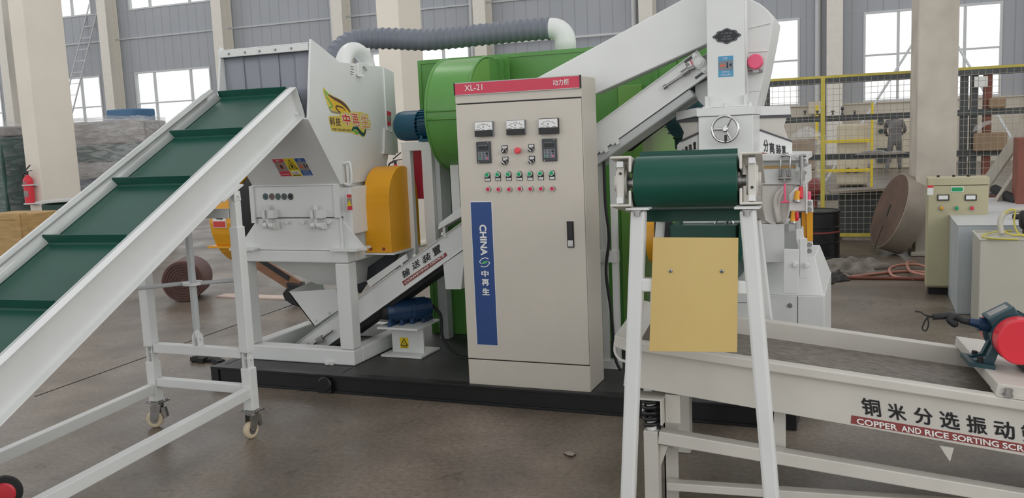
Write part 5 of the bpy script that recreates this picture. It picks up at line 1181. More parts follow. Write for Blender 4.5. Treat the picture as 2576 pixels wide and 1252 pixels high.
for du in (0.02, 0.10): cl.cbox((u+du, -0.008, -0.008), (0.05, 0.014, 0.016)).cbox((u+du+0.01, -0.012, -0.02), (0.02, 0.02, 0.02))
cl.build('clip', 'white', fc)
# support trestle beside the cabinet
tz = lambda x: O2.z+(x-O2.x)*math.tan(TH)-0.075
for x in (0.675, 0.742): MB().box((x-0.018, 0.50, DZ), (x+0.018, 0.54, tz(x))).build('trestle_leg', 'white', fc)
z_ = at(1530, 645, y=0.5).z
MB().box((0.60, 0.49, z_-0.035), (0.76, 0.55, z_+0.035)).build('trestle_bar', 'white', fc); MB().box((0.60, 0.49, DZ), (0.76, 0.55, DZ+0.05)).build('trestle_bar', 'white', fc)
pts = [(0.70, 0.48, tz(0.70)+0.03), (0.705, 0.47, 1.1), (0.72, 0.47, 0.9), (0.70, 0.46, 0.7), (0.725, 0.46, 0.45), (0.74, 0.46, 0.2), (0.78, 0.42, DZ+0.015)]
o = MB().tube(spline(pts, 8), 0.009, 8).build('black_cable', 'rubber'); tag(o, 'black cable hanging down beside the right wall of the beige cabinet', 'cable')
# feet under the low end
MB().box((-1.42, 0.46, DZ), (-1.34, 0.72, O2.z+0.12*math.tan(TH)-0.008)).build('tail_foot', 'white', fc)

# ================================================================== fan drum with motor on a white stand
fan = thing('centrifugal_fan', 'bright green round fan with a blue motor on a white stand, left of the cabinet', 'fan', (-0.4, 0.8, DZ))
FYC, FZC, FR = 0.80, 1.66, 0.352; FXL, FXR = -0.42, -0.135
MB().turn((FXL, FYC, FZC), (FXR, FYC, FZC), [(0, FR), (0.0, FR), (1, FR), (1, FR)], 64).build('fan_drum', 'green', fan)
rm = MB()
for x in (FXL, FXR): rm.ring((x, FYC, FZC), (1, 0, 0), FR, 0.008, 64, 8)
rm.tube([(FXL, FYC-FR-0.001, FZC+0.02), (FXR, FYC-FR-0.001, FZC+0.02)], 0.006, 8).tube([(FXL, FYC-FR-0.001, FZC-0.03), (FXR, FYC-FR-0.001, FZC-0.03)], 0.006, 8); rm.build('weld_seam', 'green', fan)
MB().box((FXL+0.02, FYC, FZC+0.05), (FXR+0.006, FYC+0.33, FZC+FR)).build('fan_outlet', 'green', fan, bevel=0.004)
MB().box((FXL, FYC+0.15, FZC+0.03), (FXR+0.025, FYC+0.17, FZC+FR+0.02)).box((FXL, FYC+0.25, FZC+0.03), (FXR+0.035, FYC+0.28, FZC+FR+0.02)).build('outlet_flange', 'green', fan)
MB().turn((FXR, FYC, FZC), (FXR+0.005, FYC, FZC), [(0, FR-0.01), (1, FR-0.01)], 64).build('side_disc', 'green_lit', fan)  # end face of the drum coloured as better lit
for y in (FYC-0.12, FYC+0.12): MB().box((FXL+0.05, y-0.03, 1.0 if y < FYC else DZ), (FXL+0.11, y+0.03, FZC-FR+0.06)).box((FXR-0.09, y-0.03, 1.2 if y < FYC else DZ), (FXR-0.04, y+0.03, FZC-FR+0.06)).build('fan_leg', 'white', fan)
MYC, MZ, MR = FYC-0.05, 1.603, 0.098
mo = MB().turn((-0.60, MYC, MZ), (FXL, MYC, MZ), [(0, MR*0.9), (0.02, MR*0.92), (0.85, MR*0.92), (0.85, MR*1.15), (1, MR*1.15)], 32).build('motor', 'motor_blue', fan, label='blue finned motor')
f = MB()
for i in range(24):
    a = 2*math.pi*i/24; d = V((0, math.cos(a), math.sin(a))); p0 = V((-0.61, MYC, MZ))+d*MR*0.9; f.bar(p0, p0+V((0.16, 0, 0)), 0.004, 0.028, d)
f.build('cooling_fin', 'motor_blue', mo)
MB().turn((-0.80, MYC, MZ), (-0.61, MYC, MZ), [(0, 0.03), (0.03, MR*0.55), (0.18, MR*0.92), (0.35, MR*1.0), (1, MR*1.0)], 32).build('fan_cowl', 'motor_blue', mo)
MB().box((-0.59, MYC-0.09, 1.497), (-0.45, MYC+0.09, 1.515)).box((-0.58, MYC-0.06, 1.51), (-0.56, MYC+0.06, MZ)).box((-0.48, MYC-0.06, 1.51), (-0.46, MYC+0.06, MZ)).bolt((-0.57, MYC-0.08, 1.515), (0, 0, 1), 0.012, 0.02).build('motor_foot', 'motor_blue', mo)
SYF, SYB = 0.665, 0.80
ztop2 = 1.495
for x0, x1 in ((-0.722, -0.660), (-0.580, -0.505)):
    zz0 = O2.z+((x0+x1)/2-O2.x)*math.tan(TH)+HF/math.cos(TH)+0.012
    MB().box((x0, SYF, zz0+0.02), (x1, SYF+0.05, ztop2)).build('stand_post', 'white', fan, bevel=0.004)
MB().box((-0.722, SYF, ztop2-0.055), (-0.505, SYF+0.05, ztop2)).box((-0.73, SYF, ztop2-0.006), (-0.44, SYB+0.05, ztop2)).build('stand_top', 'white', fan, bevel=0.003)
MB().box((-0.505, SYF+0.04, 0.95), (-0.47, SYB+0.05, ztop2-0.006)).build('stand_post', 'grey_paint', fan)
x0, x1, z0, z1 = ext(1026, 376, 1064, 500, SYB+0.02)
MB().box((x0, SYB+0.02, z0), (x1, SYB+0.026, z1)).box((x0-0.01, SYB+0.026, z0), (x1+0.01, SYB+0.03, ztop2-0.008)).build('red_panel', 'crimson', fan)

# ================================================================== green dust collector
gb = thing('dust_collector', 'large green dust collector box behind the cabinet', 'dust collector', (0.2, 1.6, DZ))
GY = 1.15
MB().box((-0.812, GY, DZ), (0.615, 2.2, 2.052)).build('cabinet_body', 'green', gb, bevel=0.004)
MB().box((0.616, GY-0.02, DZ), (0.775, 2.2, 1.80)).build('corner_column', 'green_lit', gb, bevel=0.004)  # its more exposed, brighter look is in the colour
MB().box((0.616, GY+0.03, 1.55), (0.99, 2.2, 2.045)).build('filter_housing', 'green', gb, bevel=0.004)
MB().box((0.992, GY+0.034, 1.735), (1.32, 2.2, 2.043)).build('filter_outlet', 'green', gb, bevel=0.004)
rb = MB().box((0.84, GY+0.02, 1.55), (0.87, GY+0.03, 2.04)).box((-0.82, GY-0.006, 2.03), (0.62, GY, 2.056)).box((-0.82, GY-0.006, DZ), (-0.795, GY, 2.05)); rb.build('edge_strip', 'green', gb)
# perforated vent plate
x0, x1, z0, z1 = ext(1110, 447, 1136, 560, GY-0.003)
vp = MB().box((x0, GY-0.004, z0), (x1, GY, z1)).build('vent_plate', 'dark_grey', gb); h = MB()
for i in range(5):
    for j in range(18): h.cyl((x0+0.012+i*(x1-x0-0.02)/4, GY-0.006, z0+0.015+j*(z1-z0-0.03)/17), (x0+0.012+i*(x1-x0-0.02)/4, GY-0.004, z0+0.015+j*(z1-z0-0.03)/17), 0.005, n=8)
h.build('vent_hole', 'steel', vp)
x0, x1, z0, z1 = ext(1088, 406, 1111, 600, 1.0)
o = MB().box((x0, 1.0, DZ), (x1, 1.08, z1)).box((x0-0.003, 0.995, (z0+z1)/2), (x1+0.003, 1.0, (z0+z1)/2+0.006)).build('grey_column', 'grey_paint', gb)
# riser elbow on the roof and the grey hose
el = [(0.15, 1.5, 2.05)]; 
P = [V((0.155, 1.5, 2.045)), V((0.155, 1.5, 2.14))]+[V((0.055+0.10*math.cos(a), 1.5, 2.14+0.095*math.sin(a))) for a in arc(9, 10, 80)]+[V((0.055, 1.5, 2.236)), V((0.035, 1.5, 2.237))]
MB().tube(P, 0.073, 24).build('riser_elbow', 'white', gb)
MB().ring((0.155, 1.5, 2.055), (0, 0, 1), 0.078, 0.01, 28, 8).build('riser_collar', 'white', gb)
HP = spline([(0.05, 1.5, 2.237), (-0.10, 1.49, 2.240), (-0.45, 1.46, 2.232), (-0.85, 1.40, 2.222), at(985, 97, y=1.36), at(930, 97, y=1.32), at(896, 101, y=1.27), at(870, 113, y=1.2), at(848, 134, y=1.12), at(828, 165, y=1.05), at(818, 200, y=1.02)], 10)
cum = [0]
for a, b in zip(HP, HP[1:]): cum.append(cum[-1]+(b-a).length)
tot = cum[-1]; N_ = 420; pts = []
for i in range(N_+1):
    s = tot*i/N_; j = max(k for k in range(len(cum)) if cum[k] <= s+1e-9); j = min(j, len(HP)-2); t = (s-cum[j])/(cum[j+1]-cum[j]); pts.append(HP[j].lerp(HP[j+1], t))
hs = MB().tube(pts, lambda t: 0.072+0.0075*max(0, math.sin(t*tot/0.05*2*math.pi))**0.7, 28).build('flexible_hose', 'hose_grey')
tag(hs, 'grey ribbed flexible hose bridging from the shredder to the white elbow', 'hose')
MB().ring(pts[6], pts[7]-pts[5], 0.08, 0.008, 28, 8).build('hose_clamp', 'steel', hs) if False else None

# ================================================================== white inclined exhaust duct over the feed conveyor
D = [at(*q, y=0.40) for q in ((1350, 196), (1498, 236), (1786, 103), (1800, -55))]
D[2].x = 1.33
D = [V((p.x, 0.40, p.z)) for p in D]; 
du = MB().prism([D[0], D[1], V((1.332, 0.40, at(1775, 107, y=0.40).z)), V((1.332, 0.40, D[3].z-0.03))], (0, 0.13, 0)).build('exhaust_duct', 'white', bevel=0.006)
tag(du, 'wide white sloping duct above the cabinet, rising to the separator hood', 'duct')

# ================================================================== small gear motor on an I-stand
gm = thing('gear_motor', 'small dark blue gear motor on a white stand with a yellow warning triangle', 'motor', (-0.72, 0.55, DZ))
x0, x1, z0, z1 = ext(966, 846, 1060, 900, 0.47)
GS = MB().box((-0.845, 0.45, DZ), (-0.545, 0.72, DZ+0.014)).box((-0.80, 0.53, DZ+0.014), (-0.565, 0.545, 0.30)).box((-0.845, 0.42, 0.30), (-0.545, 0.74, 0.314)); GS.build('stand', 'white', gm, bevel=0.002)
tw = at(1017, 862, y=0.53)
MB().box((tw.x-0.031, 0.528, tw.z-0.036), (tw.x+0.031, 0.53, tw.z+0.036)).build('warning_sticker', 'yellow', gm)
tri = MB().prism([(tw.x-0.028, 0.5275, tw.z-0.018), (tw.x+0.028, 0.5275, tw.z-0.018), (tw.x, 0.5275, tw.z+0.033)], (0, -0.0006, 0)); tri.build('triangle', 'black', gm)
MB().prism([(tw.x-0.019, 0.5268, tw.z-0.013), (tw.x+0.019, 0.5268, tw.z-0.013), (tw.x, 0.5268, tw.z+0.023)], (0, -0.0006, 0)).build('triangle_field', 'yellow', gm)
MB().prism([(tw.x+0.003, 0.526, tw.z+0.014), (tw.x-0.005, 0.526, tw.z+0.0), (tw.x-0.001, 0.526, tw.z-0.001), (tw.x-0.003, 0.526, tw.z-0.011), (tw.x+0.005, 0.526, tw.z+0.003), (tw.x+0.001, 0.526, tw.z+0.004)], (0, -0.0006, 0)).text('有电危险', (tw.x-0.024, 0.5275, tw.z-0.032), (tw.x+0.024, 0.5275, tw.z-0.032), (tw.x-0.024, 0.5275, tw.z-0.022), 0.01, 0.0006).build('lettering', 'black', gm)
ax = V((0.70, 0.71, 0)).normalized(); mc = V((-0.80, 0.475, 0.405))
MB().turn(mc, mc+ax*0.16, [(0, 0.025), (0.0, 0.055), (0.25, 0.062), (0.3, 0.068), (1, 0.068)], 28).build('gear_case', 'motor_navy', gm)
MB().turn(mc+ax*0.16, mc+ax*0.31, [(0, 0.075), (0.12, 0.075), (0.12, 0.066), (0.8, 0.066), (0.95, 0.06), (1, 0.03)], 28).build('motor', 'motor_navy', gm)
f = MB(); u_, w_ = perp(ax)
for i in range(20):
    a = 2*math.pi*i/20; d = u_*math.cos(a)+w_*math.sin(a); f.bar(mc+ax*0.19+d*0.066, mc+ax*0.27+d*0.066, 0.004, 0.014, d)
f.build('cooling_fin', 'motor_navy', gm)
MB().turn(mc-ax*0.03, mc, [(0, 0.035), (0.3, 0.05), (1, 0.052)], 28).build('end_cap', 'rubber', gm)
ft = MB(); 
for t in (0.05, 0.13, 0.20, 0.28): c = mc+ax*t; ft.hexa([c+V((-0.012, -0.07, 0.314-c.z)), c+V((0.012, -0.07, 0.314-c.z)), c+V((0.012, 0.06, 0.314-c.z)), c+V((-0.012, 0.06, 0.314-c.z))], [c+V((-0.01, -0.035, 0)), c+V((0.01, -0.035, 0)), c+V((0.01, 0.035, 0)), c+V((-0.01, 0.035, 0))])
ft.build('motor_foot', 'motor_navy', gm)
MB().cyl((-0.86, 0.50, 0.345), (-0.77, 0.50, 0.345), 0.012, n=10).build('output_bolt', 'steel', gm)
pts = [mc+ax*0.28+V((0.0, 0.02, 0.03)), V((-0.50, 0.66, 0.36)), V((-0.46, 0.60, 0.22)), V((-0.36, 0.56, DZ+0.03)), V((-0.20, 0.52, DZ+0.02)), V((-0.08, 0.50, DZ+0.02)), V((0.05, 0.52, DZ+0.02))]
o = MB().tube(spline(pts, 8), 0.011, 8).build('black_cable', 'rubber'); tag(o, 'black cable lying on the skid from the small gear motor to the cabinet', 'cable')
pts = [at(1560, 372, y=1.1), at(1585, 376, y=1.1), at(1600, 366, y=1.08), at(1630, 342, y=1.0), at(1690, 298, y=0.9)]
o = MB().tube(spline(pts, 8), 0.011, 8).build('feed_cable', 'rubber'); tag(o, 'dark cable running from the green column up to the dark motor behind the hood', 'cable')
# ================================================================== air separator at the right end of the skid
sp = thing('separator', 'tall white separator with chrome handwheel and fabric boots, at the skid right end', 'separator', (1.5, 0.8, DZ))
HY = 0.25
hx0, hx1 = 1.334, 1.531
# head housing: flat plate outline with rounded outer edge
def hp(px, py, y=0.40): p = at(px, py, y=y); return V((p.x, y, p.z))
HP2 = [hp(1790, 271), hp(1903, 268), hp(1918, 205), hp(1931, 140), hp(1940, 92), hp(1947, 50), hp(1940, 38), hp(1930, 24), hp(1913, 10), hp(1893, 0), hp(1870, -8), hp(1790, -14)]
MB().prism(HP2, (0, 0.36, 0)).build('head_housing', 'white', sp, bevel=0.006)
MB().prism([hp(*q, 0.52) for q in ((1748, 215), (1748, 240), (1760, 258), (1775, 271), (1800, 271), (1800, 190))], (0, 0.2, 0)).build('housing_chin', 'white', sp, bevel=0.004)
for a_, b_ in (((1876, 72), (1938, 58)), ((1876, 131), (1932, 128)), ((1876, 229), (1912, 228))): MB().cyl(hp(*a_, 0.398), hp(*b_, 0.398), 0.004, n=8).build('weld_seam', 'white', sp)
MB().box((hx0, HY, 1.60), (hx1, 0.40, 2.285)).build('outlet_shaft', 'white', sp, bevel=0.006)
MB().tube([(hx1+0.002, HY+0.004, 1.61), (hx1+0.002, HY+0.004, 2.28)], 0.005, 8).build('shaft_edge', 'white', sp)
# black ornate plate, blue notice, red sensor cap
def qs(x, y): return 1700+x/2.782, y/2.782
c = at(*qs(357, 252), y=HY); rx, rz = 0.064, 0.035
def orn(k, h, m, par):
    P = []
    for i in range(64):
        a = 2*math.pi*i/64; r = 1+0.07*math.cos(8*a)+0.05*math.cos(4*a); P.append((c.x+rx*k*r*math.cos(a), c.z+rz*k*r*math.sin(a)))
    return MB().poly(P, (0, HY-0.0003, 0), (1, 0, 0), (0, 0, 1), h).build('name_plate' if par is sp else 'plate_field', m, par, label='ornate black oval plate' if par is sp else None)
np_ = orn(1.0, 0.002, 'black', sp); orn(0.93, 0.0026, 'key_grey', np_); orn(0.88, 0.0032, 'black', np_)
k = MB()
for z_, w_, t_ in ((0.014, 0.030, '分离机'), (-0.002, 0.020, '合格'), (-0.015, 0.028, '检验')): k.text(t_, (c.x-w_, HY-0.0036, c.z+z_-0.004), (c.x+w_, HY-0.0036, c.z+z_-0.004), (c.x-w_, HY-0.0036, c.z+z_+0.004), 0.0, 0.0005, 0.0)
k.build('lettering', 'key_grey', np_)
x0, x1, z0, z1 = ext(*qs(298, 392), *qs(402, 537), HY)
nb_ = MB().box((x0, HY-0.001, z0), (x1, HY, z1)).build('notice_sticker', 'sticker_cyan', sp, label='blue notice sticker')
w, h_ = x1-x0, z1-z0
MB().box((x0+w*0.04, HY-0.0018, z0+h_*0.32), (x1-w*0.04, HY-0.001, z0+h_*0.78)).build('sticker_field', 'key_grey', nb_); MB().box((x0+w*0.56, HY-0.0024, z0+h_*0.42), (x0+w*0.66, HY-0.0018, z0+h_*0.7)).prism([(x0+w*0.72, HY-0.0018, z0+h_*0.56), (x0+w*0.9, HY-0.0018, z0+h_*0.46), (x0+w*0.9, HY-0.0018, z0+h_*0.66)], (0, -0.0006, 0)).build('pictogram', 'black', nb_)
MB().box((x0+w*0.1, HY-0.0024, z0+h_*0.5), (x0+w*0.45, HY-0.0018, z0+h_*0.6)).build('pictogram', 'text_salmon', nb_)
k = MB()
for a_, b_, e_, d_, t_ in ((0.3, 0.84, 0.6, 0.95, '注意'), (0.25, 0.19, 0.75, 0.28, '非专业'), (0.14, 0.06, 0.86, 0.14, '人员禁止操作')): k.text(t_, (x0+w*a_, HY-0.0014, z0+h_*b_), (x0+w*e_, HY-0.0014, z0+h_*b_), (x0+w*a_, HY-0.0014, z0+h_*d_), 0.0, 0.0006, 0.0)
k.build('lettering', 'paper', nb_)
c = at(1898, 154, y=0.30)
MB().cyl((hx1-0.01, 0.37, c.z-0.05), (c.x+0.02, 0.37, c.z-0.05), 0.010, n=12).cyl((c.x, 0.40, c.z-0.0), (c.x, 0.36, c.z-0.0), 0.022, n=16).box((c.x-0.016, 0.35, c.z-0.055), (c.x+0.016, 0.372, c.z)).build('sensor_mount', 'steel', sp)
MB().turn((c.x, 0.365, c.z), (c.x, 0.318, c.z), [(0, 0.038), (0.5, 0.04), (0.85, 0.039), (1, 0.033)], 32).build('sensor_cap', 'pink_red', sp, label='round bright pinkish-red cap')
MB().bolt((c.x+0.02, 0.35, c.z-0.05), (1, 0, 0), 0.008, 0.016).build('sensor_bolt', 'steel', sp)
# valve box under the shaft
vx0, vx1 = at(1753, 335, y=0.20).x, at(1896, 335, y=0.20).x; VY = 0.20
zc0, zc1 = at(1825, 291, y=VY).z, at(1825, 269, y=VY).z
MB().box((vx0+0.006, VY+0.008, 1.33), (vx1-0.003, 0.55, zc0)).build('valve_box', 'white', sp, bevel=0.004)
MB().box((vx0-0.002, VY, zc0), (vx1+0.003, 0.56, zc1)).build('valve_flange', 'white', sp, bevel=0.003)
bo = MB()
for px_ in (1825, 1886): q = at(px_, 266, y=VY+0.02); bo.bolt((q.x, VY+0.025, zc1), (0, 0, 1), 0.010, 0.02)
bo.box((hx0-0.02, HY-0.03, zc1), (hx1+0.03, HY, zc1+0.008)).box((hx0-0.006, HY-0.03, zc1), (hx0+0.01, HY, zc1+0.06)).box((hx1-0.006, HY-0.03, zc1), (hx1+0.01, HY, zc1+0.06)).build('flange_bracket', 'white', sp)
# handwheel
def handwheel(c, R, name='handwheel'):
    hw = MB().ring(c, (0, 1, 0), R, 0.0075, 40, 10).build(name, 'chrome', sp, label='chrome three-spoke handwheel')
    s_ = MB()
    for a in (60, 180, 300): d = V((math.cos(math.radians(a)), 0, math.sin(math.radians(a)))); s_.turn(V(c)+d*0.01+V((0, 0.012, 0)), V(c)+d*(R-0.003), [(0, 0.009), (1, 0.006)], 12)
    s_.build('spoke', 'chrome', hw); MB().turn((c[0], c[1]+0.04, c[2]), (c[0], c[1]-0.012, c[2]), [(0, 0.008), (0.5, 0.016), (0.9, 0.016), (1, 0.01)], 20).build('wheel_hub', 'chrome', hw)
    MB().cyl((c[0]+0.003, c[1]-0.002, c[2]-R-0.005), (c[0]+0.003, c[1]-0.002, c[2]-0.03), 0.007, n=12).build('crank_pin', 'black', hw)
c = at(*qs(345, 903), y=VY-0.04); handwheel((c.x, VY-0.04, c.z), 0.066)
# splayed fabric boots and lettered panels, right and left of the box
PR = V((1.565, 0.50, 0)); nR = V((0.5, -0.87, 0)).normalized(); PLf = V((1.275, 0.42, 0)); nL = V((-0.60, -0.80, 0)).normalized()
def wing(P, n, f, coll, strap, fab, strap2, pan, chars, redq, nm):
    g = lambda L, d=0.0: [atp(*f(*q), P+n*d, n) for q in L]
    MB().prism(g(coll), -n*0.05).build('collar', 'white', sp, bevel=0.003); MB().prism(g(fab, -0.004), -n*0.05).build('fabric_boot', 'fabric', sp, bevel=0.006)
    MB().prism(g(strap, 0.004), -n*0.02).build('boot_strap', 'fabric_strap', sp); MB().prism(g(strap2, 0.006), -n*0.02).build('boot_strap', 'fabric_strap', sp)
    pn = MB().prism(g(pan, 0.002), -n*0.03).build('lettered_panel', 'white', sp, label='white panel with black lettering')
    k = MB()
    for ch, q in chars: a, b, c = g(q, 0.0026); k.text(ch, a, b, c, 0.03, 0.0008, 0.0)
    k.build('lettering', 'black', pn)
    if redq: MB().prism(g(redq, 0.0028), n*0.0008).build('name_strip', 'maroon', pn)
wing(PR, nR, qs, [(543, 742), (803, 742), (806, 804), (546, 812)], [(546, 808), (806, 801), (808, 820), (548, 828)],
     [(548, 824), (782, 818), (770, 850), (760, 882), (768, 915), (790, 970), (812, 992), (552, 892), (545, 860)], [(546, 856), (553, 860), (572, 898), (814, 982), (815, 994), (560, 905)],
     [(536, 912), (560, 905), (815, 992), (815, 1085), (536, 1085)],
     [('分', [(616, 1062), (650, 1064), (612, 975)]), ('离', [(658, 1074), (694, 1076), (652, 995)]), ('装', [(702, 1080), (740, 1082), (698, 1010)]), ('置', [(744, 1070), (772, 1072), (740, 1018)])],
     [(600, 1064), (690, 1082), (690, 1100), (600, 1100)], 'r')
def ql(x, y): return 1480+x/3.68, 80+y/3.68
wing(PLf, nL, ql, [(808, 742), (1008, 700), (1008, 778), (812, 822)], [(812, 820), (1010, 800), (1010, 830), (814, 838)],
     [(832, 838), (1010, 828), (1010, 935), (862, 1003), (880, 930)], [(850, 1018), (862, 1000), (1010, 930), (1010, 950), (865, 1018)],
     [(822, 1048), (850, 1018), (1010, 948), (1010, 1108), (822, 1108)],
     [('分', [(868, 1104), (884, 1104), (868, 1080)]), ('离', [(896, 1104), (924, 1100), (892, 1060)]), ('装', [(930, 1100), (962, 1094), (928, 1042)]), ('置', [(972, 1090), (1000, 1084), (970, 1022)])], None, 'l')
# upper deck frame, wood strip, latches
LYF = 0.47
def onf(name, pts, d, m, y=LYF, th=None, bev=0.0, label=None):
    P = [at(*q, y=y+d) for q in pts]; P = [V((p.x, y+d, p.z)) for p in P]
    return MB().prism(P, (0, th or 0.02, 0)).build(name, m, sp, bevel=bev, label=label)
def r7(x, y): return 1860+x/3.9125, 380+y/3.9125
onf('deck_frame', [r7(180, 30), r7(656, 32), r7(660, 92), r7(180, 96)], -0.03, 'white', th=0.5, bev=0.003)
onf('deck_liner', [r7(205, 95), r7(640, 92), r7(640, 150), r7(205, 150)], 0.0, 'grey_paint', th=0.3)
onf('wood_strip', [r7(205, 148), r7(558, 138), r7(558, 166), r7(205, 174)], -0.012, 'wood', th=0.3)
onf('front_panel', [r7(210, 172), r7(655, 165), r7(660, 330), r7(212, 330)], -0.008, 'white', th=0.45, bev=0.003)
onf('end_bracket', [r7(555, 28), r7(672, 60), r7(674, 110), r7(662, 110), r7(655, 80), r7(555, 60)], -0.045, 'white', th=0.02)
def LP(x, y, d=-0.03): p = at(*r7(x, y), y=LYF+d); return V((p.x, LYF+d, p.z))
lt = MB().prism([LP(425, 20), LP(482, 12), LP(486, 85), LP(425, 92)], (0, -0.02, 0)); 
t1 = lt.build('toggle_latch', 'steel', sp, label='chrome toggle latch with pink-red handle')
MB().tube(spline([LP(398, 262, -0.05), LP(404, 150, -0.055), LP(412, 60, -0.055), LP(430, 45, -0.06), LP(480, 42, -0.06), LP(500, 62, -0.055), LP(498, 150, -0.055), LP(494, 262, -0.05)], 5), 0.0055, 8).build('latch_bow', 'chrome', t1)
MB().cyl(LP(382, 268, -0.05), LP(508, 266, -0.05), 0.007, n=10).prism([LP(388, 180, -0.02), LP(500, 178, -0.02), LP(508, 290, -0.02), LP(470, 295, -0.02), LP(448, 320, -0.02), LP(425, 292, -0.02), LP(384, 290, -0.02)], (0, -0.01, 0)).prism([LP(444, 175, -0.035), LP(452, 175, -0.035), LP(470, 245, -0.035), LP(450, 320, -0.035), LP(428, 245, -0.035)], (0, -0.02, 0)).build('latch_base', 'steel', t1)
MB().cyl(LP(447, 318, -0.05), LP(449, 490, -0.06), 0.006, n=12).cyl(LP(410, 503, -0.062), LP(488, 498, -0.062), 0.006, n=12).build('latch_handle', 'pink_red', t1)
t2 = MB().prism([LP(558, 122, -0.02), LP(660, 118, -0.02), LP(658, 225, -0.02), LP(630, 330, -0.02), LP(585, 330, -0.02), LP(556, 225, -0.02)], (0, -0.008, 0)).build('toggle_latch', 'white', sp, label='second latch on a white plate with red handle')
MB().cyl(LP(612, 50, -0.05), LP(612, 160, -0.05), 0.011, n=16).cyl(LP(610, 160, -0.05), LP(608, 350, -0.05), 0.007, n=10).cbox(LP(609, 240, -0.045), (0.035, 0.02, 0.05)).cyl(LP(590, 45, -0.05), LP(655, 42, -0.05), 0.008, n=10).bolt(LP(573, 210), (0, -1, 0), 0.006, 0.006).bolt(LP(648, 210), (0, -1, 0), 0.006, 0.006).bolt(LP(574, 135), (0, -1, 0), 0.006, 0.006).bolt(LP(650, 135), (0, -1, 0), 0.006, 0.006).build('latch_rod', 'steel', t2)
MB().turn(LP(606, 350, -0.05), LP(600, 470, -0.07), [(0, 0.010), (0.5, 0.013), (0.9, 0.014), (1, 0.009)], 16).build('latch_handle', 'red', t2)
# fabric outlet sleeve with a fold
P = [LP(214, 334, 0.0), LP(545, 330, 0.0), LP(520, 400, 0), LP(490, 500, 0), LP(470, 610, 0), LP(440, 712, 0), LP(216, 716, 0)]
MB().prism(P, (0, 0.25, 0)).build('fabric_sleeve', 'fabric', sp, bevel=0.01)
MB().tube(spline([LP(440, 350, -0.01), LP(375, 420, -0.014), (LP(352, 500, -0.016)), LP(365, 610, -0.016), LP(385, 700, -0.012)], 6), 0.012, 10).tube(spline([LP(455, 360, -0.006), LP(400, 450, -0.01), LP(385, 560, -0.01), LP(400, 690, -0.006)], 6), 0.010, 10).tube(spline([LP(220, 640, -0.004), LP(300, 700, -0.006), LP(360, 714, -0.004)], 5), 0.008, 8).build('sleeve_fold', 'fabric', sp)
# spring mount brackets
onf('mount_bracket', [r7(490, 430), r7(545, 362), r7(662, 322), r7(668, 590), r7(490, 588)], -0.05, 'white', th=0.012, bev=0.002)
onf('mount_edge', [r7(655, 325), r7(668, 325), r7(668, 615), r7(655, 615)], -0.065, 'white', th=0.03)
for (cx_, cy0, cy1, hx, hy0, hy1) in ((572, 395, 485, 602, 360, 468), (535, 595, 695, 568, 595, 685)):
    a, b = LP(cx_+4, cy0, -0.06), LP(cx_-6, cy1, -0.075); MB().cyl(a, b, 0.016, n=20).build('damper', 'orange', sp); MB().cyl(b, b+(b-a).normalized()*0.010, 0.022, n=6).build('damper_nut', 'steel', sp)
    if hy0 > 500: MB().turn(LP(hx, hy0, -0.08), LP(hx, hy1, -0.08), [(0, 0.009), (0.6, 0.011), (1, 0.007)], 14).build('latch_handle', 'red', sp)
fl_ = at(*r7(695, 640), y=LYF+0.05)
for l, r, nm in ((612, 657, 'leaf_spring'), (662, 722, 'leaf_spring')):
    onf(nm, [r7(l, 600), r7(r, 600), r7(r, 885), r7(l+4, 885)], 0.02 if l < 650 else 0.0, 'orange', th=0.02, label='orange leaf spring')
for ya, yb in ((478, 600), (885, 1006)):
    o_ = onf('spring_clamp', [r7(664, ya), r7(720, ya+6), r7(726, yb), r7(664, yb)], -0.004, 'white', th=0.03, bev=0.002)
    for t_ in (0.28, 0.78): MB().bolt(LP(690, ya+(yb-ya)*t_, -0.004), (0, -1, 0), 0.009, 0.014).build('clamp_bolt', 'steel', o_)
MB().turn(LP(680, 395, 0.03), LP(684, 480, 0.03), [(0, 0.010), (0.3, 0.013), (1, 0.011)], 16).build('latch_handle', 'pink_red', sp)
# lower boxes and arms
onf('outlet_box', [r7(218, 720), r7(441, 718), r7(437, 1096), r7(218, 1094)], -0.012, 'white', th=0.3, bev=0.003)
onf('lower_tube', [r7(445, 715), r7(560, 715), r7(575, 970), r7(442, 970)], 0.05, 'grey_paint', th=0.3)
onf('clamp_plate', [r7(486, 690), r7(548, 690), r7(548, 785), r7(486, 790)], -0.02, 'grey_paint', th=0.03)
onf('side_rocker', [r7(556, 765), r7(610, 762), r7(640, 860), r7(668, 960), r7(664, 1235), r7(590, 1230), r7(592, 985), r7(560, 870)], -0.06, 'white', th=0.012, bev=0.002)
onf('rocker_rib', [r7(610, 740), r7(630, 745), r7(634, 850), r7(668, 860), r7(668, 960), r7(640, 955)], -0.03, 'white', th=0.012)
qb7 = lambda x, y: (1950+x/2.783, 400+y/2.783)
onf('support_arm', [qb7(60, 628), qb7(168, 632), qb7(160, 945), qb7(57, 940)], -0.085, 'white', th=0.014, bev=0.003)
onf('support_web', [qb7(172, 560), qb7(222, 555), qb7(218, 838), qb7(172, 830)], -0.07, 'white', th=0.012, bev=0.002)
for q in ((140, 737), (226, 742)): p = at(*qb7(*q), y=LYF-0.085); MB().bolt((p.x, LYF-0.085, p.z), (0, -1, 0), 0.011, 0.022).build('arm_bolt', 'white', sp)
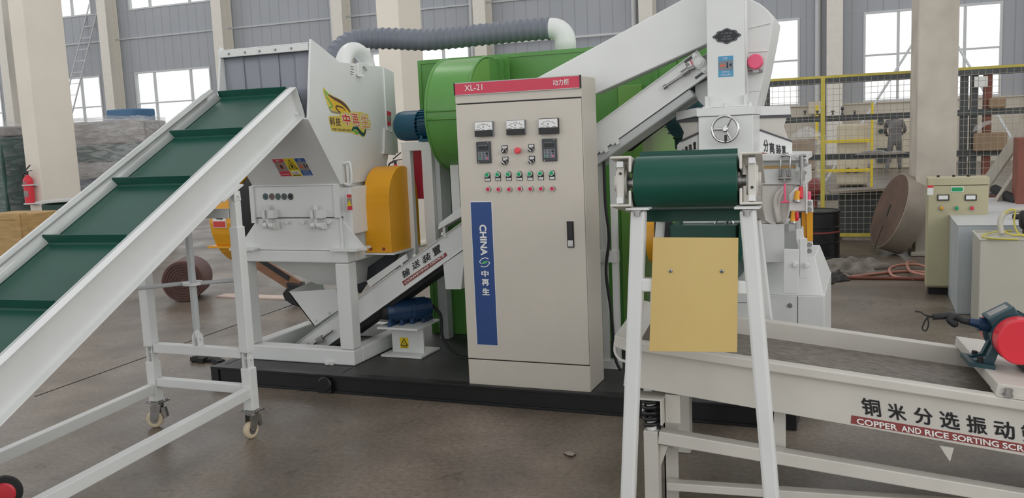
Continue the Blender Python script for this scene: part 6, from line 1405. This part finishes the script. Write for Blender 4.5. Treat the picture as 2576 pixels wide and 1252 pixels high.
# base box with tapered top, front door and its screw
BYF = 0.50
bx0, bx1 = at(1636, 790, y=BYF).x, at(2074, 790, y=BYF).x; zt_ = at(2040, 744, y=BYF).z; ztt = at(2040, 645, y=BYF+0.2).z
MB().box((bx0, BYF, DZ), (bx1, 1.35, zt_)).build('base_box', 'white', sp, bevel=0.004)
xi = at(2050, 645, y=BYF+0.2).x
MB().hexa([(bx0+0.02, BYF+0.004, zt_), (bx1-0.004, BYF+0.004, zt_), (bx1-0.004, 1.34, zt_), (bx0+0.02, 1.34, zt_)], [(bx0+0.05, BYF+0.20, ztt), (xi, BYF+0.20, ztt), (xi, 1.2, ztt), (bx0+0.05, 1.2, ztt)]).build('base_top', 'white', sp, bevel=0.004)
x_ = at(2006, 790, y=BYF).x; p = at(1987, 768, y=BYF); dm = MB().box((x_, BYF-0.0012, DZ+0.02), (x_+0.003, BYF, zt_-0.004)).box((bx0+0.1, BYF-0.0012, zt_-0.05), (x_-0.2, BYF, zt_-0.047)); dm.build('door_gap', 'dark_grey', sp)
MB().bolt((p.x, BYF, p.z), (0, -1, 0), 0.010, 0.01).build('door_screw', 'steel', sp)
# drive unit on the left below: orange guard with black pulley, green trough, bearing
c = at(1640, 607, y=0.30); px0 = at(1618, 607, y=0.30).x; R = (at(1630, 540, y=0.25).z-at(1630, 676, y=0.25).z)/2
MB().turn((px0, 0.5, c.z), (px0+0.07, 0.5, c.z), [(0, R*0.97), (0.05, R), (0.9, R), (1, R*0.97)], 48).build('belt_guard', 'orange', sp, label='round orange belt guard'); 
MB().turn((px0+0.071, 0.5, c.z), (px0+0.085, 0.5, c.z), [(0, R*0.96), (1, R*0.94)], 48).build('pulley', 'rubber', sp)
g0, g1, gz0, gz1 = ext(1685, 566, 1862, 604, 0.32)
MB().box((g0-0.01, 0.32, gz0-0.22), (g1-0.02, 0.62, gz1)).build('trough', 'belt_dark', sp, bevel=0.004)
P = [at(*q, y=0.28) for q in ((1860, 560), (1867, 556), (1870, 590), (1870, 630), (1864, 655), (1856, 660))]; MB().prism([V((p.x, 0.28, p.z)) for p in P], (0, 0.3, 0)).build('trough_edge', 'belt_green', sp)
b0, b1, bz0, bz1 = ext(1646, 558, 1682, 640, 0.30)
bb_ = MB().box((b0, 0.30, bz0), (b1, 0.42, bz1)); q = at(1663, 572, y=0.30); bb_.turn((q.x, 0.30, q.z), (q.x, 0.27, q.z), [(0, 0.02), (1, 0.017)], 20); bb_.build('bearing_block', 'rubber', sp, bevel=0.004)
c = at(1820, 556, y=0.38); handwheel((c.x, 0.40, at(1820, 572, y=0.4).z+0.005), 0.052)
MB().box((g0+0.05, 0.44, gz1), (g1+0.05, 0.47, gz1+0.16)).build('rear_plate', 'white', sp)
# dark motor with round cowl behind the left boot
c = at(1722, 300, y=1.0)
mt = thing('blower_motor', 'big dark teal blower motor behind the left fabric boot of the separator', 'motor', (c.x, 1.1, DZ))
MB().turn((c.x, 0.98, c.z), (c.x, 1.45, c.z), [(0, 0.05), (0.05, 0.12), (0.2, 0.135), (1, 0.135)], 32).build('motor', 'motor_teal', mt)
MB().turn((c.x+0.02, 1.15, c.z-0.02), (c.x+0.02, 1.15, c.z-0.22), [(0, 0.12), (0.8, 0.11), (1, 0.06)], 24).build('motor_base', 'motor_teal', mt)
f = MB()
for i in range(20):
    a = 2*math.pi*i/20; d = V((math.cos(a), 0, math.sin(a))); f.bar(V((c.x, 1.05, c.z))+d*0.137, V((c.x, 1.4, c.z))+d*0.137, 0.004, 0.016, d)
f.build('cooling_fin', 'motor_teal', mt); MB().box((c.x-0.06, 1.1, DZ), (c.x+0.06, 1.4, c.z-0.2)).build('motor_stand', 'rack_steel', mt)
x = at(1620, 355, y=3.0)
o = MB().box((x.x-0.018, 2.98, 0), (x.x+0.018, 3.02, at(1620, 324, y=3.0).z)).build('dark_post', 'rack_steel'); tag(o, 'slim dark steel post standing behind the green corner column', 'post')
# ================================================================== short discharge conveyor on splayed legs (front right)
dc = thing('discharge_conveyor', 'short green belt conveyor on white splayed legs, its roller end facing the viewer', 'conveyor', (1.52, -0.6, 0))
D4 = ray(1945, 650).normalized(); X4 = V((D4.y, -D4.x, 0)).normalized(); N4 = X4.cross(D4)
RL, RR = 0.1795, 0.0945            # half width of the belt, roller radius
P4 = at(1727, 457, y=-1.325)
F4 = lambda p: P4+X4*p.x+D4*p.y+N4*p.z
LD = 1.12
MB(F4).turn((-RL, 0, 0), (RL, 0, 0), [(0, RR-0.006), (0.01, RR), (0.99, RR), (1, RR-0.006)], 64).build('roller_belt', 'belt_green', dc)
MB(F4).box((-RL+0.002, 0, RR-0.010), (RL-0.002, LD, RR-0.001)).build('belt', 'belt_green', dc); MB(F4).box((-RL+0.002, 0, -RR+0.001), (RL-0.002, LD, -RR+0.010)).build('return_belt', 'belt_green', dc)
MB(F4).turn((-RL, LD, 0), (RL, LD, 0), [(0, RR-0.006), (0.01, RR), (0.99, RR), (1, RR-0.006)], 48).build('tail_roller', 'belt_green', dc)
MB(F4).cyl((-RL-0.07, 0, 0), (RL+0.07, 0, 0), 0.020, n=24).cyl((-RL-0.012, 0, 0), (RL+0.012, 0, 0), 0.03, n=24).build('roller_shaft', 'steel', dc)
def fl4(px, py, yy): p = atp(px, py, F4(V((0, yy, 0))), D4)-P4; return p.dot(X4), p.dot(N4)
ca, ct = fl4(1598, 377, 0.07); cb_, ct2 = fl4(1847, 378, 0.07); MB(F4).box((-RL+0.002, 0.07, RR-0.002), (RL-0.004, 0.076, (ct+ct2)/2)).build('cleat', 'belt_green', dc)
ca, cl_ = fl4(1646, 556, 0.22); cb_, cl2 = fl4(1868, 556, 0.22); MB(F4).box((-RL+0.004, 0.22, (cl_+cl2)/2), (RL-0.002, 0.226, -RR+0.002)).build('cleat', 'belt_green', dc)
# side channels seen end-on, with take-up bearings
hc = 0.0905
for sx in (-1, 1):
    xw = sx*(RL+0.006); w = 0.077; t = 0.010; b = MB(F4); y0_ = -0.085; sl = 0.032
    lo, hi = sorted((xw, xw+sx*t))
    b.box((lo, y0_+0.16, -hc), (hi, LD+0.04, hc)); b.box((lo, y0_, sl), (hi, y0_+0.16, hc)).box((lo, y0_, -hc), (hi, y0_+0.16, -sl))
    lo, hi = sorted((xw, xw+sx*w))
    b.box((lo, y0_, hc-t), (hi, LD+0.04, hc)).box((lo, y0_, -hc), (hi, LD+0.04, -hc+t)); b.build('side_channel', 'white_dirty', dc, bevel=0.004)
    xb = xw+sx*0.042
    be = MB(F4).box((xb-0.014, -0.06, -hc+0.03), (xb+0.014, 0.03, hc-0.03)); be.turn((xb-0.02, 0, 0), (xb+0.02, 0, 0), [(0, 0.05), (0.2, 0.055), (0.8, 0.055), (1, 0.05)], 28); be.cyl((xb-sx*0.02, 0, 0), (xb+sx*0.03, 0, 0), 0.028, n=24); be.build('take_up_bearing', 'white_dirty', dc, bevel=0.003)
    g = MB(F4)
    for z_ in (-hc+0.022, hc-0.030): g.box((xb-0.012, -0.075, z_-0.010), (xb+0.012, 0.03, z_+0.012))
    g.build('bearing_guide', 'white', dc, bevel=0.002); MB(F4).cyl((xb, -0.061, -0.03*sx), (xb, -0.0625, -0.03*sx), 0.005, n=12).build('grease_hole', 'black', dc)
# splayed legs with crossbar
LYc = -1.395
lt0 = at(1607, 537, y=LYc); lb0 = at(1581, 1240, y=LYc); rt0 = at(1882, 535, y=LYc); rb0 = at(1936, 1195, y=LYc)
zc0 = F4(V((0, -0.07, -hc))).z-0.001
def legline(t_, b_): d = (b_-t_); k = (zc0-0.010-t_.z)/d.z; T_ = t_+d*k; B_ = t_+d*((0-t_.z)/d.z); return T_, B_
for t_, b_, sx in ((lt0, lb0, -1), (rt0, rb0, 1)):
    Tp, Bp = legline(t_, b_)
    MB().bar(Bp+V((0, 0, 0.006)), Tp-V((0, 0, 0.004)), 0.054, 0.046, (0, 1, 0)).build('leg', 'white', dc, bevel=0.010)
    Tb = F4(V((sx*(RL+0.042), 1.08, -hc))); Bb = V((Tb.x+sx*0.10, Tb.y+0.03, DZ))
    MB().bar(Bb, Tb-V((0, 0, 0.004)), 0.04, 0.04, (0, 1, 0)).build('leg', 'white', dc, bevel=0.008)
    MB().box((Tp.x-0.042, LYc-0.028, zc0-0.011), (Tp.x+0.042, LYc+0.04, zc0-0.002)).build('leg_plate', 'white', dc); MB().bolt((Tp.x+0.0, LYc-0.028, zc0-0.012), (0, 0, -1), 0.012, 0.02).build('leg_bolt', 'steel', dc)
    MB().box((Bp.x-0.05, LYc-0.05, 0), (Bp.x+0.05, LYc+0.05, 0.008)).build('foot_plate', 'white', dc)
zx = at(1740, 718, y=LYc).z
def lx(t_, b_, z): d = b_-t_; return (t_+d*((z-t_.z)/d.z)).x
MB().box((lx(lt0, lb0, zx)+0.022, LYc-0.02, zx-0.024), (lx(rt0, rb0, zx)-0.022, LYc+0.02, zx+0.024)).build('crossbar', 'white', dc, bevel=0.006)
# yellow chute plate
YP = LYc-0.028
P = [at(*q, y=YP) for q in ((1643, 597), (1857, 598), (1854, 886), (1633, 883))]; P = [V((p.x, YP-(0.0 if i < 2 else 0.0), p.z)) for i, p in enumerate(P)]
cp = MB().prism(P, (0, 0.006, 0)).build('chute_plate', 'chute_yellow', dc, bevel=0.001, label='yellow chute plate with two screws')
for q in ((1687, 681), (1816, 682)):
    p = at(*q, y=YP); MB().turn((p.x, YP, p.z), (p.x, YP-0.004, p.z), [(0, 0.0075), (0.6, 0.007), (1, 0.004)], 16).build('plate_screw', 'steel', cp)
    MB().cbox((p.x, YP-0.0042, p.z), (0.008, 0.001, 0.0018)).cbox((p.x, YP-0.0042, p.z), (0.0018, 0.001, 0.008)).build('screw_slot', 'black', cp)

# ================================================================== vibrating sorting screen (front right)
SA = at(1612, 861, y=-1.19); SB = at(2502, 995.5, y=-1.06); SE = (SB-SA).normalized(); SQ = V((-SE.y, SE.x, 0)).normalized(); SN = SE.cross(SQ).normalized()
def sl_(px, py, s=0.0): p = atp(px, py, SA+SQ*s, SQ)-SA; return p.dot(SE), p.dot(SN)
def F3(p): return SA+SE*p.x+SQ*p.y+SN*p.z
farp = atp(2100, 825, SA, SN)-SA; SW_ = farp.dot(SQ)
vs = thing('vibrating_screen', 'long white vibrating screen with mesh bed and black lettering, front right', 'screen', (2.1, -0.8, 0))
u0 = sl_(1588, 860)[0]; u1 = u0+2.15
fl = at(1700, 893, y=SA.y)
hf = abs(sl_(1900, 944)[1]-sl_(1900, 906)[1])
nb0 = sl_(1578, 976)[1]; nb1 = sl_(2560, 1150)[1]; ub1 = sl_(2560, 1150)[0]; nbE = nb0+(nb1-nb0)*(u1-u0)/(ub1-u0)
ht = 0.040
MB(F3).prism([(u0, 0.03, -0.002), (u1, 0.03, -0.002), (u1, 0.03, nbE), (u0, 0.03, nb0)], (0, 0.008, 0)).build('side_plate', 'white_dirty', vs, bevel=0.002)
MB(F3).box((u0, 0, -ht), (u1, 0.055, 0)).build('near_rail', 'white_dirty', vs, bevel=0.006)
MB(F3).box((u0, SW_-0.055, -0.006), (u1, SW_, 0)).box((u0, SW_-0.06, -0.085), (u1, SW_-0.052, 0)).build('far_rail', 'white_dirty', vs, bevel=0.003)
MB(F3).prism([(u0, SW_-0.03, -0.01), (u1, SW_-0.03, -0.01), (u1, SW_-0.03, nbE), (u0, SW_-0.03, nb0)], (0, 0.008, 0)).build('side_plate', 'white_dirty', vs)
MB(F3).box((u0, 0.038, -0.082), (u1, SW_-0.052, -0.075)).build('mesh_bed', 'screen_bed', vs)
MB(F3).box((u0+0.02, 0.04, -0.12), (u1, SW_-0.05, -0.10)).build('under_tray', 'white_dirty', vs)
# flared inlet lip at the left end
lp0, lp1 = sl_(1543, 862)[0], u0
MB(F3).hexa([(lp0, 0.01, -0.035), (u0+0.01, 0.0, -ht-0.01), (u0+0.01, SW_, -ht-0.01), (lp0, SW_-0.01, -0.035)], [(lp0, 0.01, 0.01), (u0+0.03, 0.0, -0.002), (u0+0.03, SW_, -0.002), (lp0, SW_-0.01, 0.01)]).build('inlet_lip', 'white_dirty', vs, bevel=0.004)
MB(F3).tube(spline([(lp0+0.0, 0.05, -0.03), (lp0+0.005, 0.05, -0.07), (lp0+0.03, 0.05, -0.095), (u0+0.0, 0.05, -0.10)], 5), 0.006, 8).build('lip_wire', 'white', vs)
MB(F3).box((u0-0.015, 0.02, nb0+0.0), (u0, SW_-0.02, -ht-0.012)).build('end_plate', 'white_dirty', vs)
# lettering on the near plate
def r3(x, y): return 1950+x/2.446, 740+y/2.446
SP = SA+SQ*0.0295
def np3(x, y): return atp(*r3(x, y), SP, SQ)
k = MB()
for ch, bl, br, tl in (('铜', (540, 738), (655, 756), (525, 632)), ('米', (702, 764), (812, 784), (684, 662)), ('分', (862, 790), (978, 810), (846, 688)), ('选', (1020, 818), (1140, 838), (1006, 712)), ('振', (1185, 846), (1308, 868), (1170, 738)), ('动', (1352, 876), (1480, 898), (1340, 768)), ('筛', (1520, 905), (1650, 928), (1508, 795))):
    k.text(ch, np3(*bl), np3(*br), np3(*tl), 0.022, 0.001, 0.0005)
k.build('lettering', 'black', vs)
st = MB().prism([np3(*q) for q in ((465, 793), (1900, 1036), (1900, 984), (470, 743))], -SQ*0.0012).build('name_strip', 'maroon', vs, label='dark red strip with pale lettering')
SP = SP-SQ*0.0014
k = MB(); 
for t_, xa, ya, xb, yb2_ in (('COPPER', 503, 797, 752, 838), ('AND', 778, 842, 900, 862), ('RICE', 922, 866, 1070, 890), ('SORTING', 1092, 894, 1378, 942), ('SCREEN', 1400, 946, 1660, 990)):
    k.text(t_, np3(xa, ya), np3(xb, yb2_), np3(xa-3, ya-37), 0.025, 0.0008, 0.0003)
k.build('lettering', 'paper', st)
SP = SA+SQ*0.0295
gz = MB().prism([np3(1012, 932), np3(1100, 946), np3(1076, 1030)], SQ*0.01); gz.build('gusset', 'white_dirty', vs)
# springs and stand
stn = MB()
pz = at(1640, 1078, y=-1.125); PXc = pz.x
YS = -1.125
zpt = at(1637, 1078, y=YS).z
for (xs, nm) in ((0, 0),): pass
def spring(x, y, z0, z1):
    n = 140; tr_ = 5.0; pts = [(x+0.030*math.cos(2*math.pi*tr_*i/n), y+0.030*math.sin(2*math.pi*tr_*i/n), z0+0.008+(z1-z0-0.016)*i/n) for i in range(n+1)]
    s = MB().tube(pts, 0.0085, 8).build('coil_spring', 'black', vs); MB().cyl((x, y, z0-0.0), (x, y, z0+0.045), 0.019, n=16).cyl((x, y, z1-0.04), (x, y, z1), 0.019, n=16).build('spring_core', 'paper', s)
zs_top = at(1642, 998, y=YS).z
spring(PXc, YS, zpt, zs_top)
spring(PXc, YS+SW_-0.1, zpt, zs_top)
MB().box((PXc-0.06, YS-0.05, zs_top), (PXc+0.055, YS+0.05, zs_top+0.008)).box((PXc+0.045, YS-0.045, zs_top-0.10), (PXc+0.053, YS+0.045, zs_top)).build('spring_bracket', 'white_dirty', vs)
MB().box((PXc-0.045, YS-0.05+SW_-0.1, zs_top), (PXc+0.055, YS+0.05+SW_-0.1, zs_top+0.03)).build('spring_bracket', 'white_dirty', vs)
MB().box((PXc+0.056, YS+0.0, zs_top-0.10), (PXc+0.115, YS+0.012, zs_top+0.015)).build('hanger_plate', 'white_dirty', vs)
w_ = 0.058
def post(x, y, zt): return MB().box((x-w_/2, y-w_/2, 0), (x+w_/2, y+w_/2, zt)).build('stand_post', 'white_dirty', vs, bevel=0.004)
post(PXc, YS, zpt); post(PXc, YS+SW_-0.1, zpt)
xe = PXc+1.85; yd = SE.y/SE.x; sd = -0.165
e_ = at(2576, 1245, y=-1.10); 
def railto(x, y, z, k, w, h, name):      # stand rail sloping to the right
    p = V((x, y, z)); return MB().bar(p, p+V((1.9, 1.9*yd, 1.9*k)), w, h).build(name, 'white_dirty', vs, bevel=0.004)
a_ = at(1662, 1100, y=YS); b_ = at(2500, 1245, y=YS+0.12); k_ = (b_.z-a_.z)/(b_.x-a_.x)
zr0 = zpt-0.024
railto(PXc+w_/2, YS, zr0, k_, 0.06, 0.052, 'stand_rail'); railto(PXc+w_/2, YS+SW_-0.1, zr0, k_, 0.06, 0.052, 'stand_rail')
lr = at(1678, 1218, y=YS+0.05); MB().bar(lr, lr+V((1.9, 1.9*yd, 0)), 0.05, 0.034).build('lower_rail', 'white_dirty', vs, bevel=0.004)
# rear channel leg seen just behind the post
x0, x1, z0, z1 = ext(1671, 1030, 1706, 1250, YS+0.10)
lgq = MB().box((x0, YS+0.10, 0), (x1, YS+0.108, z1)).box((x0, YS+0.10, 0), (x0+0.006, YS+0.16, z1)).box((x0-0.035, YS+0.05, zpt-0.10), (x0+0.04, YS+0.15, zpt-0.09)); lgq.build('channel_leg', 'white_dirty', vs)
MB().prism([at(1660, 1118, y=YS-0.0), at(1680, 1122, y=YS), at(1660, 1178, y=YS)], (0, 0.012, 0)).build('post_gusset', 'white_dirty', vs)
xq = at(1948, 1050, y=YS+0.12)
MB().box((xq.x, YS+0.10, at(1955, 1120, y=YS+0.10).z-0.05), (xq.x+0.045, YS+0.11, at(1950, 1045, y=YS+0.10).z+0.03)).build('hanger_plate', 'white_dirty', vs)
for x in (xe-0.2,): 
    for dy in (0, SW_-0.1): 
        z = zr0+k_*(x-PXc); MB().box((x-w_/2, YS+dy+(x-PXc)*yd-w_/2, 0), (x+w_/2, YS+dy+(x-PXc)*yd+w_/2, z-0.02)).build('stand_post', 'white_dirty', vs, bevel=0.004)
        zsn = SA.z+(SE.z/SE.x)*(x-SA.x)+nbE*0.7; spring(x, YS+dy+(x-PXc)*yd, z+0.024, zsn)
# motor plate across the rails
pa = sl_(2540, 1010); um0 = sl_(2508, 998)[0]
MB(F3).box((um0, 0.0, 0.0), (um0+0.55, 0.10, 0.004)).build('plate_flange', 'white_dirty', vs)
pm_ = MB(F3); pm_.box((um0+0.0, 0.02, 0.035), (um0+0.55, SW_-0.01, 0.042)).box((um0, 0.02, 0.002), (um0+0.006, SW_-0.01, 0.04)).box((um0, 0.02, 0.002), (um0+0.55, 0.026, 0.04)); pm_.build('motor_plate', 'white_dirty', vs, bevel=0.003)
bo = MB(F3); ub = sl_(2528, 1000)[0]; bo.bolt((ub+0.01, 0.008, 0.004), (0, 0, 1), 0.013, 0.028).build('plate_bolt', 'steel', vs)
# vibration motor with two red end caps
vm = thing('vibration_motor', 'dark teal vibration motor with two red end caps on the screen', 'motor', tuple(F3(V((um0+0.25, SW_*0.5, 0.042)))))
MR_ = 0.084
ca = atp(2572, 862, F3(V((0, 0.16, 0))), SQ)
md = (SQ*1.0+SE*-0.02).normalized(); c0_ = ca; zcen = (c0_-SA).dot(SN)
L_ = 0.27
def ringcap(p, q): return MB().turn(p, q, [(0, MR_*0.93), (0.06, MR_), (0.06, MR_), (0.92, MR_), (0.92, MR_), (1, MR_*0.95)], 48)
ringcap(c0_, c0_+md*0.075).build('end_cap', 'red', vm, label='red end cap'); ringcap(c0_+md*L_, c0_+md*(L_-0.075)).build('end_cap', 'red', vm, label='red end cap')
MB().turn(c0_+md*0.07, c0_+md*(L_-0.07), [(0, MR_*1.0), (0, MR_*1.04), (0.06, MR_*1.04), (0.08, MR_*0.9), (0.92, MR_*0.9), (0.94, MR_*1.04), (1, MR_*1.04)], 40).build('motor_body', 'motor_teal', vm)
f = MB(); u_, w2_ = perp(md)
for i in range(14):
    a = math.pi*(0.12+0.76*i/13); d = (SE*-math.cos(a)+SN*math.sin(a)); f.bar(c0_+md*0.08+d*MR_*0.92, c0_+md*(L_-0.08)+d*MR_*0.92, 0.004, 0.02, d)
f.build('cooling_fin', 'motor_teal', vm)
zf = 0.042-zcen
ft = MB()
for s_ in (-1, 1):
    for t_ in (0.085, L_-0.085-0.03):
        b_ = c0_+md*t_; ft.prism([b_+SE*s_*MR_*0.75+SN*(-0.02), b_+SE*s_*MR_*0.55+SN*-0.06, b_+SE*s_*MR_*0.7+SN*zf, b_+SE*s_*(MR_*1.5)+SN*zf, b_+SE*s_*(MR_*1.5)+SN*(zf+0.02), b_+SE*s_*MR_*1.0+SN*(zf+0.035)], md*0.03)
    ft.obox(c0_+md*(L_/2)+SE*s_*MR_*1.2+SN*(zf+0.008), SE*0.045, md*(L_/2-0.06), SN*0.008)
ft.build('motor_foot', 'motor_teal', vm)
for t_ in (0.09, L_-0.09): MB().bolt(c0_+md*t_-SE*MR_*1.25+SN*(zf+0.016), SN, 0.011, 0.02).build('foot_bolt', 'rubber', vm)
tb_ = MB(); dd = (SN*0.8-SE*0.6).normalized(); sd_ = md.cross(dd).normalized(); cc = c0_+md*(L_*0.5)+dd*MR_*1.0
tb_.obox(cc, md*0.055, sd_*0.05, dd*0.022); tb_.build('terminal_box', 'motor_teal', vm, bevel=0.004)
MB().obox(cc+dd*0.0225, md*0.028, sd_*0.036, dd*0.0006).build('rating_plate', 'steel', vm)
gl0 = c0_+md*(L_*0.62)-SE*MR_*0.9+SN*0.015
gq = gl0-SE*0.07+SN*0.006
MB().turn(gl0, gq, [(0, 0.026), (0.5, 0.026), (0.5, 0.018), (1, 0.014)], 16).build('cable_gland', 'motor_navy', vm)
pts = [gq, gq-SE*0.02, gq-SE*0.05+SN*0.012, gq-SE*0.075+SN*0.002-md*0.02, gq-SE*0.05-SN*0.016-md*0.014, gq-SE*0.06+SN*0.01+md*0.02, gq-SE*0.09+SN*0.008, gq-SE*0.13-SN*0.0]
MB().tube(spline(pts, 8), 0.012, 10).build('motor_cable', 'rubber', vm)
e0 = gq-SE*0.13; w3 = MB(); w3.tube(spline([e0, e0-SE*0.02-SN*0.01, e0-SE*0.03-SN*0.05, e0-SE*0.015-SN*0.058, e0-SE*0.01-SN*0.03, e0-SE*0.02], 6), 0.003, 6).tube(spline([e0, e0-SE*0.03+SN*0.004, e0-SE*0.045+SN*0.012, e0-SE*0.065+SN*0.012], 6), 0.003, 6); w3.build('loose_wire', 'rubber', vm)
